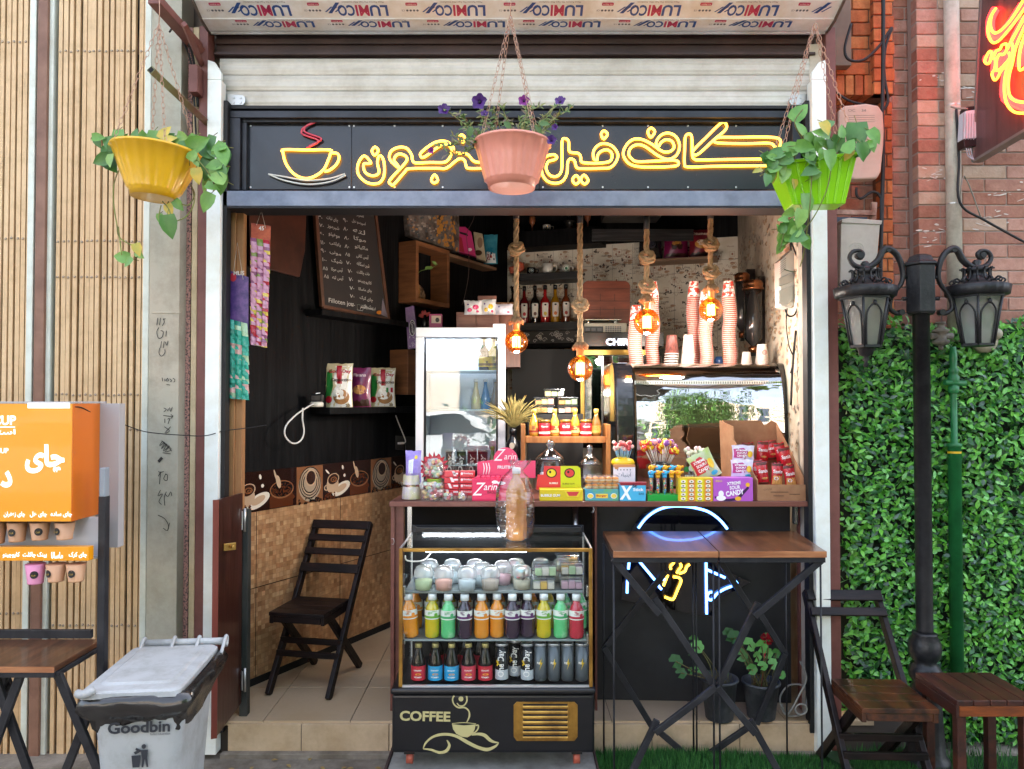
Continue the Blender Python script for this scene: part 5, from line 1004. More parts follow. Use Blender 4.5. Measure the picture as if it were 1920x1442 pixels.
for L in([(462,303),(540,200),(640,120),(760,70),(900,55),(1050,65),(1220,105),(1320,160),(1400,230),(1465,312)],[(365,620),(358,690),(350,765)],[(340,880),(335,1035)],[(430,625),(680,925)],[(760,880),(720,882),(690,915),(692,955),(725,992)],[(1225,632),(1228,900),(1232,1270)],[(1240,772),(1440,862)],[(1515,957),(1430,990),(1350,1040),(1320,1075),(1290,1110),(1255,1105),(1240,1070),(1260,1030),(1305,1022)],[(1558,900),(1578,928)]):mb.line(SPn,Z(L),.0055,.038,8,smooth=4)
mb.build('blue_tube',m_bn,t);mb=MB()
for L in([(845,632),(870,670),(850,705),(825,730),(828,768)],[(960,655),(995,640)],[(935,700),(945,735),(915,775),(895,812)],[(1040,710),(1005,740),(985,790),(920,815)],[(795,830),(745,952)],[(855,850),(925,865),(942,905),(905,995),(862,1095),(830,1105),(760,1078)]):mb.line(SPn,Z(L),.0055,.038,8,smooth=4)
mb.build('yellow_tube',m_yn,t)
Yc=.08;CP=FP(Yc)
def cbx(name,label,cat_,x0,y0,x1,y1,Y,dep,col,prt=None,y1b=None,bev=.001):
 ""
 pl=FP(Y);a=pl.hit(x0,y1,0);b=pl.hit(x1,y1,0);z1=pl.hit(x0,y0,0).z;z0=zk+.0006 if y1>900 else a.z;t=thing(name,label,cat_,V(((a.x+b.x)/2,Y,z0)));mb=MB();mb.box(a.x,Y,z0,b.x,Y+dep,z1);mb.build('carton',col,t,bev=bev);return t,pl
def dome(c,r,h,mat_,n=18):
 mb=MB();mb.lathe(c,[(r,0),(r*1.03,.002),(r*.98,h*.35),(r*.8,h*.7),(r*.45,h*.93),(.0001,h)],n,cap=False);return mb
m_clr=glass('clear_plastic',(.94,.96,.97),.12,.05,tl=.06);m_clr2=glass('clear_jar',(.9,.92,.92),.07,.01)
can_cols=[pm(h,.35)for h in('E8D8D0','D88A90','E8C890','C8C0C8','B8D0B0','D87878')]
def sweets(mb,c,r,h,n,s=.008,nm=6):
 for i in range(n):
  a=R.uniform(0,6.28);q=r*R.random()**.5;mb.m=R.randrange(nm);mb.ball(c+V((q*math.cos(a),q*math.sin(a),R.uniform(s,h))),s*R.uniform(.8,1.2),8,R.uniform(.7,1),5)
c=V((P(774,0,.05).x,.05,zk+.0006));t=thing('candy_cup','clear cup of marshmallows at the left end of the counter','candy cup',c)
mb=MB();mb.lathe(c,[(.042,0),(.046,.004),(.04,.06),(.036,.115)],20,cap=False);mb.build('cup',m_clr,t);mb=MB();sweets(mb,c,.03,.06,60);mb.build('marshmallows',can_cols,t)
mb=MB();mb.lathe(c+V((0,0,.004)),[(.041,0),(.038,.05),(.037,.052)],20,cap=False);mb.lathe(c+V((0,0,.066)),[(.0375,0),(.0355,.04)],20,cap=False);mb.build('printed_sleeve',M('sleeve',C('D8C8D8'),C('E8E0A0'),sc=20,rough=.35),t)
pouch('candy_bag','lilac candy bag sticking up from the leftmost cup','candy bag',FP(.05),760,845,790,905,0,.04,[M('lilac',C('8A70C8'),C('B8A8E0'),sc=12,rough=.3,coat=.3),pm('E8E8F8',.3),pm('E8D040',.3)],[(0,'p',[(.2,.3),(.5,.3),(.55,.75),(.2,.7)]),(1,'o',.7,.8,.1,.06)])
c=V((P(816,0,.06).x,.06,zk+.0006));t=thing('wrapped_sweets','bunch of jelly sweets in clear film with ruffled red edge and green band','sweets',c)
mb=MB();cc=c+V((0,-.0,.135));
for i in range(60):a=R.uniform(0,6.28);q=.04*R.random()**.5;mb.m=R.randrange(6);mb.ball(cc+V((q*math.cos(a),R.uniform(-.012,.012),q*math.sin(a))),.009,8,1,5)
mb.build('sweets',can_cols,t)
mb=MB();n=40;vs=[]
for j,(r_,dy)in enumerate(((.040,0),(.05,.004),(.058,-.006))):
 for i in range(n):a=i*math.tau/n;w_=.006*math.sin(i*2.7)*j;vs.append(cc+V(((r_+w_)*math.cos(a),dy+.006*math.sin(i*1.9)*j,(r_+w_)*math.sin(a)*1.05)))
mb.add(vs,[(j*n+i,j*n+(i+1)%n,(j+1)*n+(i+1)%n,(j+1)*n+i)for j in range(2)for i in range(n)],True);mb.build('red_wrapper',M('red_film',C('C8283A'),C('E86070'),sc=20,rough=.25,coat=.3),t)
mb=MB();mb.lathe(c+V((0,0,.06)),[(.03,0),(.033,.03)],20,cap=False);mb.build('green_band',pm('9AC020',.35),t);mb=MB();mb.ball(cc+V((0,-.006,0)),.047,18,.99,10);mb.build('clear_film',glass('film',(.97,.97,.97),.12,.12,.8,40),t)
t=thing('sweet_tub','rounded clear tub of pastel sweets below the red wrapped bunch','tub',(P(813,0,0).x,.0,zk));c=V((P(813,0,.01).x,.02,zk+.0006));mb=MB();mb.cbox(c+V((0,0,.045)),.098,.06,.086);mb.build('tub',m_clr,t,bev=.022,seg=4);mb=MB()
for i in range(90):mb.m=R.randrange(6);mb.ball(c+V((R.uniform(-.036,.036),R.uniform(-.022,.02),R.uniform(.012,.075))),.009,8,.8,5)
mb.build('sweets',can_cols,t)
m_red=M('red_pack',C('C01828'),C('D83040'),sc=20,rough=.3,coat=.3)
for k,(x0,x1,l)in enumerate(((834,861,'stacked red snack bars left of centre with white stripe'),(862,890,'stacked red chewing sweet packs beside the pink display box'))):
 t=thing('snack_stack',l,'snack packs',(P((x0+x1)/2,0,.05).x,.05,zk));mb=MB();pl=FP(.04)
 for i in range(4):
  y1=928-i*11.5;mb.rect(pl,x0+R.uniform(-.5,.5),y1-10.8,x1+R.uniform(-.5,.5),y1,-.06,0)
 mb.build('packs',m_red,t,bev=.003);mb=MB()
 for i in range(4):
  y1=928-i*11.5
  if k:mb.ptext('Strawberry',pl,(x0+x1)/2+2,y1-5.5,4,.001,18,rot=-.05,bold=.03);mb.disc(pl,x0+4,y1-5.5,2.2,2.6,.0005,.001,10)
  else:mb.poly(pl,[(x0+1+i*4,y1-10),(x0+6+i*4,y1-10),(x0+10+i*4,y1-1),(x0+5+i*4,y1-1)],.0005,.001);mb.rect(pl,x0+16,y1-7,x1-2,y1-4,.0005,.001)
 mb.build('print',pm('F0DCDC'),t)
for px,l in((816,'left small clear cup of sweets at the counter edge'),(842,'middle small clear cup of sweets at the counter edge'),(867,'right small clear cup of sweets at the counter edge')):
 c=V((P(px,0,-.005).x,.0,zk+.0006));t=thing('sweet_cup',l,'sweet cup',c,'small clear cups of sweets');mb=MB();mb.lathe(c,[(.021,0),(.023,.003),(.027,.034)],16,cap=False);mb.build('cup',m_clr,t);mb=MB();sweets(mb,c,.016,.032,16,.0075);mb.build('sweets',can_cols,t)
m_pk=pm('D82858',.4);m_pk2=pm('E04870',.4)
t,pl=cbx('bar_box','bright pink fruit bar display box with round header','display box',885,898,962,938,.0,.1,m_pk)
mb=MB();pb2=FP(.11);mb.poly(pb2,[(895,894),(895,866),(926,862)]+[(948+23*math.cos(a),862-23*math.sin(a))for a in[math.pi-k*math.pi/14 for k in range(1,14)]]+[(971,864),(1004,864),(1004,896)],-.004,0);mb.build('header_board',m_pk2,t)
mb=MB();mb.ptext('Z',pl,898,917,24,.001,17,bold=.0,skew=.35);mb.ptext('arin',pl,920,913,12,.001,24,bold=0,skew=.25);mb.m=1;mb.ptext('BAGU',pl,922,923,5,.001,16)
mb.m=0;mb.ptext('Z',pb2,937,853,22,.001,15,skew=.35);mb.ptext('arin',pb2,957,856,11,.001,22,skew=.25);mb.m=1;mb.ptext('BAGU',pb2,961,864.5,5,.001,15);mb.m=2;mb.ptext('FRUITBAR',pb2,950,876,6,.001,34,bold=.03);mb.m=0
for i in range(3):mb.ribbon(pb2,[(906+i*5,868),(908+i*5,878),(906+i*5,890)],[.004,.005,.001],.001)
for x,y,rx,ry in((928,904,6,3),(940,906,8,3)):mb.disc(pl,x,y,rx,ry,.0005,.001)
mb.build('print',[pm('F6ECEC'),pm('3A0A1A'),pm('E8F0F0')],t)
mb=MB()
for i in range(7):mb.cbox(V((P(898+i*9,0,.05).x,.05,P(0,897,.05).z)),.017,.08,.02,ry=R.uniform(-.1,.1))
mb.build('bars',m_pk,t,bev=.002)
t,pl=cbx('gum_box','red and yellow bubble gum box with tall backboard','display box',1012,918,1093,937,.0,.08,pm('D8C020',.4))
mb=MB();pb2=FP(.085);mb.poly(pb2,[(1005,918),(1008,890),(1019,890),(1020,874),(1051,874),(1051,918)],-.003,0);mb.m=1;mb.poly(pb2,[(1051.2,918),(1051.2,874),(1083,874),(1088,878),(1090,918)],-.003,0);mb.build('backboard',[pm('D83A3A',.4),pm('C8D020',.4)],t)
mb=MB()
for x,k in((1034,2),(1068,3)):
 mb.m=0;mb.disc(pb2,x,887,10,9,.0005,.0012);mb.m=k;mb.disc(pb2,x,887,8,7,.0014,.002);mb.m=0;mb.disc(pb2,x-2.5,885,2.2,2.5,.0022,.0026,10)
mb.m=4;mb.ptext('BUBBLE',pb2,1038,906,3.4,.001,16,bold=.03);mb.m=0;mb.ptext('BUBBLE GUM',pb2,1066,907,3,.001,22)
mb.m=4;mb.ptext('BUBBLE GUM',pl,1032,929,5,.001,36,bold=.03);mb.m=2;mb.poly(pl,[(1058,920),(1090,920),(1084,932),(1064,932)],.0004,.001);mb.m=3;mb.poly(pl,[(1062,922),(1086,922),(1081,930),(1067,930)],.0012,.0018)
mb.build('print',[pm('1A1A1A'),pm('F0F0F0'),pm('E8D030'),pm('D04040'),pm('F8F4E8')],t)
t,pl=cbx('gummy_box','clear blister box of orange burger shaped gummies with blue base','display box',1097,917,1160,938,.0,.07,M('blue_base',C('2A90C8'),C('7AB83A'),sc=15,rough=.4));mb=MB()
for i in range(5):
 for j in range(2):
  c=P(1104+i*12.5,913-j*13,.03);mb.m=0;mb.lathe(c,[(.014,-.011),(.015,-.006),(.0145,-.002)],12);mb.lathe(c,[(.0145,.003),(.015,.007),(.011,.013),(.0001,.015)],12);mb.m=1;mb.lathe(c,[(.016,-.002),(.016,.003)],12)
mb.build('gummies',[M('gummy_orange',C('E08A30'),rough=.2,coat=.5),pm('E8D0A0',.3)],t);mb=MB();mb.cbox(V((P(1128,0,0).x,.032,P(0,905,0).z)),.138,.066,.062);mb.build('blister',m_clr,t,bev=.006);mb=MB()
for x in(1107,1151):mb.m=0;mb.disc(pl,x,930,6,5,.0005,.001);mb.m=1;mb.disc(pl,x,930,5,4,.0012,.0016)
mb.m=1;mb.rect(pl,1117,926,1140,934,.0005,.001);mb.m=2;mb.ptext('Burger',pl,1128,930,5,.0015,19,bold=.03);mb.build('print',[pm('F0F0F0'),pm('E8C850'),pm('C04020')],t)
t,pl=cbx('stick_box','light blue stick gum box with large white X','display box',1162,909,1211,938.5,-.005,.06,pm('48B0D8',.4));mb=MB();mb.m=2;mb.rect(pl,1162,904,1211,909.5,-.03,.0);mb.m=0
mb.ptext('X',pl,1174,924,26,.001,22,bold=.04,skew=.1);mb.ptext('Stick',pl,1197,918,6,.001,20,bold=.03);mb.m=1;mb.ptext('St',pl,1190,911,6,.001,9,bold=.03);mb.ptext('BAR',pl,1203,926,4,.001,10);mb.build('print',[pm('F4F8FA'),pm('1A2A4A'),pm('8A2030')],t)
t=thing('toy_candy_rack','green rack of candy tubes topped with blue and yellow toy whistles','candy rack',(P(1242,0,.02).x,.02,zk));mb=MB();pl=FP(.0);mb.rect(pl,1212,926,1271,939.5,-.06,.0)
for i in range(4):mb.rect(pl,1214+i*15,920,1216+i*15,926,-.05,-.01)
mb.build('rack',pm('1E9A3A',.35),t,bev=.002);cm3=[pm('3AA8D8',.3),pm('E8A818',.3),pm('E85A20',.3),pm('2E9A40',.3),pm('C83A3A',.3)];tb=MB();wh=MB();bd=MB()
for i in range(5):
 for j in range(2):
  c=V((P(1217+i*12.5+j*3,0,.02).x,.015+j*.03,zk+.018));tb.lathe(c,[(.0085,0),(.0085,.085+j*.02)],12)
  for k in range(8):bd.m=R.randrange(5);bd.ball(c+V((R.uniform(-.003,.003),-.004,.008+k*.0095)),.0045,7,1,4)
  wc_=c+V((0,0,.1+j*.02));wh.m=(i+j)%2 if i<4 else 1;wh.ball(wc_,.014,12,.85,7);wh.tube([wc_,wc_+V((.022,-.006,.006))],[.006,.004],8);wh.lathe(wc_-V((0,0,.02)),[(.010,0),(.010,.01)],12);wh.m=2;wh.ball(wc_+V((-.006,-.012,.004)),.003,6,1,4)
tb.build('tubes',m_clr,t);bd.build('sweets',cm3,t);wh.build('whistles',cm3,t)
t,pl=cbx('chewing_gum_display','yellow and orange gum display box with rows of small white faces of packs','display box',1272,896,1337,942,-.01,.05,pm('D8B828',.4));mb=MB()
for i in range(4):
 x=1275+i*15.5;mb.m=i%2;mb.rect(pl,x,899,x+12.5,940,.0003,.0008)
 for j in range(5):y=903+j*8;mb.m=2;mb.disc(pl,x+6.2,y,4.6,3.0,.001,.0022,12);mb.m=3;mb.rect(pl,x+2.5,y+2.7,x+10,y+3.6,.001,.003);mb.disc(pl,x+6.2,y,1.6,1.2,.0024,.003,8)
mb.build('print',[pm('E8E020'),pm('E8903A'),pm('F0E8D8'),pm('4A3A20')],t)
t,pl=cbx('sour_candy_box','purple sour candy box at the right of the counter','display box',1338,896,1412,943,-.015,.06,pm('B45AC0',.4));mb=MB();mb.m=0;mb.ptext('XTREME',pl,1376,906,6,.001,26,rot=.1,bold=.03);mb.ptext('SOUR',pl,1378,914,7,.001,20,rot=.1,bold=.03);mb.ptext('CANDY',pl,1378,924,10,.001,34,rot=.15,bold=.04)
mb.disc(pl,1352,934,9,5,.0005,.001);mb.disc(pl,1352,926,5,6,.0005,.0012);mb.m=1;mb.poly(pl,[(1340,934),(1360,941),(1385,938),(1405,915),(1402,912),(1380,934),(1356,936),(1340,930)],.0003,.0008);mb.m=2;mb.disc(pl,1402,909,4,4,.001,.0015);mb.disc(pl,1384,935,6,4,.0012,.0018);mb.m=3;mb.ptext('BIBO',pl,1348,902,4,.001,12)
mb.build('print',[pm('F8F4F8'),pm('3A1A4A'),pm('E8B030'),pm('E8D050')],t)
sm=[M('sour_foil',C('C8B0D8'),C('E8E8F0'),sc=12,rough=.25,coat=.4),pm('B0307A',.3),pm('F4F4F4',.3),pm('E8C030',.3),pm('3AA8C8',.3)];sd_=[(0,'p',[(.05,.3),(.6,.3),(.75,.6),(.5,.86),(.05,.8)]),(1,'t','XTREME',.38,.72,.5,.09,.03),(1,'t','SOUR',.38,.58,.4,.1,.03),(1,'t','CANDY',.42,.42,.5,.12,.03),(2,'o',.8,.5,.13,.18),(3,'o',.75,.16,.14,.08)]
for k,(x0,y0,x1,y1,Y,l)in enumerate(((1372,835,1415,868,.12,'sour candy pouch at the back of the pile'),(1370,862,1413,897,.06,'purple and yellow sour candy pouch on the purple box'))):
 pouch('sour_candy_pouch',l,'candy pouch',FP(Y),x0,y0,x1,y1,0,.02,sm,sd_)
t=pouch('sour_candy_pouch','tilted red and green sour candy pouch leaning left of the purple box','candy pouch',FP(.07),1314,843,1362,898,0,.025,[M('sour_foil2',C('C8C0C0'),C('A8C850'),sc=8,rough=.25,coat=.4),pm('C83040',.3),pm('F4F4F4',.3),pm('E8C030',.3),pm('3AA8C8',.3)],sd_);t.rotation_euler=(0,rad(-28),0);t.location.x-=.012
t=thing('cardboard_carton','torn brown cardboard carton of red wafer bars at the right end of the counter','carton',V((P(1440,0,.05).x,.05,zk+.0006)));m_cdb=M('cardboard',C('A87E5A'),C('94694A'),sc=6,rough=.8,dirt=.15)
x0,x1=P(1414,0,.0).x,P(1508,0,.0).x;z0=zk+.0006;mb=MB();za=P(0,909,.0).z;th=.004
mb.box(x0,.0,z0,x1+.0,th,za);mb.box(x0,.0+th,z0,x1,.3,z0+th)
mb.prism([V((x0-.065,.3,z0)),V((x1-.03,.3,z0)),V((x1-.03,.3,1.395)),V((x1-.05,.3,1.405)),V((x1-.085,.3,1.38)),V((x1-.1,.3,1.405)),V((x0-.065,.3,1.405))],V((0,th,0)))
mb.prism([V((x1,.0+th,z0)),V((x1-.027,.3,z0)),V((x1-.027,.3,1.395)),V((x1,.0+th,za))],V((-th,0,0)));mb.prism([V((x0,th,z0)),V((x0-.065,.3,z0)),V((x0-.065,.3,1.405)),V((x0-.0,th,za+.02))],V((th,0,0)));mb.prism([V((x0-.065,.3,z0)),V((x0-.075,.3,1.405)),V((x0-.04,.2,1.38)),V((x0-.03,.2,1.2))],V((-.003,0,0)))
mb.build('carton',m_cdb,t);mb=MB();pl=FP(.0)
for i,q in enumerate(((1445,1478,922),(1450,1470,929),(1480,1500,926))):mb.rect(pl,q[0],q[2],q[1],q[2]+1.6,.0004,.0008)
mb.ptext(fa('کارتن'),pl,1440,917,5,.001,16);mb.build('print',pm('5A3A28'),t)
wf_=[M('wafer_red',C('B01420'),C('D02838'),sc=14,rough=.25,coat=.5),pm('F0E0E0',.3),M('wafer_choc',C('5A2418'),rough=.3),pm('D89A58',.3)]
for i,(x,y0,y1,Y,tl,kind)in enumerate(((1388,868,908,.13,.1,0),(1402,830,868,.22,0,0),(1428,828,868,.22,.08,0),(1448,826,862,.24,-.1,0),(1468,830,868,.22,-.2,0),(1432,866,909,.06,-.1,0),(1484,872,912,.06,-.15,1),(1456,868,909,.06,.05,1),(1478,838,884,.14,-.2,0),(1420,862,905,.1,0,0))):
 t2=pouch('wafer_bar',('red wrapped wafer bar standing in the carton','half open wafer bar with caramel end in the carton')[kind]+(', at its left end',', back row left',', back row second',', back row third',', back row right',', front row left',', front row right',', front row middle',', largest one lying on top',', tucked behind the front row')[i],'wafer bar',FP(Y),x-11,y0,x+11,y1,0,.03,[wf_[0]]+wf_[1:],[(1,'p',[(.02,.86),(.98,.86),(.98,.98),(.02,.98)]),(0,'t','Santis',.5,.62,.8,.16,.03)]+([(2,'p',[(.05,.02),(.95,.02),(.9,.42),(.1,.42)]),(0,'o',.35,.3,.18,.08),(1,'o',.35,.3,.1,.045)]if kind else[(1,'p',[(.05,.02),(.95,.02),(.9,.12),(.1,.14)]),(2,'o',.6,.3,.3,.05)]),group='wafer bars in the carton');t2.rotation_euler=(0,tl,0)
def jar(c,r,h,label,lid,extra=None,neck=.75,nm='glass_jar'):
 t=thing(nm,label,'jar',c);mb=MB();mb.lathe(c,[(r*.7,0),(r*.95,.01),(r,h*.45),(r*.92,h*.75),(r*neck,h*.95),(r*neck*1.03,h)],28,cap=True);mb.build('jar_body',m_clr2,t)
 if lid=='glass':
  mb=MB();mb.lathe(c+V((0,0,h+.001)),[(r*neck*1.12,0),(r*neck*1.12,.006),(r*.7,.018),(r*.35,.04),(r*.2,.05),(r*.16,.058),(r*.25,.066),(r*.28,.078),(r*.15,.092),(.0001,.094)],24);mb.build('lid',glass('thick_glass',(.8,.85,.86),.2,.01,fr=1.4),t)
 return t
c=V((P(1031,0,.32).x,.32,zk+.0006));t=jar(c,.082,.15,'large round glass jar with glass lid behind the bubble gum','glass');mb=MB()
for i in range(26):mb.m=R.randrange(5);mb.cbox(c+V((R.uniform(-.05,.05),R.uniform(-.05,.04),R.uniform(.015,.09))),.03,.018,.012,R.uniform(0,3),R.uniform(-1,1))
mb.build('packed_sweets',[pm('D84848',.3),pm('E8E8E8',.3),pm('58A8C8',.3),pm('E88A98',.3),pm('F0D8D8',.3)],t)
c=V((P(1104,0,.34).x,.34,zk+.0006));t=jar(c,.062,.125,'smaller round glass jar with glass lid','glass');mb=MB()
for i in range(18):mb.m=R.randrange(5);mb.cbox(c+V((R.uniform(-.035,.035),R.uniform(-.035,.03),R.uniform(.015,.07))),.022,.016,.012,R.uniform(0,3),R.uniform(-1,1))
mb.build('packed_sweets',[pm('3A8A6A',.3),pm('E8E8E8',.3),pm('A84830',.3),pm('E8B8A8',.3),pm('2A2A2A',.3)],t)
def lolly(mb,sb,p,d,l,r,k,bk=5):q=p+d*l;sb.tube([p,q],.0014,5);mb.m=k;mb.ball(q,r,9,1,6)
c=V((P(1165,0,.18).x,.18,zk+.0006));t=jar(c,.056,.135,'glass jar of lollipops with yellow dome lid and printed card',None);mb=MB();mb.lathe(c+V((0,0,.137)),[(.05,0),(.054,.012),(.046,.026),(.02,.036),(.0001,.037)],24);mb.build('yellow_lid',pm('E0B818',.3),t)
mb,sb=MB(),MB()
for i in range(34):a=R.uniform(-.55,.55);b_=R.uniform(-.5,.5);lolly(mb,sb,c+V((a*.05,b_*.05,.165)),V((math.sin(a)*.55,math.sin(b_)*.4,1)).normalized(),R.uniform(.045,.075),.0095,i%3)
for i in range(30):p=c+V((R.uniform(-.04,.04),R.uniform(-.045,.0),R.uniform(.01,.05)));sb.tube([p,p+V((R.uniform(-.02,.02),R.uniform(-.01,.01),.07))],.0015,5);mb.m=R.randrange(3);mb.ball(p,.009,8,1,5)
mb.build('lollipop_heads',[M('lol_a',C('E8D8D0'),C('B03A3A'),sc=90,rough=.3),M('lol_b',C('E8A878'),C('F0F0F0'),sc=90,rough=.3),pm('C84A4A',.3)],t);sb.build('lollipop_sticks',pm('8AB8D8',.35),t)
mb=MB();pl=FP(.10);mb.rect(pl,1150,871,1191,908,-.002,0);mb.m=1;mb.rect(pl,1150,871,1191,876,.0002,.0008);mb.rect(pl,1150,904,1191,908,.0002,.0008);mb.m=2
for i in range(5):mb.disc(pl,1158+i*6,881,1.2,1.2,.0003,.0008,8)
mb.ptext(fa('آبنبات'),pl,1170,890,11,.001,28);mb.m=1;mb.disc(pl,1156,877,4,3,.0003,.001);mb.build('printed_card',[pm('E8DCE0',.5),pm('D08A5A'),pm('3A3A5A')],t)
c=V((P(1235,0,.2).x,.2,zk+.0006));t=thing('lollipop_stand','black stand with round yellow and red wrapped lollipops on white sticks','lollipops',c);mb=MB();mb.lathe(c,[(.05,0),(.05,.14),(.03,.15),(.0001,.15)],20);mb.build('stand',pm('1A1818',.3),t);mb,sb=MB(),MB()
for i in range(34):a=R.uniform(-.75,.75);b_=R.uniform(-1,.7);lolly(mb,sb,c+V((a*.05,b_*.04,.145)),V((math.sin(a)*.7,b_*.5,1)).normalized(),R.uniform(.05,.105),.0155,i%3)
mb.build('lollipop_heads',[M('chup_a',C('E0C020'),C('C82828'),sc=70,rough=.25,lo=.48,hi=.52),M('chup_b',C('D02830'),C('E8D840'),sc=70,rough=.25,lo=.5,hi=.54),M('chup_c',C('8A4A9A'),C('E8A8B0'),sc=70,rough=.25,lo=.48,hi=.52)],t);sb.build('lollipop_sticks',pm('F0EEEA',.35),t)
c=V((P(1297,0,.16).x,.16,zk+.0006));t=thing('lollipop_jar','clear jar with pale lollipops on white sticks and black green label','lollipop jar',c);mb=MB();mb.lathe(c,[(.042,0),(.045,.005),(.045,.12),(.038,.13),(.038,.15)],24);mb.build('jar_body',m_clr2,t)
mb=MB();mb.lathe(c,[(.0458,.02),(.0458,.085)],24,cap=False);mb.m=1;pl=FP(.11)
mb.ptext('FREEZE',pl,1297,893,5,.003,26,bold=.03);mb.m=2;mb.disc(pl,1288,880,6,5,.003,.004);mb.disc(pl,1308,884,5,6,.003,.004);mb.m=1;mb.disc(pl,1297,878,6,6,.0032,.0045);mb.build('paper_label',[pm('161A18',.4),pm('D8E0E0'),pm('1E7A3A')],t)
mb,sb=MB(),MB()
for i in range(20):a=R.uniform(-.6,.6);lolly(mb,sb,c+V((a*.045,R.uniform(-.02,.02),.15)),V((math.sin(a)*.45,R.uniform(-.2,.2),1)).normalized(),R.uniform(.04,.065),.011,i%3)
mb.build('lollipop_heads',[pm('D8D8C0',.15),pm('B8D0A8',.15),pm('E0C0C0',.15)],t);sb.build('lollipop_sticks',pm('F0EEEA',.35),t)
t=thing('wooden_rack','small orange wooden rack holding bottles and red jars behind the sweets','rack',V((P(1060,0,.45).x,.45,zk+.0006)));m_or=M('orange_wood',C('A8703E'),C('8A5428'),sc=5,st=(7,1,1),rough=.4);Yr=.42;zr=P(0,819,Yr).z
mb=MB();mb.box(P(985,0,Yr).x,Yr,zr-.03,P(1134,0,Yr).x,Yr+.14,zr);mb.box(P(976.5,0,Yr).x,Yr-.01,zk+.0006,P(984.7,0,Yr).x,Yr+.15,zr+.06);mb.box(P(1134.3,0,Yr).x,Yr-.01,zk+.0006,P(1142,0,Yr).x,Yr+.15,zr+.06);mb.build('frame',m_or,t,bev=.002)
ob=[(.018,0),(.021,.004),(.021,.05),(.018,.065),(.009,.085),(.0085,.098)]
for i,px in enumerate((1001,1039,1077,1116)):
 bottle('honey_bottle',('leftmost small golden bottle on the wooden rack','second small golden bottle on the wooden rack','third small golden bottle on the wooden rack','rightmost small golden bottle on the wooden rack')[i],V((P(px,0,.48).x,.48,zr+.001)),ob,liq(('C8A030','D8B848','C8A030','8A6020')[i]),pm('C8A850',.3),(.099,.114),.0105,(.012,.045,.021,[pm(('B89048','C83A28','C83A28','A07838')[i],.4),pm(('8A2A20','E8C878','E8C878','C89848')[i],.4)]),'small golden bottles on the wooden rack',1.15)
for i,px in enumerate((1020,1059,1097)):
 c=V((P(px,0,.47).x,.47,zr+.001));t=thing('coffee_jar',('left','middle','right')[i]+' small red jar of instant coffee with gold lid on the wooden rack','jar',c,'red coffee jars on the wooden rack');mb=MB();mb.lathe(c,[(.026,0),(.028,.004),(.028,.06),(.024,.066)],18);mb.build('jar_body',pm('A81E2C',.25),t);mb=MB();mb.lathe(c+V((0,0,.067)),[(.027,0),(.027,.012),(.025,.013)],18);mb.build('lid',M('gold'),t);mb=MB();mb.text(('Nescafe','Gold','Nescafe')[i],Matrix.Translation(c+V((0,-.0292,.048)))@Matrix.Rotation(rad(90),4,'X'),None,.034,.03);mb.lathe(c,[(.0286,.012),(.0286,.022)],18,cap=False);mb.build('print',pm('F0E8E0'),t)
mb=MB();mb.box(P(990,0,.75).x,.7,1.1,P(1090,0,.75).x,.95,P(0,776,.75).z);mb.build('dark_crate',m_blk,label='dark crate carrying the small clear sweet boxes',category='crate')
def swbox(c,w_,d_,h_,label,cols,group,rz=0):
 t=thing('sweet_box',label,'sweet box',c,group);mb=MB();mt=Matrix.Translation(c)@Matrix.Rotation(rz,4,'Z');mb.box(-w_/2*.93,-d_/2*.93,0,w_/2*.93,d_/2*.93,h_*.8,mt);mb.build('tub',m_clr,t,bev=.004)
 mb=MB();mb.box(-w_/2,-d_/2,h_*.81,w_/2,d_/2,h_,mt);mb.build('lid',glass('lid_plastic',(.85,.88,.92),.14,.15),t,bev=.003);mb=MB()
 for i in range(3):
  for j in range(2):mb.m=R.randrange(len(cols));mb.box(-w_*.42+i*w_*.29,-d_*.42+j*d_*.4,.002,-w_*.42+(i+.93)*w_*.29,-d_*.42+(j+.9)*d_*.4,h_*R.uniform(.5,.75),mt)
 mb.build('sweets',cols,t,bev=.003);return t
pas=[pm('E8D890',.5),pm('E8B0A0',.5),pm('E8E4D8',.5),pm('B8D0A0',.5),pm('E8A860',.5)];zq=P(0,775,.72).z+.001
for i,(px,k,l)in enumerate(((1019,0,'clear sweet box, bottom left of the small pyramid'),(1063,0,'clear sweet box, bottom right of the small pyramid'),(1020,1,'clear sweet box, middle left of the small pyramid'),(1063,1,'clear sweet box, middle right of the small pyramid'),(1038,2,'clear sweet box on top of the small pyramid'))):swbox(V((P(px,0,.76).x,.76,zq+k*.0435)),.112,.08,.042,l,pas,'clear sweet boxes stacked in a pyramid')
DY=-.38;DP=FP(DY);dz=lambda y,Y=DY:P(0,y,Y).z;dx=lambda x,Y=DY:P(x,0,Y).x
t=thing('drinks_display_case','black and gold glass display case on castors with a cream coffee cup drawing','display case',(dx(928),-.2,.1));CASE=t
m_dblk=M('case_black',C('090A0E'),C('0E1016'),sc=6,rough=.3,dirt=.2,dsc=10,bump=.06,bsc=30);xl,xr=dx(739),dx(1112);zb0,zb1=dz(1413),dz(1296)
mb=MB();mb.box(xl,DY,zb0,xr,-.03,zb1-.012);mb.build('base',m_dblk,t,bev=.012,seg=3)
mb=MB();mb.box(xl-.004,DY-.01,zb1-.0115,xr+.004,-.03,zb1+.012);mb.build('base_rim',m_dblk,t,bev=.01,seg=3)
gx0,gx1,gz0,gz1=dx(751),dx(1109),zb1+.0125,dz(1029);gY=DY+.005;gB=-.03
m_gold=M('case_gold',C('C89A4A'),C('8A6430'),sc=8,rough=.3,metal=.8)
mb=MB();w_=.014
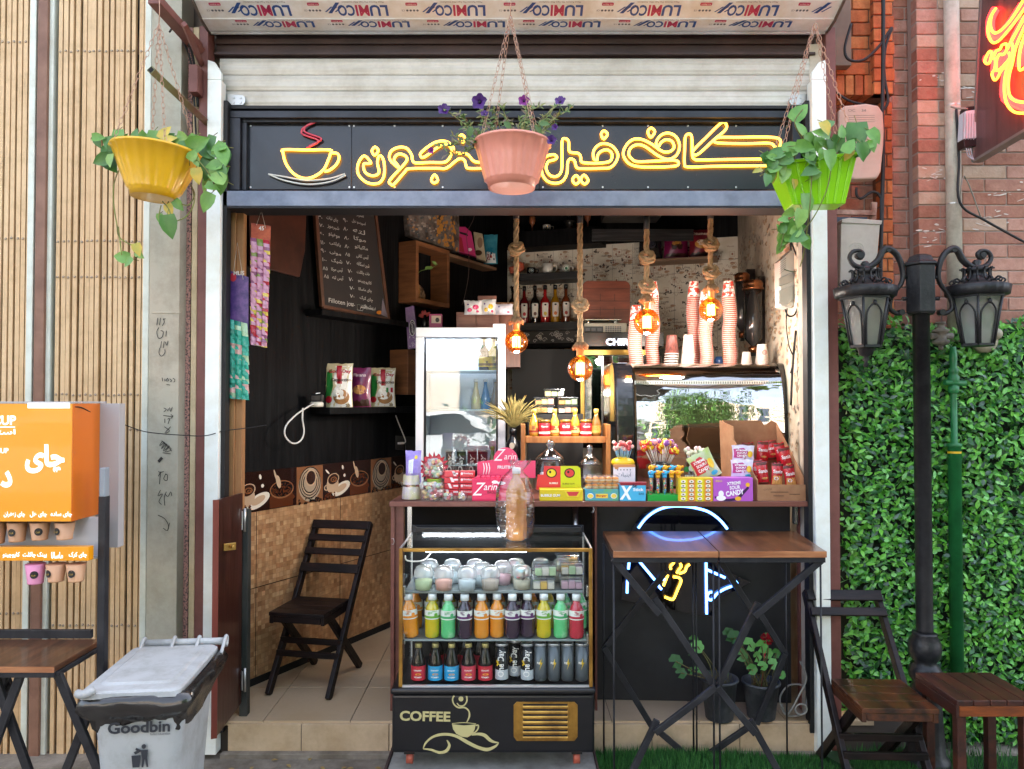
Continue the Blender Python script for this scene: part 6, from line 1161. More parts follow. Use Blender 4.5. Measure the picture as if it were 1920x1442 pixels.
mb.box(gx0,gY,gz0,gx0+w_,gY+.012,gz1);mb.box(gx1-w_,gY,gz0,gx1,gY+.012,gz1);mb.box(gx0+w_+.0003,gY,gz1-.013,gx1-w_-.0003,gY+.012,gz1)
mb.build('gold_frame',m_gold,t,bev=.002)
mb=MB()
for x in(gx0,gx1-.006):mb.box(x,gY+.0125,gz1-.006,x+.006,gB,gz1);mb.box(x,gB-.008,gz0,x+.006,gB,gz1-.0062)
mb.box(gx0+.012,gY+.002,gz0-.0005,gx1-.012,gY+.012,gz0+.006);mb.build('steel_edges',M('alu'),t)
mb=MB();mb.box(gx0+w_,gY+.004,gz0+.006,gx1-w_,gY+.007,gz1-.013);mb.box(gx0+.001,gY+.013,gz0,gx0+.004,gB-.009,gz1-.007);mb.box(gx1-.004,gY+.013,gz0,gx1-.001,gB-.009,gz1-.007);mb.box(gx0+.007,gY+.013,gz1-.005,gx1-.007,gB-.001,gz1-.001)
mb.build('glass_panes',glass('case_pane',(.97,.985,.98),.012,.004,fr=.7),t)
mb=MB();mb.box(gx0,gB+.001,zb1+.013,gx1,gB+.012,gz1+.03);mb.box(gx0+.02,gB-.03,gz1+.002,gx1-.01,gB+.02,gz1+.028);mb.build('black_back',m_dblk,t,bev=.003)
mb=MB();mb.box(gx0+.05,gB-.012,gz1-.012,gx0+.45,gB-.006,gz1-.008);mb.box(gx0+.1,gY+.02,gz1-.018,gx1-.25,gY+.024,gz1-.015);mb.build('led_strip',M('led',(.9,.95,1),emit=12,ec=(.85,.93,1)),t)
z1,z2,z3=.772,.592,gz0+.004
mb=MB();mb.box(gx0+.015,gY+.05,z1-.012,gx1-.03,gB-.012,z1-.001);mb.box(gx0+.01,gY+.03,z2-.008,gx1-.02,gB-.012,z2-.001);mb.build('glass_shelves',M('shelf_grey',C('8A9494'),rough=.2,metal=.3),t,bev=.002)
mb=MB()
for z in(z1,z2):
 for x in(gx0+.008,gx1-.02):mb.box(x,gY+.03,z-.02,x+.012,gY+.06,z+.02)
mb.build('shelf_brackets',M('steel'),t,bev=.002)
mb=MB();mb.tube(cat([V((gx0+.02,gY+.02,gz1-.03)),V((gx0+.03,gY+.02,gz1-.05)),V((gx0+.09,gY+.03,gz1-.05)),V((gx0+.12,gY+.1,gz1-.02))],5),.003,6);mb.build('led_wire',pm('D8D4CC'),t)
Z=lambda L:[(720+a/4.8,1160+b/4.8)for a,b in L];mb=MB();o=.0015
mb.ptext('COFFEE',DP,797,1343,19,o,95,bold=.035,rot=-.02)
mb.poly(DP,Z([(612,950),(720,962),(825,952),(815,1000),(790,1045),(750,1068),(700,1062),(650,1035),(622,995)]),.0003,o);mb.ribbon(DP,Z([(612,944),(720,936),(828,946)]),.0025,o)
mb.ribbon(DP,Z([(825,962),(848,960),(846,990),(822,1020),(790,1035)]),.005,o);mb.ribbon(DP,Z([(742,938),(768,880),(762,830),(725,800),(670,800),(630,770),(617,725),(632,692)]),[.003,.0065,.005,.006,.006,.005,.005,.006],o,6)
mb.ribbon(DP,Z([(742,695),(746,740),(720,780),(680,785),(657,760)]),[.006,.005,.005,.004],o);mb.disc(DP,720+693/4.8,1160+722/4.8,4.6,4.6,.0003,o)
mb.ribbon(DP,Z([(352,1172),(375,1120),(430,1070),(500,1045),(580,1042),(660,1062),(760,1118),(850,1160),(930,1178),(1000,1150),(1033,1116)]),[.003,.007,.008,.01,.01,.011,.013,.012,.013,.009,.003],o,6)
mb.ribbon(DP,Z([(790,1045),(850,1038),(905,1050),(950,1090),(990,1110),(1033,1116)]),[.006,.01,.013,.012,.008,.003],o,6);mb.ribbon(DP,Z([(352,1172),(420,1180),(500,1205),(560,1190),(588,1140),(565,1092)]),[.003,.008,.01,.012,.01,.003],o,6)
mb.build('coffee_drawing',pm('B8AE7A',.4),t)
mb=MB();vx0,vx1,vy0,vy1=963,1083,1316,1389;mb.poly(DP,[(vx0+6,vy0),(vx1-6,vy0),(vx1,vy0+6),(vx1,vy1-8),(vx1-6,vy1),(vx0+6,vy1),(vx0,vy1-8),(vx0,vy0+6)],.0,.004);mb.m=1
for i in range(7):y=1320+i*9.6;mb.rect(DP,981,y,1064,y+4,.0045,.005)
mb.m=0
for i in range(7):y=1324.5+i*9.6;a=DP.hit(980,y,.005);b=DP.hit(1065,y,.005);mb.beam(a,b,.0075,.002,(0,-1,.5))
mb.rect(DP,974,1317,979,1387,.004,.008);mb.rect(DP,1066,1317,1071,1387,.004,.008);mb.build('gold_vent',[m_gold,m_dark],t,bev=.0008)
for x in(770,1080):
 c=V((dx(x),DY+.04,zb0));mb=MB();mb.box(c.x-.02,c.y-.02,zb0-.012,c.x+.02,c.y+.02,zb0-.001);mb.m=1;mb.tube([c+V((-.012,0,-.032)),c+V((.012,0,-.032))],.022,14);mb.build('castor',[m_blk,pm('A8503A',.5)],t)
mb=MB();mb.box(dx(728),DY-.06,.0,dx(1118),-.06,.098);mb.m=1;mb.box(dx(722),DY-.085,.0,dx(1122),DY-.061,.112);mb.box(dx(722),DY-.06,.0,dx(727.5),-.06,.106);mb.box(dx(1118.5),DY-.06,.0,dx(1122),-.06,.106)
mb.build('dolly_platform',[M('white_stone',C('B8B6B0'),C('8A8680'),sc=6,rough=.5,dirt=.3),M('old_wood',C('4A3430'),C('2E2220'),sc=6,st=(.5,3,3),rough=.8)],label='low platform with dark wood edge under the drinks display case',category='platform',bev=.002)
jb=[(.024,0),(.028,.005),(.029,.02),(.028,.055),(.029,.066),(.0285,.096),(.022,.118),(.0135,.132),(.0135,.142)]
jc=dict(o=('D8861A','E8A030'),y=('C8B010','5AA030'),g=('58C078','B8E0C0'),p=('2E1A30','6A2A6A'),r=('B82438','D84050'))
def juice(x,Y,k,l):
 x+=R.uniform(-1.5,1.5);Y+=R.uniform(-.008,.008)
 c=V((dx(x,Y),Y,z2+.001));h1,h2=jc[k];bottle('juice_bottle',l,c,jb,M('juice_'+k,C(h1),C(h2)if k!='p' else C('3A2440'),sc=25,rough=.1,coat=.8,spec=.6,lo=.5,hi=.9),pm('E8ECEC',.35),(.141,.163),.0165,(.072,.106,.0288,[pm('E2E4DC',.4),pm({'o':'E08A28','y':'6AA838','g':'48A868','p':'5A2060','r':'C03048'}[k],.4)]),'juice bottles on the middle shelf',1.0)
nm=dict(o='orange',y='yellow',g='green',p='dark purple',r='red')
row=[(775,'o','leftmost, leaning orange juice bottle on the middle shelf'),(812,'y','yellow juice bottle beside the leaning orange one'),(843,'g','green juice bottle left of the dark purple one'),(873,'p','dark purple juice bottle between green and orange'),(903,'o','orange juice bottle right of a dark purple one'),(932,'o','orange juice bottle left of two dark purple ones'),(961,'p','left one of two dark purple juice bottles side by side'),(990,'p','right one of two dark purple juice bottles side by side'),(1020,'y','yellow juice bottle between dark purple and green'),(1050,'g','green juice bottle beside the red one'),(1080,'r','red juice bottle at the right end')]
for x,k,l in row:juice(x,-.315,k,l)
[o_ for o_ in S.objects if o_.get('label')==row[0][2]][0].rotation_euler=(0,rad(-5),0)
for i,(x,k)in enumerate(zip((782,812,843,874,905,935,966,997,1028,1055,1083),'oyyooopoygg')):juice(x,-.2,k,'back row %s juice bottle behind the front row, number %s from the left'%(nm[k],('one','two','three','four','five','six','seven','eight','nine','ten','eleven')[i]))
vb=[(.024,0),(.028,.004),(.028,.065),(.027,.072),(.013,.115),(.0115,.12),(.0115,.125)]
for i,(x,k,Y,l)in enumerate(((788,'C02838',-.31,'dark vitamin bottle with red label, leftmost on the bottom shelf'),(819,'2898C8',-.31,'dark vitamin bottle with blue label next to the leftmost'),(849,'2898C8',-.312,'dark vitamin bottle with blue label, middle of the front row'),(880,'C84050',-.31,'dark vitamin bottle with red label right of the blue ones'),(911,'C02838',-.31,'dark vitamin bottle with red label beside the tall cans'),(822,'C02838',-.19,'vitamin bottle behind the first blue one'),(850,'C02838',-.19,'vitamin bottle behind the second blue one'),(876,'C02838',-.19,'vitamin bottle behind the right red one'),(902,'C02838',-.19,'vitamin bottle behind the last red one'))):
 c=V((dx(x,Y),Y,z3));t2=thing('vitamin_bottle',l,'bottle',c,'dark vitamin drink bottles');mb=MB();mb.lathe(c,vb,18);mb.build('bottle_body',M('dark_bottle',(.006,.004,.004),rough=.15,coat=.15,spec=.35),t2)
 mb=MB();mb.lathe(c+V((0,0,.125)),[(.0135,0),(.0135,.014),(.012,.016)],16);mb.build('cap',M('cap_gold',C('C8B878'),rough=.35,metal=.4),t2)
 mb=MB();mb.lathe(c,[(.0286,.006),(.0286,.06)],20,cap=False);mb.m=1;ps=[]
 def wv(x_,z_,o_=.0292):a=x_/.0286;return c+V((o_*math.sin(a),-o_*math.cos(a),z_))
 if i<5:
  for s_,z_,w2 in(('LEONARD',.042,.03),('VITAMIN',.016,.03)):
   vs,fs,x0,x1,y0,y1=glyphs(s_,.03);kk=w2/(x1-x0);mb.add([wv((v.x-(x0+x1)/2)*kk,z_+(v.y-y0)*kk)for v in vs],fs)
  mb.m=2;mb.add([wv(.012*math.cos(a)+.002,.03+.004*math.sin(a))for a in[q*math.tau/12 for q in range(12)]],[tuple(range(12))])
  for q in range(5):a=rad(30+q*30);mb.add([wv(.004*math.cos(a)-.001,.05+.002*math.sin(a)),wv(.003*math.cos(a+.3),.05+.002*math.sin(a+.3)),wv(.008*math.cos(a),.05+.007*math.sin(a))],[(0,1,2)])
 mb.build('paper_label',[pm(k,.35),pm('F0ECE4',.4),pm('E8A030',.4)],t2)
def yel(mb,c,r,h):
 mb.m=1
 def w2(x,z):a=x/r;return c+V(((r+.0012)*math.sin(a),-(r+.0012)*math.cos(a),z))
 q=[(-.018,.075),(-.012,.06),(-.002,.062),(-.014,.045),(-.018,.05),(-.008,.066)];mb.add([w2(*p)for p in((-.022,.082),(-.012,.078),(-.014,.066),(-.002,.064),(-.002,.056),(-.022,.06),(-.016,.072),(-.022,.074))],[(0,1,2,7),(2,3,6),(3,4,5,6)])
 mb.m=2;mb.lathe(c,[(r+.0004,.008),(r+.0004,.045)],18,cap=False)
def bolt(mb,c,r,h):
 mb.m=1
 def w2(x,z):a=x/r;return c+V(((r+.0012)*math.sin(a),-(r+.0012)*math.cos(a),z))
 mb.add([w2(.003,.09),w2(-.006,.066),w2(.001,.068),w2(-.004,.045),(w2(.008,.074)),w2(.002,.074)],[(0,1,2,5),(2,3,4,5)])
 mb.m=0;vs,fs,x0,x1,y0,y1=glyphs('RE',.03);kk=.011/(x1-x0);mb.add([w2(-.013+(v.x-x0)*kk,.068+(v.y-y0)*kk)for v in vs],fs)
kb=pm('1A1C1E',.25,metal=.4);k2=M('grey_can',C('5E6468'),rough=.3,metal=.35)
for i,(x,Y,l)in enumerate(((941,-.31,'black and silver can with white letters beside the red label bottle'),(965,-.27,'black and silver can standing slightly behind two others'),(988,-.312,'black and silver can with yellow mark left of the grey cans'))):can(V((dx(x,Y),Y,z3)),.025,.142,kb,'One Day',l,'black and silver cans',extra=yel)
for i,(x,Y,l)in enumerate(((1012,-.31,'first dark grey can right of the black and silver ones'),(1037,-.31,'second dark grey can of the front row'),(1062,-.31,'third dark grey can of the front row with yellow bolt'),(1088,-.31,'last dark grey can at the right corner of the bottom shelf'),(1037,-.22,'left dark grey can of the back row'),(1062,-.22,'middle dark grey can of the back row'),(1087,-.22,'right dark grey can of the back row'))):can(V((dx(x,Y),Y,z3)),.0245,.142,k2,None,l,'dark grey cans',extra=bolt)
m_dome=glass('dome_plastic',(.95,.97,.98),.16,.1,tl=.35);puds=[pm(h,.5)for h in('C8D8A8','E0A898','C0CCD0','B8A898','D8A8B0','C8C0A8')]
def pud(x,Y,k,l,s=1.0,z=None):
 c=V((dx(x,Y),Y,z1+.0006+(z or 0)));t2=thing('pudding_cup',l,'pudding cup',c,'domed pudding cups');mb=MB();mb.lathe(c,[(.03*s,0),(.032*s,.003),(.036*s,.048*s),(.0375*s,.05*s)],24,cap=False,fl=lambda a,i:1+.015*math.cos(a*12));mb.build('cup',m_clr,t2)
 mb=MB();mb.lathe(c,[(.0305*s,.002),(.0335*s,.036*s),(.0001,.037*s)],20);mb.build('pudding',puds[k],t2)
 mb=MB();mb.lathe(c,[(.038*s,.051*s),(.038*s,.056*s),(.036*s,.072*s),(.028*s,.088*s),(.014*s,.093*s),(.0001,.0935*s)],24,cap=False,fl=lambda a,i:1+(.02*math.cos(a*14)if 1<i<4 else 0));mb.build('dome_lid',m_dome,t2);return t2,c
for x,Y,k,l in((797,-.31,0,'pale green pudding cup at the front left of the top shelf'),(834,-.315,1,'pink pudding cup, second in the front row'),(877,-.32,2,'white pudding cup, third in the front row'),(920,-.315,3,'cup with small brown cakes in the front row'),(808,-.2,2,'pudding cup at the back left of the top shelf'),(850,-.2,2,'pudding cup behind the pink one'),(892,-.2,4,'pudding cup with pink filling in the back row'),(943,-.23,4,'tall domed cup with pink sweets behind the cakes'),(905,-.26,2,'white pudding cup between the two rows')):pud(x,Y,k,l)
for x,Y,l in((967,-.19,'domed cup with blue and yellow sweets at the back'),(1013,-.18,'domed cup with bright mixed sweets at the back centre'),(1052,-.18,'domed cup with pink sweets at the back right'),(978,-.3,'square bottomed cup of pale sweets in the front row')):
 t2,c=pud(x,Y,5,l);mb=MB();sweets(mb,c+V((0,0,.035)),.024,.045,26,.0085,5);mb.build('sweets',[pm('D8D070',.3),pm('60B8C0',.3),pm('D88890',.3),pm('E8E0D0',.3),pm('3A3030',.3)],t2)
for i,(x,Y,z,l)in enumerate(((1018,-.29,0,'clear sweet box at the front, left pile, bottom'),(1069,-.285,0,'clear sweet box at the front, right pile, bottom'),(1021,-.27,.047,'clear sweet box on top of the left pile'),(1070,-.25,.047,'clear sweet box on top of the right pile'),(1062,-.16,.06,'clear sweet box with orange and green sweets at the back right'))):swbox(V((dx(x,Y),Y,z1+.0006+z)),.094,.075,.046,l,[pm('E8B850',.5),pm('E0D8C8',.5),pm('C8A0B0',.5),pm('B8D0A0',.5)],'clear sweet boxes in the display case')
c=V((dx(968,-.2),-.2,gz1+.001));t=thing('bagged_bottle','large bottle of brown drink inside a knotted clear plastic bag on the display case','bottle',c);mb=MB()
mb.lathe(c,[(.036,0),(.042,.01),(.043,.06),(.04,.08),(.043,.1),(.042,.19),(.03,.225),(.015,.25),(.0145,.265)],24,fl=lambda a,i:1+(.03*math.cos(a*6)if i<4 else 0));mb.build('bottle_body',M('brown_drink',C('B0703A'),C('C88A50'),sc=9,rough=.15,coat=.7),t)
mb=MB();mb.lathe(c+V((0,0,.265)),[(.017,0),(.017,.02),(.015,.022)],16);mb.build('cap',pm('E8E4E0',.35),t)
mb=MB();vs=[];n=28;pr=[(.045,-.001),(.056,.02),(.066,.07),(.072,.13),(.065,.2),(.045,.25),(.026,.275),(.03,.3),(.04,.315)]
for j,(r_,z)in enumerate(pr):
 for i in range(n):a=i*math.tau/n;q=r_*(1+.10*math.sin(i*2.3+j*1.1)+.06*math.sin(i*5+j));vs.append(c+V((q*math.cos(a)+(-.012 if 1<j<6 and math.cos(a)<0 else 0)+(.016 if j>6 else 0),q*.7*math.sin(a),z+(.012*math.sin(i*1.7)if j==8 else 0))))
mb.add(vs,[(j*n+i,j*n+(i+1)%n,(j+1)*n+(i+1)%n,(j+1)*n+i)for j in range(len(pr)-1)for i in range(n)],True);mb.build('plastic_bag',glass('bag_film',(.93,.93,.94),.12,.1,.5,14),t)
m_chr=M('stained_wood',C('241614'),C('0C0809'),sc=7,st=(1,4,4),rough=.42,bump=.15,dirt=.25,spec=.3);m_seat=M('seat_wood',C('5A3018'),C('22120C'),sc=5,st=(5,1,5),rough=.3,coat=.3,bump=.15)
def chair(loc,rz,label,h,s=1.0,nsl=4,ms=m_chr,tilt=0):
 t=thing('folding_chair',label,'chair',(0,0,0));W[t]=V((0,0,0));H=.72*h;top=V((0,.27,H));bot=V((0,-.23,0));d=top-bot
 def at(f,x):return V((x,0,0))+bot+d*f
 for sx in(-1,1):
  x=sx*.148;mb=MB();mb.beam(at(0,x),at(1,x),.022,.042,(0,-1,.6));mb.build('back_leg',m_chr,t,bev=.004)
  mb=MB();xi=sx*.122;mb.beam(V((xi,-.17,.355)),V((xi,.2,0)),.022,.038,(0,1,.8));mb.build('short_leg',m_chr,t,bev=.004)
 fr=(.97,.885,.80,.70)[:nsl]
 for i,f in enumerate(fr):
  mb=MB();c_=at(f,0)+V((0,-.026,.014));mb.cbox(c_,.31,.012,.046 if i in(0,3)else .036,rx=-math.atan2(.5,H));mb.build('back_slat',m_chr,t,bev=.003)
 mb=MB()
 for i in range(4):mb.box(-.135,-.255+i*.072,.37,.135,-.255+i*.072+.0705,.388)
 mb.box(-.135,-.25,.335,-.117,.03,.3695);mb.box(.117,-.25,.335,.135,.03,.3695);mb.box(-.116,-.25,.34,.116,-.235,.3695);mb.build('seat',ms,t,bev=.003)
 for z,yo in((.215,-.022),(.165,-.026)):mb=MB();c_=at(z/H,0)+V((0,yo,0));mb.box(-.155,c_.y-.008,z-.014,.155,c_.y+.008,z+.014);mb.build('stretcher',m_chr,t,bev=.003)
 t.location=loc;t.rotation_euler=(0,0,rz);return t
chair((-.935,.47,.141),rad(-11),'dark slatted folding chair standing inside the kiosk doorway',1.0)
chair((1.39,-.27,.016),rad(-2),'dark folding chair with brown glossy seat outside near the lamp post',.93,nsl=2,ms=m_seat)
m_tt=M('table_wood',C('70482F'),C('20110A'),sc=3.2,st=(9,.8,9),rough=.28,coat=.3,det=8,lo=.35,hi=.7);m_edge=M('edge_band',C('B07850'),C('8A5434'),sc=5,st=(1,4,9),rough=.4);m_met=M('black_metal',(.012,.012,.015),(.03,.03,.034),sc=10,rough=.4,spec=.3,dirt=.15)
TZ=.925;fy,by=-.46,-.04
def htable(xf0,xf1,xb0,xb1,label,bars,rods):
 t=thing('high_table',label,'table',(P((xf0+xf1)/2,0,fy).x,-.25,0),'high folding tables beside the display case');a,b=P(xf0,0,fy).x,P(xf1,0,fy).x;c_,d_=P(xb0,0,by).x,P(xb1,0,by).x
 zf=P(0,1034,fy).z
 mb=MB();mb.prism([V((a,fy+.002,zf)),V((b,fy+.002,zf)),V((d_,by,zf)),V((c_,by,zf))],V((0,0,-.022)));mb.build('tabletop',m_tt,t,bev=.0015)
 mb=MB();mb.box(a,fy-.001,zf-.022,b,fy+.0015,zf);mb.build('edge_band',m_edge,t)
 mb=MB();mb.box(a+.002,fy+.004,zf-.042,b-.002,fy+.022,zf-.0225);mb.box(c_+.004,by-.02,zf-.042,d_-.004,by-.002,zf-.0225);mb.beam((a+.01,fy+.022,zf-.033),(c_+.01,by-.02,zf-.033),.018,.018,(0,0,1));mb.beam((b-.01,fy+.022,zf-.033),(d_-.01,by-.02,zf-.033),.018,.018,(0,0,1));mb.build('apron_frame',m_met,t,bev=.002)
 for x0,y0,x1,y1,Y,yo in bars:MB().beam(P(x0,y0,Y),P(x1,y1,Y),.024,.016).build('leg_bar',m_met,t,bev=.002)
 for x,Y in rods:q=P(x,900,Y).x;MB().tube([(q,Y,.016),(q,Y,zf-.043)],.0038,6).build('rod',m_met,t)
f1,f2,r1,r2=-.44,-.42,-.08,-.1
htable(1147,1341,1128,1303,'left high table with wood top and black scissor legs',[(1150,1048,1236,1152,f1,0),(1228,1122,1342,1290,f2,0),(1342,1288,1228,1374,f1,0),(1232,1350,1150,1520,f2,0),(1248,1072,1132,1216,r1,0),(1132,1214,1222,1362,r2,0),(1236,1372,1302,1428,r1,0)],[(1150,f1),(1336,f1),(1131,r1),(1298,r1)])
htable(1343,1541,1305,1484,'right high table with wood top and black scissor legs',[(1540,1050,1414,1156,f1,0),(1422,1130,1344,1290,f2,0),(1344,1288,1416,1376,f1,0),(1406,1350,1500,1520,f2,0),(1350,1052,1408,1142,r2,0),(1424,1150,1474,1230,r1,0),(1472,1226,1418,1358,r2,0),(1402,1364,1306,1430,r1,0)],[(1537,f1),(1347,f1),(1472,r1),(1304,r1)])
m_pot=M('plastic_pot',C('33363A'),C('5A5E62'),sc=14,rough=.6,lo=.45,hi=.75);m_ger=[M('ger%d'%i,C(h),rough=.5)for i,h in enumerate(('5A9A48','427A36','6AA858','2E5A28'))]
def gpot(px,Y,pyt,label,leaves,flower=None):
 z0=.142;c=V((P(px,0,Y).x,Y,z0));t=thing('potted_geranium',label,'potted plant',c);zt_=P(0,pyt,Y).z-z0;mb=MB();mb.lathe(c,[(.055,0),(.058,.004),(.075,zt_-.012),(.081,zt_-.01),(.081,zt_),(.074,zt_),(.07,zt_-.03),(.0001,zt_-.032)],24,cap=False);mb.build('pot',m_pot,t)
 sb=MB();lb=MB();o=c+V((0,0,zt_-.03))
 for(x,y,s,dy)in leaves:
  e=P(x,y,Y+dy);m_=(o+e)/2+V((R.uniform(-.02,.02),-.02,.01));sb.tube(cat([o+V((R.uniform(-.03,.03),R.uniform(-.03,.03),0)),m_,e],4),.0026,5)
  lb.m=R.randrange(4);n=16;nrm=V((R.uniform(-.5,.5),-1,R.uniform(.1,.9))).normalized();a_=nrm.orthogonal().normalized();b_=nrm.cross(a_);r_=s*(Y+3.2)/F
  vs=[e-nrm*.006]+[e+(a_*math.cos(k*math.tau/n)+b_*math.sin(k*math.tau/n))*r_*f*(1+(.09*math.cos(k*math.tau/n*6)if f==1 else 0))+nrm*(.004*math.sin(k*2.4)if f==1 else-.002)for f in(.5,1)for k in range(n-1)]
  k_=n-1;lb.add(vs,[(0,1+i,1+(i+1)%k_)for i in range(k_-1)]+[(1+i,1+k_+i,1+k_+i+1,2+i)for i in range(k_-1)],True)
 for i in range(40):a=R.uniform(0,6.28);p=o+V((.055*R.random()*math.cos(a),.055*R.random()*math.sin(a),.0));sb.tube([p,p+V((R.uniform(-.02,.02),R.uniform(-.02,.02),R.uniform(.01,.05)))],.0012,4)
 sb.build('stems',M('stem',C('6A6A3A'),C('4A3A20'),sc=20,rough=.7),t);lb.build('leaves',m_ger,t)
 if flower:
  mb=MB();e=P(flower[0],flower[1],Y-.03)
  for i in range(46):d=V((R.gauss(0,1),R.gauss(0,1),R.gauss(0,1))).normalized();mb.leaf(e+d*.012,d,d.orthogonal(),.016,.014)
  mb.tube([o,e],.003,5);mb.build('flower_head',M('ger_red',C('B81830'),C('8A1024'),sc=40,rough=.5),t)
gpot(1418,.03,1276,'black pot of bushy geranium with one red flower behind the right table',[(1378,1195,14,-.02),(1405,1208,13,-.03),(1428,1212,12,-.05),(1390,1228,12,0),(1420,1232,10,-.04),(1440,1225,10,0),(1450,1245,11,-.03),(1410,1255,10,-.07),(1430,1248,9,-.06),(1367,1190,13,0),(1455,1225,9,.02),(1385,1205,10,.05),(1440,1195,9,.02),(1400,1240,8,.05),(1465,1265,8,-.02)],(1437,1199))
gpot(1341,.02,1270,'black pot with a few drooping geranium leaves behind the left table',[(1267,1240,13,-.05),(1308,1212,12,-.02),(1296,1220,10,0),(1277,1262,10,-.06),(1311,1255,9,0),(1301,1200,9,0),(1325,1262,6,-.03),(1360,1262,6,-.02),(1296,1258,7,0)])
mb=MB();mb.tube(cat([P(1500,1240,.05),P(1512,1270,0),P(1500,1300,-.02),P(1475,1340,-.02),P(1462,1310,.05),P(1480,1285,.08),P(1510,1290,.03),P(1508,1335,0),P(1478,1342,.03),P(1466,1322,.0)],6),.004,6)
for i in range(3):mb.tube([P(1502+11*math.cos(a),1330+10*math.sin(a),-.03+i*.008)for a in[k*math.tau/14 for k in range(14)]],.004,6,True)
mb.build('coiled_cable',M('cable_grey',C('8A8880'),rough=.4),label='grey cable coiled on the tiles beside the right jamb',category='cable')
def bricks(name,x0,x1,z0,z1,Y,cols,label,bl=.2,bh=.0535,mort='A4948A',back=.08,sub=None):
 t=thing(name,label,'wall',((x0+x1)/2,Y,z0));mb=MB();k=0;z=z0
 while z<z1-.01:
  x=x0-(bl/2 if k%2 else 0)
  while x<x1:
   a,b=max(x,x0),min(x+bl-.006,x1)
   if b-a>.01:mb.m=R.randrange(len(cols));j=R.uniform(0,.003);mb.box(a,Y-j,z,b,Y+.05,min(z+bh,z1))
   x+=bl
  z+=bh+.006;k+=1
 mb.build('bricks',cols,t,bev=.0022,seg=1);mb=MB();mb.box(x0+.001,Y+.004,z0,x1-.001,Y+back,z1);mb.build('mortar',M('mortar_'+mort,C(mort),rough=.95,bump=.4,bsc=60),t);return t
rb_=[M('rb%d'%i,C(a),C(b),sc=22,rough=.85,bump=.3,bsc=60,dirt=.25,dsc=9)for i,(a,b)in enumerate((('B48472','9E6E5E'),('A87460','94604E'),('BC9080','AC7C6A'),('B89680','BEA28E'),('9C6A5A','AE7E6A')))]
ob_=[M('ob%d'%i,C(a),C(b),sc=18,rough=.8,bump=.3,bsc=60,dirt=.2,dsc=9)for i,(a,b)in enumerate((('B8683A','A4552C'),('C07A46','AC6034'),('A85A30','984A26')))]
X=lambda px,Y:P(px,0,Y).x;ZZ=lambda py,Y:P(0,py,Y).z
bricks('brick_wall',X(1718,.14),3.4,0,4.2,.14,rb_,'weathered red brick wall at the right with white stains')
bricks('brick_recess',X(1566,.24),X(1712,.24),0,4.2,.24,rb_[:3]+[rb_[4]],'recessed narrow brick strip behind the shop post',.13)
mb=MB();xa,xb=X(1699,.24),X(1718,.14);z=0;k=0;t=thing('brick_return','slanting brick return between recess and main brick wall','wall',(xa,.2,0))
while z<4.2:mb.m=R.randrange(5);mb.prism([(xa,.236,z),(xb,.139,z),(xb,.139,z+.0535),(xa,.236,z+.0535)],(.05,.03,0));z+=.0595
mb.build('bricks',rb_,t,bev=.002,seg=1);mb=MB();mb.prism([(xa+.004,.24,0),(xb+.003,.144,0),(xb+.003,.144,4.2),(xa+.004,.24,4.2)],(.05,.03,0));mb.build('mortar',M('mortar_A4948A'),t)
bricks('orange_brick_pier',X(1567,.12),X(1636,.12),ZZ(140,.12),4.2,.12,ob_,'orange brick pier beside the shutter housing',.15,mort='6A4A38',back=.12)
t=bricks('orange_brick_pier',X(1637,.09),X(1676,.09),ZZ(176,.09),4.2,.09,ob_,'narrow orange brick corner standing proud beside the pier',.09,mort='6A4A38',back=.15)
mb=MB();t=thing('soldier_course','row of upright orange bricks closing the pier','bricks',(X(1600,.11),.11,ZZ(176,.11)))
for i in range(4):a=X(1567+i*17.5,.11);mb.m=i%3;mb.box(a,.11,ZZ(178,.11),a+.036,.23,ZZ(141,.11))
mb.build('bricks',ob_,t,bev=.003)
bricks('orange_brick_strip',X(1648,.16),X(1670,.16),0,ZZ(178,.09),.16,ob_,'thin orange brick strip running down beside the cables',.06,mort='6A4A38')
m_eff=M('efflorescence',C('D8CFC6'),rough=.95);mb=MB();pl=FP(.14)
for i in range(80):
 cx,cy=R.choice(((1760,430,22,30),(1850,410,50,12),(1740,450,14,18),(1760,150,14,20),(1735,330,8,40),(1820,170,12,6),(1900,365,20,8)))[:2],0;cx,cy=cx[0]+R.gauss(0,22),cx[1]+R.gauss(0,9)
 if cx<1722:continue
 mb.disc(pl,cx,cy,R.uniform(1,9),R.uniform(.3,1.6),.0035,.0042+i*1e-6,8,R.uniform(-.4,.4))
mb.build('salt_stain',m_eff,label='white salt stains on the red bricks',category='stain',kind='stuff')
t=thing('drain_pipe','off-white painted drain pipe running down the brick wall','pipe',(X(1785,.08),.08,1.7));mb=MB();c=V((X(1786,.08),.09,ZZ(640,.08)));mb.lathe(c,[(.031,0),(.031,3)],20);mb.build('pipe',M('pipe_white',C('D2CCBE'),C('B4A898'),sc=5,st=(1,1,.3),rough=.5,dirt=.4,dsc=14),t)
mb=MB()
for y in(200,384):mb.lathe(V((c.x,c.y,ZZ(y,.09))),[(.0325,0),(.0325,.004)],16,cap=False)
mb.build('wire_tie',M('galv'),t);mb=MB();mb.tube(cat([P(1793,205,.05),P(1798,300,.04),P(1800,380,.04),P(1850,415,.08),P(1960,475,.12)],6),.0055);mb.build('cable',m_blk,label='black cable running along the drain pipe and across the bricks',category='cable')
mb=MB();mb.tube(cat([P(1800,384,.05),P(1808,330,.04),P(1840,410,.09)],4),.003);mb.tube(cat([P(1783,200,.02),P(1795,203,0),P(1815,204,-.02)],3),.004);mb.build('thin_wire',pm('8A8478'),label='thin grey wires tied to the drain pipe',category='wire')
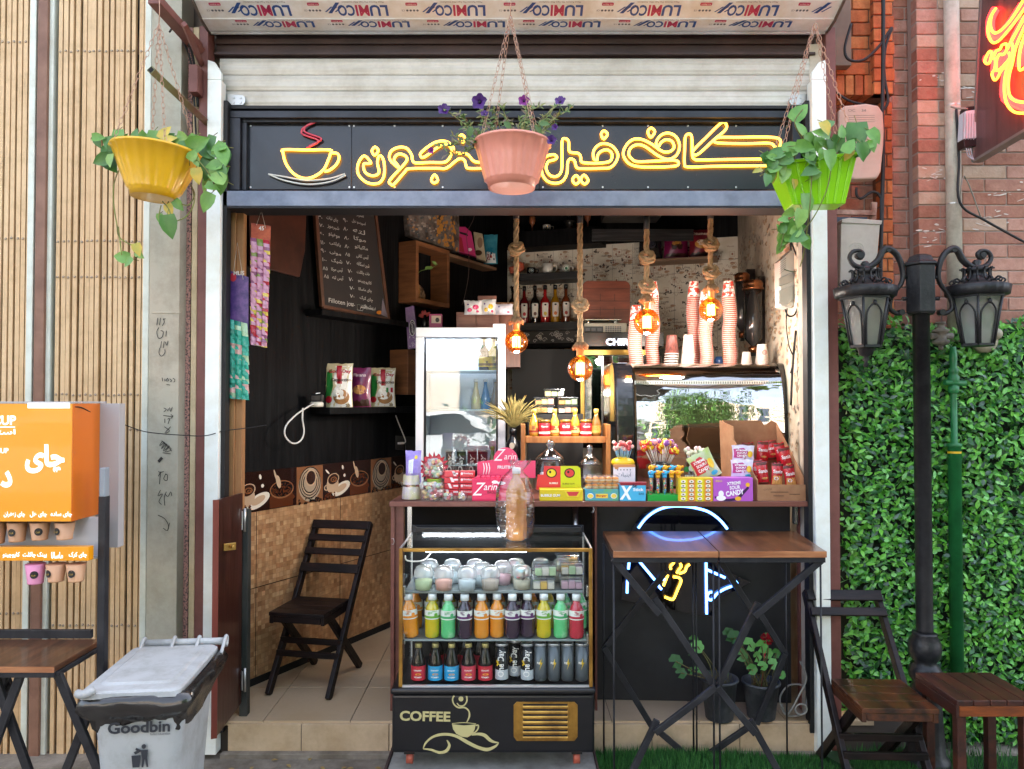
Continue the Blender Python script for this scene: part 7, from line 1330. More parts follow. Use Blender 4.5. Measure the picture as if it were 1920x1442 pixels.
t=thing('power_supply','white metal power supply box hanging beside the red neon sign','power supply',P(1815,270,-.02));mb=MB();pl=FP(-.02);mb.poly(pl,[(1804,212),(1832,208),(1832,262),(1801,264)],-.05,0);mb.build('body',pm('C8CCD2',.35),t,bev=.003)
mb=MB();mb.poly(pl,[(1800,264.5),(1832,262.5),(1830,276),(1802,280)],-.05,.0);mb.poly(pl,[(1806,204),(1832,202),(1832,207.5),(1805,211.5)],-.05,0);mb.build('end_caps',pm('141416',.4),t,bev=.002)
mb=MB()
for i in range(5):mb.poly(pl,[(1806+i*5,213),(1807+i*5,213),(1806+i*5,262),(1805+i*5,262)],.0003,.003)
for i in range(3):mb.tube(cat([P(1812+i*4,278,-.03),P(1815+i*4,292,-.03),P(1826,300,-.05)],3),.002)
mb.build('fins_and_wires',pm('9AA0A6',.4),t)
a=P(1831,303,-.02);b=P(1980,213,-.5);u=V((b.x-a.x,b.y-a.y,0));NB=Pl((a.x,a.y,0),u);t=thing('red_neon_board','dark projecting sign board with red and yellow neon flourish, cut by the photo edge','neon sign',a)
mb=MB();mb.poly(NB,[(1831,303),(1849,-60),(2010,-60),(2010,196)],-.03,0);mb.build('board',M('board_brown',C('6A4A48'),C('543C3A'),sc=4,st=(6,6,.3),rough=.3,dirt=.2),t,bev=.002)
mb=MB()
for p,q in(((1831,303),(1849,-60)),((1831,303),(2010,196))):mb.beam(NB.hit(*p,-.014),NB.hit(*q,-.014),.012,.04,NB.n)
mb.build('metal_edge',M('alu_dull',C('8A8680'),rough=.4,metal=.5),t)
ZN=lambda L:[(1820+x/6.27,y/6.27)for x,y in L];mb=MB()
for L,c_ in(([(297,98),(250,170),(232,270),(245,350),(285,388),(350,360),(450,260),(560,100),(640,-40)],0),([(297,98),(235,200),(205,320),(215,430),(260,500),(330,480),(430,370),(540,230),(660,60)],0),([(640,180),(540,370),(480,480),(500,560),(490,650),(430,800),(400,950),(400,1100),(430,1230),(520,1320),(680,1330)],0),([(660,260),(560,480),(520,600),(490,750),(450,900),(445,1050),(470,1140),(540,1190),(680,1205)],0),([(165,720),(215,610),(250,630),(215,745)],1),([(265,680),(300,600),(345,580),(370,530),(420,520),(425,580),(385,640),(340,640),(305,700),(300,800),(320,830),(380,780),(460,680),(450,620)],0),([(265,690),(290,700),(285,800),(250,870),(280,940),(320,910),(360,830),(440,750),(470,660)],0),([(640,400),(580,600),(570,800),(600,820),(640,790)],0),([(430,580),(460,520),(580,300),(660,170)],0)):mb.line(NB,ZN(L),.0052,.03,7,bool(c_),5)
mb.build('neon_tube',M('neon_orange',(1,.5,.05),emit=.8,ec=(1,.34,.03)),t)
mb=MB()
for L in([(300,105),(240,250),(260,420),(400,370),(620,60)],[(650,210),(500,520),(430,850),(420,1150),(680,1270)],[(190,700),(300,640),(300,850),(430,600)],[(640,480),(590,780)]):mb.line(NB,ZN(L),.019,.008,8,False,4)
mb.build('red_halo_tubes',M('halo_red',(1,.05,.03),emit=2.2,ec=(1,.012,.012)),t)  # wide glowing tubes added as the red halo around the neon
t=thing('meter_cover','pale rounded plastic cover panel on the wall behind the green pot','cover',P(1610,340,.0));pl=FP(.0);mb=MB();mb.poly(pl,[(1567,212),(1580,202),(1620,198),(1642,202),(1651,215),(1653,250),(1652,275),(1647,325),(1640,338),(1600,340),(1567,332)],-.05,0);mb.build('cover',M('cover_plastic',C('C8A898'),C('B89A8A'),sc=4,rough=.5,dirt=.25),t,bev=.008)
mb=MB();mb.ptext('OC    34',pl,1607,207,5,.001,34)
for i in range(4):mb.rect(pl,1590,216+i*4,1640,216.6+i*4,.0003,.0008)
mb.build('print',pm('7A6A60'),t)
t=thing('meter_box','grey beige metal meter box hanging on brackets by the right post','meter box',P(1605,535,.02));pl=FP(-.01);mb=MB();mb.poly(pl,[(1580,422),(1640,426),(1630,545),(1566,540),(1568,424)],-.1,-.003);mb.poly(pl,[(1568,417),(1582,414),(1643,419),(1641,427),(1568,423.5)],-.11,.002);mb.build('box',M('meter_paint',C('B4ADA2'),C('A49C90'),sc=4,rough=.5,dirt=.3),t,bev=.003)
mb=MB()
for r_ in(14,9,5):mb.line(pl,[(1606+r_*math.cos(a),466+r_*.8*math.sin(a))for a in[k*math.tau/6 for k in range(6)]],.0015,-.003,5,True)
mb.build('embossed_mark',M('meter_paint'),t)
mb=MB();mb.beam(P(1562,398,.03),P(1640,400,.03),.02,.02);mb.beam(P(1638,380,.04),P(1636,422,.04),.022,.02);mb.m=1;mb.rect(FP(.1),1563,408,1624,424,-.02,0);mb.build('bracket',[M('rusty',C('B09080'),C('6A4030'),sc=12,rough=.7),pm('4A5A6A')],label='rusty bracket holding the meter box',category='bracket')
for q,r_,l in(([(1656,-20),(1656,60),(1655,180),(1654,215),(1656,300),(1652,460),(1650,620)],.0085,'thick black cable running down the whole brick strip'),([(1596,45),(1584,90),(1592,112),(1620,112),(1650,85),(1672,52),(1660,90),(1658,140),(1665,190),(1652,210)],.006,'black cable bent in a loop on the orange pier'),([(1564,170),(1590,188),(1620,196),(1645,200)],.005,'black cable from the orange pier to the cover'),([(1606,352),(1606,365),(1615,372),(1635,360),(1650,368),(1652,400),(1652,600)],.006,'black cable curling below the pale cover'),([(1570,350),(1575,380),(1566,410)],.003,'thin wire behind the green pot')):mb=MB();mb.tube(cat([P(x,y,.03)for x,y in q],6),r_);mb.build('cable',m_blk,label=l,category='cable')
t=thing('gas_pipe','green painted gas pipe with valve in front of the hedge','pipe',(X(1778,.02),.02,0));m_gp=M('green_paint',C('2A8048'),C('20683A'),sc=6,rough=.35,dirt=.2);c=V((X(1779,.02),.02,0));zs=lambda y:ZZ(y,.02);mb=MB();mb.lathe(c,[(.0265,0),(.0265,zs(838)),(.03,zs(838)+.001),(.03,zs(832)),(.014,zs(830)),(.013,zs(745)),(.013,zs(655))],18);mb.build('pipe',m_gp,t);MB().lathe(c,[(.0272,zs(850)),(.0272,zs(846))],18,cap=False).build('yellow_band',pm('D8B020'),t)
mb=MB();mb.lathe(c,[(.018,zs(738)),(.024,zs(736)),(.024,zs(725)),(.018,zs(723)),(.026,zs(716)),(.026,zs(706)),(.018,zs(703)),(.022,zs(700)),(.022,zs(692)),(.015,zs(688)),(.018,zs(672)),(.013,zs(650))],6);mb.tube([c+V((-.045,-.01,zs(717))),c+V((.045,-.01,zs(719)))],.012,8);mb.build('valve',m_gp,t)
t=thing('gas_regulator','grey cast gas pressure regulator above the green pipe','regulator',P(1765,650,.0));c=P(1764,630,.0);mb=MB();mb.lathe(c,[(.02,-.04),(.034,-.03),(.034,-.02),(.022,-.015),(.022,.012),(.034,.016),(.034,.026),(.018,.032),(.012,.05),(.02,.052),(.02,.06)],14);mb.tube([c+V((-.045,0,0)),c+V((.05,0,0))],.014,8);mb.tube([c+V((0,0,-.04)),c+V((0,0,-.06))],.01,8);mb.build('body',M('cast_grey',C('8A8478'),C('5A554C'),sc=15,rough=.6,bump=.3),t)
t=thing('wall_vent','cream round wall vent behind the right lantern','vent',P(1842,650,.04));mb=MB();mb.lathe(P(1842,640,.06),[(.055,0),(.05,.03),(.02,.04),(.0001,.04)],24,Matrix.Rotation(rad(90),3,'X'));mb.ball(P(1868,626,.03),.025,12);mb.build('cowl',M('cream_plastic',C('B0A894'),C('988E7A'),sc=6,rough=.6),t)
m_hd=[M('hedge%d'%i,C(h),C(h2),sc=30,rough=.35,spec=.5)for i,(h,h2)in enumerate((('54A034','408628'),('74BE48','5CA636'),('246428','16461A'),('84C870','68AC54'),('5E7A6A','466050')))]
t=thing('artificial_hedge','dense green artificial leaf panel covering the lower brick wall','hedge',(2,.08,0));mb=MB();hx0,hx1=X(1568,.1),2.75
def htop(x):return 1.84+.02*math.sin(x*9)+.03*max(0,(x-2.0))+.02*math.sin(x*31)
for i in range(15000):
 x=R.uniform(hx0,hx1);
 if x>2.35 and i%2:continue
 z=R.uniform(.02,htop(x)+(R.uniform(0,.03)if i%9==0 else 0));y=.10-.07*R.random()**1.4;d=V((R.uniform(-1,1),R.uniform(-.7,.1),R.uniform(-.6,1))).normalized()
 mb.m=R.choices(range(5),(5,4,4,1.6,1.2))[0];mb.leaf((x,y,z),d,V((R.uniform(-.6,.6),-1,R.uniform(-.1,1))),R.uniform(.02,.045),R.uniform(.012,.021),R.uniform(.02,.3))
mb.build('leaves',m_hd,t);mb=MB()
for i in range(420):x=R.uniform(hx0,hx1);z=R.uniform(.05,1.8);d=V((R.uniform(-.08,.08),0,R.uniform(-.05,.08)));mb.tube([V((x,.08,z)),V((x,.055,z))+d*.6,V((x,.06,z))+d*1.2],.0016,4)
mb.build('twigs',M('twig',C('5A8A48'),rough=.6),t);mb=MB();mb.box(hx0,.11,.0,hx1,.135,1.82);mb.build('backing',M('hedge_back',C('122012'),rough=.9),t)
LY=-.15;m_iron=M('cast_iron',(.008,.008,.01),(.022,.022,.024),sc=20,rough=.35,spec=.4,dirt=.25,bump=.15,bsc=60);lx=lambda x:P(x,0,LY).x;lz=lambda y:P(0,y,LY).z
t=thing('street_lamp','black cast iron lamp post with two scrolled arms and two lanterns','street lamp',(lx(1720),LY,0));c=V((lx(1720),LY,0))
mb=MB();mb.lathe(c+V((0,0,.55)),[(.033,0),(.032,.02),(.032,lz(590)-.55),(.038,lz(590)-.55),(.038,lz(572)-.55)],20);mb.build('pole',m_iron,t)
mb=MB();mb.lathe(c,[(.09,.02),(.095,.04),(.085,.06),(.07,.08),(.062,.2),(.055,.33),(.045,.36),(.06,.38),(.062,.41),(.05,.43),(.04,.44),(.056,.46),(.062,.49),(.06,.52),(.045,.55),(.048,.555),(.036,.56)],28,fl=lambda a,i:1+(.05*math.cos(a*10)if i in(3,4,5)else .03*math.cos(a*12+1)if 6<i<11 else 0));mb.build('fluted_base',m_iron,t)
mb=MB();h0,h1=lz(590),lz(500);mb.lathe(c,[(.052,h0),(.06,h0+.01),(.06,h1),(.07,h1+.004),(.068,h1+.012),(.056,h1+.02),(.045,h1+.04),(.02,h1+.05),(.0001,h1+.052)],6);mb.sm=[False]*len(mb.f);mb.build('hexagonal_head',m_iron,t,bev=.002)
def arm(sx):
 mb=MB();q=[(26,575),(14+26,578),(52,572),(76,560),(84,540),(70,510),(62,490),(60,480)]
 A=lambda L:[V((c.x+sx*(x*.00218),LY,lz(y)))for x,y in L]
 main=cat(A([(34,586),(46,588),(58,578),(54,556),(36,530),(34,505),(44,478),(60,466),(70,470),(80,488),(96,500),(112,502),(126,496),(133,484),(128,473),(116,470),(108,476),(112,484),(119,482)]),6);n=len(main);w2=[.0105+.006*math.sin(math.pi*min(1,max(0,(i/n-.2)/.5)))for i in range(n)];mb.tube(main,w2,10,sx=.8)
 for x,y in((62,468),(38,586),(116,479)):mb.tube([V((c.x+sx*x*.00218,LY-.014,lz(y))),V((c.x+sx*x*.00218,LY+.014,lz(y)))],.012,12)
 for y in(520,560):mb.tube([V((c.x+sx*.058,LY,lz(y))),V((c.x+sx*.075,LY,lz(y)))],.008,8)
 mb.build('scrolled_arm',m_iron,t)
arm(-1);arm(1)
m_lg=glass('lantern_glass',(.85,.88,.88),.12,.25,.15,60,tl=.55)
def lantern(px,dy,fin):
 x0=lx(px);k=1.0;Zt=lz(508+dy);cc=V((x0,LY,0));body=MB();gl=MB();n=6;off=rad(0)
 zt_,zb_=lz(556+dy),lz(645+dy);rt,rbm=.098,.062
 def hp(r_,z,i,o=0):a=off+(i+o)*math.tau/6;return cc+V((r_*math.cos(a),r_*math.sin(a),z))
 for i in range(6):
  body.tube([hp(rt,zt_,i),hp(rbm,zb_,i)],.0055,6);gl.add([hp(rt*.97,zt_,i),hp(rt*.97,zt_,i+1),hp(rbm*.97,zb_,i+1),hp(rbm*.97,zb_,i)],[(0,1,2,3)])
  L_=lambda f,g:hp(lerp(rbm,rt,f)*1.0,lerp(zb_,zt_,f),i)*(1-g)+hp(lerp(rbm,rt,f),lerp(zb_,zt_,f),i+1)*g
  body.tube(cat([L_(.02,.14),L_(.5,.13),L_(.72,.2),L_(.86,.5),L_(.72,.8),L_(.5,.87),L_(.02,.86)],4),.0038,6);body.ball(L_(.88,.5),.008,8,1.4,5)
  body.beam(hp(rt+.004,zt_,i),hp(rt+.004,zt_,i+1),.008,.008);body.beam(hp(rbm,zb_,i),hp(rbm,zb_,i+1),.01,.01)
 body.lathe(cc,[(rt*1.02,zt_+.004),(rt*1.1,zt_+.008),(rt*1.16,zt_+.045),(rt*1.1,zt_+.048),(rt*.7,zt_+.06),(.04,zt_+.085),(.034,zt_+.10),(.045,zt_+.105),(.047,zt_+.118),(.03,zt_+.124),(.012,zt_+.135),(.018,zt_+.145),(.01,zt_+.155)],48,fl=lambda a,i:1+(.09*abs(math.sin(a*11))if i in(1,2,3)else 0))
 for i in range(12):
  a=i*math.tau/12;d=V((math.cos(a),math.sin(a),0));z=zt_+.055;q=[cc+d*.09+V((0,0,z)),cc+d*.098+V((0,0,z+.012)),cc+d*.082+V((0,0,z+.022)),cc+d*.066+V((0,0,z+.012)),cc+d*.05+V((0,0,z+.03)),cc+d*.05+V((0,0,z+.06)),cc+d*.062+V((0,0,z+.062))];body.tube(cat(q,3),.004,5)
 body.m=0
 if fin:body.lathe(cc,[(.0001,zb_-.085),(.01,zb_-.08),(.006,zb_-.062),(.014,zb_-.052),(.008,zb_-.042),(.026,zb_-.034),(.03,zb_-.012),(.036,zb_-.004),(rbm*.95,zb_)],14)
 else:body.lathe(cc,[(rbm*.98,zb_-.004),(rbm*.98,zb_)],6)
 f=body.build('lantern',m_iron,t);gl.build('lantern_glass',m_lg,f)
lantern(1617,5,True);lantern(1825,2,False)
t=thing('wooden_stool','square dark wooden stool with orange front edge at the right','stool',(1.7,-.44,.016));m_st=M('stool_wood',C('4A2216'),C('2A140E'),sc=5,st=(5,1,5),rough=.4,bump=.15,dirt=.2);x0,x1,y0,y1=1.547,1.84,-.58,-.31;zt_=.455;mb=MB()
for i in range(5):a=x0+(x1-x0)*i/5;mb.box(a+.0012,y0,zt_-.02,a+.0574,y1,zt_)
mb.build('seat_planks',m_st,t,bev=.003);mb=MB();mb.box(x0+.012,y0+.004,zt_-.058,x1-.005,y0+.02,zt_-.0205);mb.build('front_rail',M('rail_orange',C('8A4418'),C('5A2A10'),sc=6,st=(1,5,8),rough=.35,coat=.2),t,bev=.002)
mb=MB();mb.box(x0+.001,y0+.004,zt_-.062,x0+.0115,y1,zt_-.0205);mb.box(x1-.012,y0+.021,zt_-.06,x1-.001,y1,zt_-.0205);mb.box(x0+.012,y1-.015,zt_-.06,x1-.013,y1,zt_-.0205);mb.build('side_rails',m_st,t,bev=.002)
for x,y in((x0+.016,y0+.025),(x1-.046,y0+.025),(x0+.016,y1-.05),(x1-.046,y1-.05)):mb=MB();mb.box(x,y,.016,x+.032,y+.032,zt_-.0215);mb.build('leg',m_st,t,bev=.003)
m_bin=M('bin_plastic',C('B2B5B6'),C('A6AAAC'),sc=3,rough=.42,dirt=.35,dsc=9);t=thing('wheelie_bin','light grey wheelie bin with black bag liner and dark printed mark','bin',(-1.17,-.7,0));BY=-.9
def hull(mb,secs,n=10):
 ""
 vs=[]
 for x0,x1,y0,y1,z,cr in secs:
  for cx,cy,a0 in((x1-cr,y1-cr,0),(x0+cr,y1-cr,90),(x0+cr,y0+cr,180),(x1-cr,y0+cr,270)):
   for k in range(n//2):a=rad(a0+90*k/(n//2-1));vs.append((cx+cr*math.cos(a),cy+cr*math.sin(a),z))
 m_=4*(n//2);mb.add(vs,[(j*m_+i,j*m_+(i+1)%m_,(j+1)*m_+(i+1)%m_,(j+1)*m_+i)for j in range(len(secs)-1)for i in range(m_)],True);return m_
mb=MB();hull(mb,[(-1.26,-1.07,-.86,-.6,.03,.03),(-1.275,-1.055,-.885,-.575,.2,.035),(-1.30,-1.035,-.905,-.545,.5,.04),(-1.315,-1.02,-.92,-.535,.545,.03)]);mb.build('body',m_bin,t)
mb=MB();m_=hull(mb,[(-1.325,-1.03,-.935,-.51,.548,.02),(-1.325,-1.03,-.935,-.51,.563,.03),(-1.318,-1.037,-.925,-.515,.568,.03),(-1.29,-1.065,-.885,-.54,.569,.03),(-1.28,-1.075,-.875,-.55,.574,.03)]);mb.sm=[False]*len(mb.f);mb.f.append(tuple(4*m_+i for i in range(m_)));mb.mi.append(0);mb.sm.append(False)
mb.tube(cat([V((-1.325,-.93,.565)),V((-1.30,-.95,.568)),V((-1.28,-.93,.572))],3),.012);mb.build('lid',m_bin,t)
mb=MB();mb.tube([V((-1.29,-.495,.572)),V((-1.01,-.495,.572))],.012,12)
for x in(-1.295,-1.19,-1.105,-1.012):mb.tube(cat([V((x,-.56,.55)),V((x,-.53,.568)),V((x,-.495,.589)),V((x,-.48,.572)),V((x,-.495,.556))],3),.006,6)
mb.build('handle',m_bin,t)
mb=MB();vs=[];n=64
for j,(g,z)in enumerate(((.004,.556),(.02,.553),(.032,.535),(.026,.515),(.034,.494),(.016,.474),(.008,.456),(.0015,.446))):
 for i in range(n):
  a=i*math.tau/n;cx,cy=math.cos(a),math.sin(a);k=1/max(abs(cx),abs(cy))**.82;w_=.004*math.sin(i*.55+j)+.003*math.sin(i*1.3-j*2);vs.append((-1.1675+cx*k*(.146+g+w_*(j>0)-.02*(z<.5)),-.725+cy*k*(.195+g+w_-.02*(z<.5)),z+.006*math.sin(i*.4+j)*(j>1)-(.02*math.cos(a*2)*(j>4))))
mb.add(vs,[(j*n+i,(j+1)*n+i,(j+1)*n+(i+1)%n,j*n+(i+1)%n)[::-1]for j in range(7)for i in range(n)],True);mb.build('black_bag',M('bin_bag',(.006,.005,.005),(.02,.018,.017),sc=12,rough=.2,spec=.8,bump=.35,bsc=14),t)
pl=Pl((0,-.9035,0),(1,0,0));mb=MB();mb.ptext('Goodbin',pl,246,1393,20,.008,112,bold=.03);mb.ptext('Perfect Industrialism',pl,284,1406,4,.007,36)
mb.disc(pl,255,1426,4,4,.001,.002,12);
for q in([(250,1432),(262,1432),(261,1446),(252,1446)],[(250,1432),(241,1428),(240,1431),(249,1436)],[(252,1446),(257,1446),(254,1461),(251,1461)],[(257,1446),(261,1446),(263,1461),(260,1461)],[(233,1441),(249,1441),(247,1461),(235,1461)],[(237,1435),(245,1432),(247,1436),(240,1439)]):mb.poly(pl,q,.001,.003)
mb.build('print',pm('22262E',.6),t);t.scale=(1,1,1.10);t.rotation_euler=(0,0,rad(6))
t=thing('low_table','wooden folding table with black cross legs at the left edge','table',(-1.7,-.7,0),'folding tables');yA,yB=-.85,-.58;zt_=P(0,1250,yA).z;mb=MB();xe,xe2=P(118,0,yA).x,P(205,0,yB).x
mb.prism([V((-2.6,yA,zt_)),V((xe,yA,zt_)),V((xe2,yB,zt_)),V((-2.6,yB,zt_))],V((0,0,-.018)));mb.build('tabletop',m_tt,t,bev=.002);mb=MB();mb.box(-2.6,yA-.002,zt_-.018,xe,yA-.0005,zt_);mb.build('edge_band',m_edge,t)
mb=MB();mb.box(-2.6,yA+.002,zt_-.036,xe-.003,yA+.02,zt_-.0185);mb.beam((xe-.004,yA+.01,zt_-.028),(xe2-.004,yB,zt_-.028),.018,.016,(0,0,1));mb.box(P(0,0,-.5).x-.8,yB+.001,P(0,1198,yB).z,P(184,0,yB).x,yB+.018,P(0,1182,yB).z);mb.build('metal_frame',m_met,t,bev=.002)
mb=MB()
for x0,y0,x1,y1,Y in((108,1262,200,1480,yA+.03),(40,1262,-40,1480,yA+.03),(-12,1262,66,1480,yA+.06),(12,1262,-80,1480,yA+.1),(165,1340,110,1480,yA+.08),(6,1262,22,1300,yA+.12)):mb.beam(P(x0,y0,Y),P(x1,y1,Y),.026,.016)
mb.build('cross_legs',m_met,t,bev=.002)
KY=-.75;KP=FP(KY);kx=lambda x,Y=KY:P(x,0,Y).x;kz=lambda y,Y=KY:P(0,y,Y).z;m_or2=pm('F09C10',.3,coat=.2);t=thing('tea_stand','orange lit tea stand with hanging cups and white Persian lettering at the left edge','stand',(kx(60),KY,.65))
mb=MB();mb.box(-2.7,KY,kz(978),kx(145),KY+.003,kz(757));mb.m=1;mb.box(kx(145)+.0003,KY,kz(978),kx(145)+.003,KY+.16,kz(757));mb.m=2;mb.box(-2.7,KY+.0035,kz(977),kx(145)-.0005,KY+.15,kz(759));mb.box(kx(145)-.01,KY+.161,kz(1045),kx(145)+.07,KY+.2,kz(757));mb.box(-2.7,KY-.001,kz(756.5),kx(145)+.004,KY+.2,kz(753));mb.build('orange_box',[m_or2,pm('D06A10',.35),pm('A8A4A4',.4)],t,bev=.001)
mb=MB();mb.box(-2.7,KY+.02,kz(1054),kx(172),KY+.05,kz(1028));mb.m=1;mb.box(-2.7,KY+.1,kz(1060),kx(172),KY+.11,kz(978.5));mb.box(-2.7,KY+.0505,kz(1054),kx(170),KY+.0995,kz(1052));mb.build('cup_rail',[m_or2,pm('C4C8D0',.4)],t,bev=.001)
mb=MB();mb.box(kx(176),KY+.06,zt_-.3,kx(190),KY+.09,kz(935));mb.m=1;mb.box(kx(179),KY+.055,kz(936),kx(190),KY+.085,kz(880));mb.build('post',[m_met,pm('8A929A',.4)],t,bev=.003)
mb=MB();mb.ptext(fa('چای'),KP,84,862,58,.002,74,bold=.045);mb.ptext(fa('د'),KP,12,898,32,.002,22,bold=.05);mb.ptext('CUP',KP,8,788,18,.002,44,bold=.03);mb.rect(KP,-60,800,28,801.5,.0005,.002);mb.ptext(fa('استار'),KP,2,811,13,.002,54,bold=.02);mb.ptext('CUP',KP,4,845,10,.002,24,bold=.02);mb.rect(KP,52,755.5,131,765.5,.0005,.0015)
for s_,x,w2 in(('چای ساده',115,40),('چای هل',72,32),('چای زعفران',27,40)):mb.ptext(fa(s_),KP,x,965,12,.002,w2,bold=.02)
k2_=FP(KY+.02)
for s_,x,w2 in(('چای کرک',146,34),('ماسالا',107,22),('پینک چاکلت',65,45),('کاپوچینو',21,32)):mb.ptext(fa(s_),k2_,x,1041,12,.002,w2,bold=.02)
mb.build('white_lettering',M('lit_lettering',C('F8F4F0'),rough=.4,emit=.15,ec=(1,.97,.95)),t)
for i,(x,y0,y1,col,l)in enumerate(((8,978,1019,'B88460','brown paper cup hanging at the photo edge in the upper row'),(46,978,1015,'C08E68','second tan paper cup of the upper row'),(88,978,1012,'C89670','third tan paper cup of the upper row'),(134,978,1011,'CA9A76','rightmost tan paper cup of the upper row'),(-6,1056,1092,'141414','black cup hanging at the photo edge in the lower row'),(81,1056,1094,'D888A8','pink paper cup of the lower row'),(119,1056,1090,'C89672','tan paper cup beside the pink one'),(156,1056,1090,'C89872','rightmost tan paper cup of the lower row'))):
 Y=KY+.04;zt2,zb2=P(0,y0+1,Y).z,P(0,y1,Y).z;c=V((P(x,0,Y).x,Y,zb2));t2=thing('paper_cup',l,'cup',c,'paper cups hanging in the tea stand');h_=zt2-zb2;mb=MB();mb.lathe(c,[(.022,0),(.024,.002),(.024,.006),(.0235,.007),(.031,h_)],24);mb.build('cup',pm(col,.5),t2)
 mb=MB();q=[];ox=.012*(i%3-1)
 for k in range(18):a=k*math.tau/18;x_=ox+.0125*math.cos(a);r_=.0292;q.append(c+V((r_*math.sin(x_/r_),-r_*math.cos(x_/r_),h_*.52+.0125*math.sin(a))))
 mb.add(q,[tuple(range(18))]);mb.m=1;mb.text('CUP',Matrix.Translation(c+V((ox,-.0305,h_*.5)))@Matrix.Rotation(rad(90),4,'X'),None,.014);mb.build('round_sticker',[pm('1A1818',.4),pm('C8A040',.4)],t2)
mb=MB();mb.tube(cat([P(140,763,KY+.01),P(155,765,-.7),P(180,778,-.6),P(205,785,-.45),P(235,797,-.3),P(275,810,-.2),P(340,816,-.12),P(385,817,-.08),P(420,808,-.03),P(460,803,.03),P(500,797,.1)],6),.002,6);mb.build('thin_wire',m_blk,label='thin black wire sagging from the tea stand to the kiosk',category='wire')
m_lf=[M('pothos%d'%i,C(h),C(h2),sc=20,rough=.38)for i,(h,h2)in enumerate((('4A7A30','3A6826'),('6A9A3E','548432'),('86A850','6A9440'),('C8A83A','9A9A3A')))];m_ch=M('chain_copper',C('B89078'),rough=.4,metal=.5)
def chain(mb,p,q):
 d=q-p;n=max(2,round(d.length/.024));dn=d.normalized();a=dn.orthogonal().normalized();b=dn.cross(a)
 for i in range(n):
  c=p+d*((i+.5)/n);s_=a if i%2 else b;L=d.length/n*.62;ps=[c+dn*(L*math.cos(k*math.tau/8))+s_*(.0048*math.sin(k*math.tau/8)*(1.3 if k%4 else 1))for k in range(8)];mb.tube(ps,.0011,4,True)
def pothos(t,Y,leaves,vines,name='leaves',ex=()):
 lb,sb=MB(),MB()
 for cx,cy,rx,ry,n in ex:leaves=leaves+[(R.gauss(cx,rx),R.gauss(cy,ry),R.uniform(20,38),R.choice((R.uniform(-130,-50),R.uniform(-40,220))),R.choice((0,0,1,1,2)))for _ in range(n)]
 for x,y,s,ang,m_ in leaves:
  yy=Y+R.uniform(-.05,.03);p=P(x,y,yy);a=rad(ang);L=s*(Y+3.2)/F;d=V((math.cos(a),R.uniform(-.3,.1),math.sin(a))).normalized();lb.m=m_;lb.leaf(p-d*L*.5,d,(R.uniform(-.4,.4),-1,R.uniform(-.2,.5)),L,L*.72,.12,True);sb.tube([p-d*L*.5,p-d*L*.8+V((0,.02,.0))],.0014,4)
 for v in vines:sb.tube(cat([P(x,y,Y+dy)for x,y,dy in v],5),.0022,5)
 lb.build(name,m_lf,t);sb.build('vines',M('vine',C('7A8A3A'),C('5A4A28'),sc=12,rough=.6),t)
def fluted(label,px,pyr,pyb,rt_,rb_x,Y,col,hook,hy,tilt=0,depth_ang=0,nf=22):
 k=(Y+3.2)/F;top=P(px,pyr,Y);H=top.z-P(px,pyb,Y).z;c=top-V((0,0,H));R1,R0=rt_*k,rb_x*k;t=thing('hanging_pot',label,'hanging pot',c);mt=Matrix.Rotation(tilt,3,'Y');mb=MB();fl=lambda a,i:1+(.045*abs(math.sin(a*nf/2))*(1 if i>2 and i<8 else 0))
 mb.lathe(c,[(R0*.85,.004),(R0,0),(R0*1.05,H*.12),(R0*1.12,H*.16),(R0*1.12,H*.161),(lerp(R0,R1,.62),H*.6),(R1*.97,H*.93),(R1*1.03,H*.95),(R1*1.04,H*1.0),(R1*.98,H*.99),(R1*.9,H*.85),(.001,H*.8)],104,mt,fl,cap=True)
 mb.build('pot',col,t);mb=MB();mb.lathe(c+mt@V((0,0,H*.86)),[(R1*.89,0),(.001,.012)],24,mt,cap=False);mb.build('soil',m_dark,t);mb=MB();hk=P(hook,hy,Y+.02)
 for i in range(4):a=rad(35+i*90+depth_ang);chain(mb,hk,c+mt@V((R1*.97*math.cos(a),R1*.97*math.sin(a),H)))
 mb.tube([hk+V((0,0,0)),hk+V((.002,0,.05)),hk+V((0,0,.12))],.0016,5);mb.build('chain',m_ch,t);return t,c,R1,H
t,c,R1,H=fluted('yellow fluted hanging pot with pothos leaves at the left',289,283,372,77,41,-.45,M('pot_yellow',C('E0AC08'),rough=.28,coat=.4,dirt=.12),298,45,rad(4));
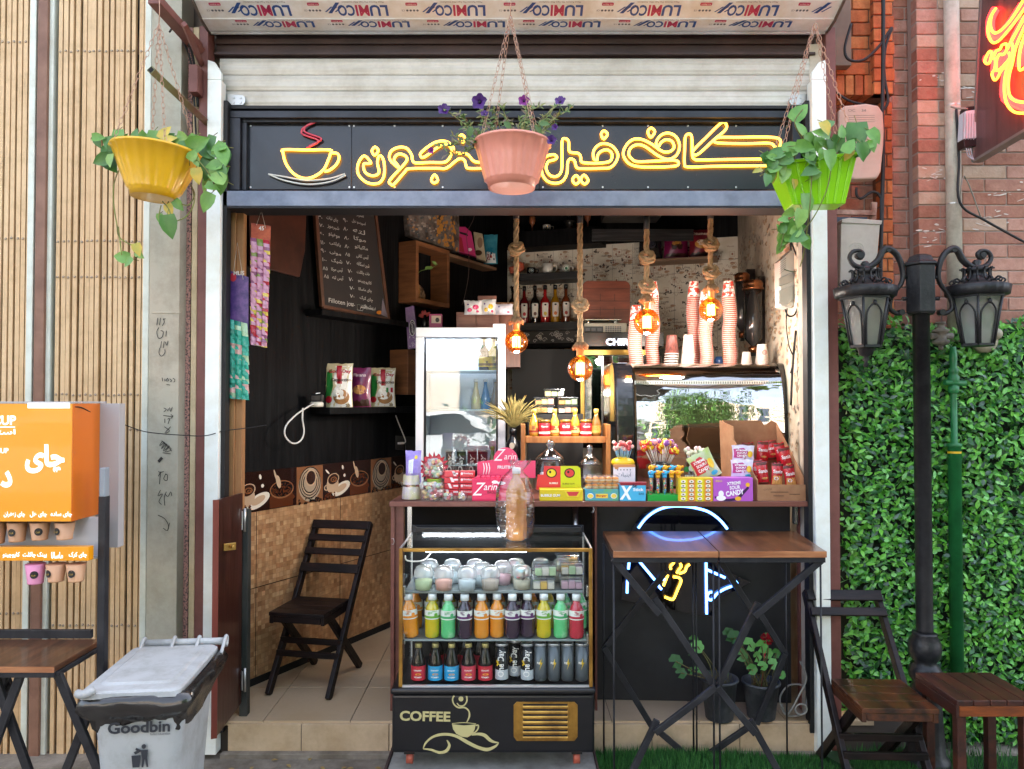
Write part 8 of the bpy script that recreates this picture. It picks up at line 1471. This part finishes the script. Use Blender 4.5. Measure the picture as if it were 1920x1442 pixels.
pothos(t,-.47,[(208,268,44,150,0),(230,264,34,60,0),(254,252,24,80,0),(288,262,36,-95,1),(310,248,32,60,3),(318,262,30,20,3),(342,262,30,80,1),(350,275,32,0,0),(372,268,44,25,1),(190,300,36,200,0),(207,308,42,-50,0),(330,275,30,200,0),(390,288,34,-40,0),(408,280,32,80,1),(418,292,40,-70,1),(400,310,36,180,1),(388,318,44,-100,0),(414,345,42,-95,1),(405,325,30,-60,2),(388,380,40,-115,1),(370,330,32,-80,3),(398,350,26,-20,1),(318,425,46,-80,0),(318,394,26,-70,3),(335,385,26,-50,1),(300,410,20,-90,1),(228,482,34,170,1),(258,468,26,-70,3),(240,492,24,-140,1),(262,478,22,-40,2),(282,270,22,120,0),(362,290,26,60,2)],[[(222,320,-.02),(214,345,0),(213,380,0),(219,420,0),(224,445,0),(250,462,0),(262,472,0)],[(222,425,0),(226,460,0),(228,478,0)],[(355,285,0),(380,310,-.05),(400,340,-.03),(400,358,0)],[(360,350,.05),(364,380,0),(350,405,0),(330,415,0)],[(305,378,0),(318,395,-.02),(320,420,0)],[(330,378,.04),(352,385,0),(365,365,.02),(356,345,.03)],[(302,385,0),(298,405,0),(300,415,0)]],ex=((300,262,50,7,12),(395,310,16,26,10),(212,285,14,14,5)))
t,c,R1,H=fluted('salmon pink fluted hanging pot with purple petunias in the middle',959,268,354,70,44,-.42,M('pot_pink',C('E0907C'),rough=.35,coat=.3,dirt=.15),957,30,rad(1));sb,lb,fb=MB(),MB(),MB();PY=-.42;m_pl=[M('pet%d'%i,C(h),rough=.6)for i,h in enumerate(('6A7A40','8A8A50','4A6A34','7A6A58'))]
tips=[(835,205),(862,215),(897,192),(905,215),(870,240),(880,262),(845,275),(820,275),(850,255),(925,205),(940,200),(950,225),(985,195),(1012,200),(1048,195),(1060,210),(1075,200),(1040,230),(1020,245),(1000,240),(1035,262),(1030,215),(990,225),(915,240),(895,250),(868,290),(838,290)]
for i,(x,y)in enumerate(tips):
 e=P(x,y,PY+R.uniform(-.06,.06));o=c+V(((x-959)*.0008,R.uniform(-.04,.04),H*.95));q=cat([o,(o+e)/2+V((R.uniform(-.02,.02),0,R.uniform(-.01,.04))),e],7);sb.tube(q,.0018,5)
 for p in q[3:]:
  for _ in range(2):lb.m=R.choice((0,0,1,2,3));d=V((R.uniform(-1,1),R.uniform(-1,.3),R.uniform(-.5,1)));lb.leaf(p,d,(R.uniform(-.5,.5),-1,.5),R.uniform(.012,.03),R.uniform(.004,.012),.2)
for x,y in((945,228),(1010,232),(880,258),(1015,250),(903,262),(1022,262)):lb.m=2;lb.leaf(P(x,y,PY-.05),(R.uniform(-1,1),-.2,R.uniform(-1,.6)),(0,-1,.3),.04,.026)
for x,y,s_,k in((832,204,11,0),(898,190,14,0),(908,212,7,0),(982,188,10,1),(1050,188,10,0),(808,282,6,1),(1034,262,9,0),(1040,238,6,0)):
 e=P(x,y,PY-.07);r_=s_*(PY+3.2)/F;n=30;fb.m=k;nn=V((R.uniform(-.4,.4),-1,R.uniform(-.2,.5))).normalized();a_=nn.orthogonal().normalized();b_=nn.cross(a_);vs=[e-nn*r_*.8]
 for f in(.25,.6,1):vs+=[e-nn*r_*(.5-.5*f)+(a_*math.cos(i*math.tau/n)+b_*math.sin(i*math.tau/n))*r_*f*(1+.12*math.cos(i*math.tau/n*5))-nn*(.12*r_*math.cos(i*math.tau/n*10)if f==1 else 0)for i in range(n)]
 fb.add(vs,[(0,1+i,1+(i+1)%n)for i in range(n)]+[(1+j*n+i,1+(j+1)*n+i,1+(j+1)*n+(i+1)%n,1+j*n+(i+1)%n)for j in range(2)for i in range(n)],True);fb.m=2;fb.ball(e-nn*r_*.4,r_*.22,8)
sb.build('stems',M('pet_stem',C('8A8A58'),rough=.7),t);lb.build('leaves',m_pl,t);fb.build('petunia_flowers',[M('pet_purple',C('4A1470'),C('3A0E5A'),sc=30,rough=.5),M('pet_mag',C('7A1A78'),rough=.5),pm('14081E')],t)
Y=-.45;t=thing('hanging_pot','lime green rectangular hanging pot with pothos at the right','hanging pot',P(1535,385,Y));m_lime=M('pot_lime',C('86C808'),rough=.3,coat=.3,trans=.0);mb=MB();tp=[(1462,306),(1608,288)];bt=[(1487,384),(1585,382)]
A,B=P(*tp[0],Y-.05),P(*tp[1],Y-.05);Cc,D=P(*bt[0],Y-.03),P(*bt[1],Y-.03);dd=V((0,.13,.0));d2=V((0,.09,0))
mb.add([A,B,B+dd,A+dd,Cc,D,D+d2,Cc+d2],[(0,4,5,1),(1,5,6,2),(2,6,7,3),(3,7,4,0),(4,7,6,5)])
for i in range(7):f=(i+.5)/7;mb.beam(lerp(A,B,f)+V((0,-.002,0)),lerp(Cc,D,f)+V((0,-.002,0)),.008,.004)
for p,q in((A,B),(B,B+dd),(B+dd,A+dd),(A+dd,A)):mb.beam(p,q,.016,.012,(0,0,1))
mb.build('pot',m_lime,t,bev=.002);mb=MB();mb.add([A+V((.01,.01,-.02)),B+V((-.01,.01,-.02)),B+dd+V((-.01,-.01,-.02)),A+dd+V((.01,-.01,-.02))],[(0,1,2,3)]);mb.build('soil',m_dark,t);mb=MB();hk=P(1528,45,Y+.02)
for p in(A,B,B+dd,A+dd):chain(mb,hk,p+V((0,0,.005)))
mb.build('chain',m_ch,t)
pothos(t,Y-.06,[(1500,210,44,50,1),(1487,278,50,35,1),(1452,290,36,200,0),(1510,275,36,-10,1),(1540,250,34,160,1),(1555,232,28,30,0),(1548,240,30,-70,3),(1605,258,60,-95,0),(1640,256,34,-60,1),(1570,270,36,-100,0),(1556,300,40,-80,1),(1518,322,36,200,0),(1530,328,26,30,2),(1455,312,34,20,1),(1490,345,20,-90,3),(1438,300,30,-60,0),(1448,330,30,-80,3),(1438,338,26,-100,0),(1420,320,20,200,3),(1617,285,36,-80,0),(1578,245,26,80,1),(1500,240,30,120,1),(1512,385,46,-80,1),(1500,410,38,-100,2),(1478,400,26,-160,2),(1468,412,22,180,1),(1494,430,30,60,2),(1468,452,34,-100,2),(1462,428,20,120,1),(1512,455,30,-60,1),(1480,442,28,30,1),(1462,465,26,-110,2),(1530,268,30,90,0),(1590,290,26,-120,3),(1470,300,34,200,0)],[[(1505,262,0),(1490,230,0),(1505,205,0)],[(1560,300,-.02),(1552,350,-.02),(1530,400,0),(1500,440,0),(1470,460,0)],[(1470,310,0),(1445,320,0),(1425,330,0)],[(1522,330,-.03),(1519,380,-.03),(1512,440,.02),(1506,480,.05),(1500,500,.05)],[(1500,400,0),(1475,425,0),(1462,470,0)]],ex=((1545,275,40,12,12),(1462,310,18,14,8),(1492,425,16,20,9),(1590,275,18,12,5)))
mb=MB();mb.box(-25,-24,-.1,25,-23.5,7.5);mb.m=1
for i in range(12):
 for j in range(2):x=-22+i*4;mb.box(x,-23.49,1+j*3.2,x+1.8,-23.42,3+j*3.2)
mb.build('facing_building',[M('tan_facade',C('CDBBA6'),C('B5A490'),sc=1,rough=.9),pm('3A4450',.2)],label='tan building on the far side of the street',category='building')
def car(x,y,col,label):
 t=thing('parked_car',label,'car',(x,y,-.12),'cars parked along the street');prf=[(-2.1,.3),(-2.1,.75),(-1.9,.85),(-1.1,.95),(-.6,1.38),(.7,1.42),(1.4,1.0),(2.0,.92),(2.1,.6),(2.1,.3)];mb=MB();mb.prism([V((x+a,y-.8,b-.12))for a,b in prf],V((0,1.6,0)));mb.build('body',col,t,bev=.06,seg=3);mb=MB()
 mb.prism([V((x+a,y+.803,b-.12))for a,b in((-.95,.97),(-.52,1.3),(.62,1.34),(1.15,1.0))],V((0,.004,0)));mb.build('windows',pm('101418',.1),t);mb=MB()
 for a in(-1.35,1.3):mb.tube([V((x+a,y+.6,.2)),V((x+a,y+.83,.2))],.32,20)
 mb.build('wheels',m_blk,t)
for i,(x,cl,l)in enumerate(((-6.3,'C8CCD0','silver parked car across the street, left'),(-1.6,'E0E2E4','white parked car across the street, middle'),(3.2,'8A929A','grey parked car across the street, right'))):car(x,-9.5,pm(cl,.15,coat=.8),l)
def tree(x,y,h,label,vs=.85,n=42):
 t=thing('street_tree',label,'tree',(x,y,-.12),'street trees behind the camera');mb=MB();mb.tube(cat([V((x,y,-.12)),V((x+.1,y,1.6)),V((x,y+.1,h*.6))],5),.14,10);mb.build('trunk',M('bark',C('5A4A3A'),C('3A2E24'),sc=8,rough=.9),t);mb=MB()
 for i in range(n):
  cc=V((x+R.gauss(0,1.3),y+R.gauss(0,.8),max(.5,h*.72+R.gauss(0,vs))))
  for j in range(60):p=cc+V((R.gauss(0,.34),R.gauss(0,.34),R.gauss(0,.28)));mb.m=R.randrange(3);a=V((R.uniform(-1,1),R.uniform(-1,1),R.uniform(-1,1))).normalized();b=a.orthogonal().normalized();s_=R.uniform(.06,.12);mb.add([p-a*s_,p+b*s_*.5,p+a*s_,p-b*s_*.5],[(0,1,2,3)])
 mb.build('crown',[M('tl%d'%i,C(h_),rough=.6)for i,h_ in enumerate(('3A6A28','6A9A40','2A5020'))],t)
for x,y,h,l in((5.0,-9.8,5.6,'leafy street tree right of the middle one'),(-5.5,-10,5.2,'leafy street tree at the left across the street')):tree(x,y,h,l)
tree(3.6,-8.2,3.6,'bushy low tree behind the camera on the right',1.4,90);tree(2.0,-8.6,3.8,'bushy tree behind the camera straight ahead of the case',1.4,80);tree(4.4,-7.4,3.2,'low bushy tree by the kerb behind the camera',1.2,70);tree(5.8,-8.0,4,'bushy tree behind the camera far right',1.5,80)  # unseen low trees added to fill the pastry case glass with green reflection
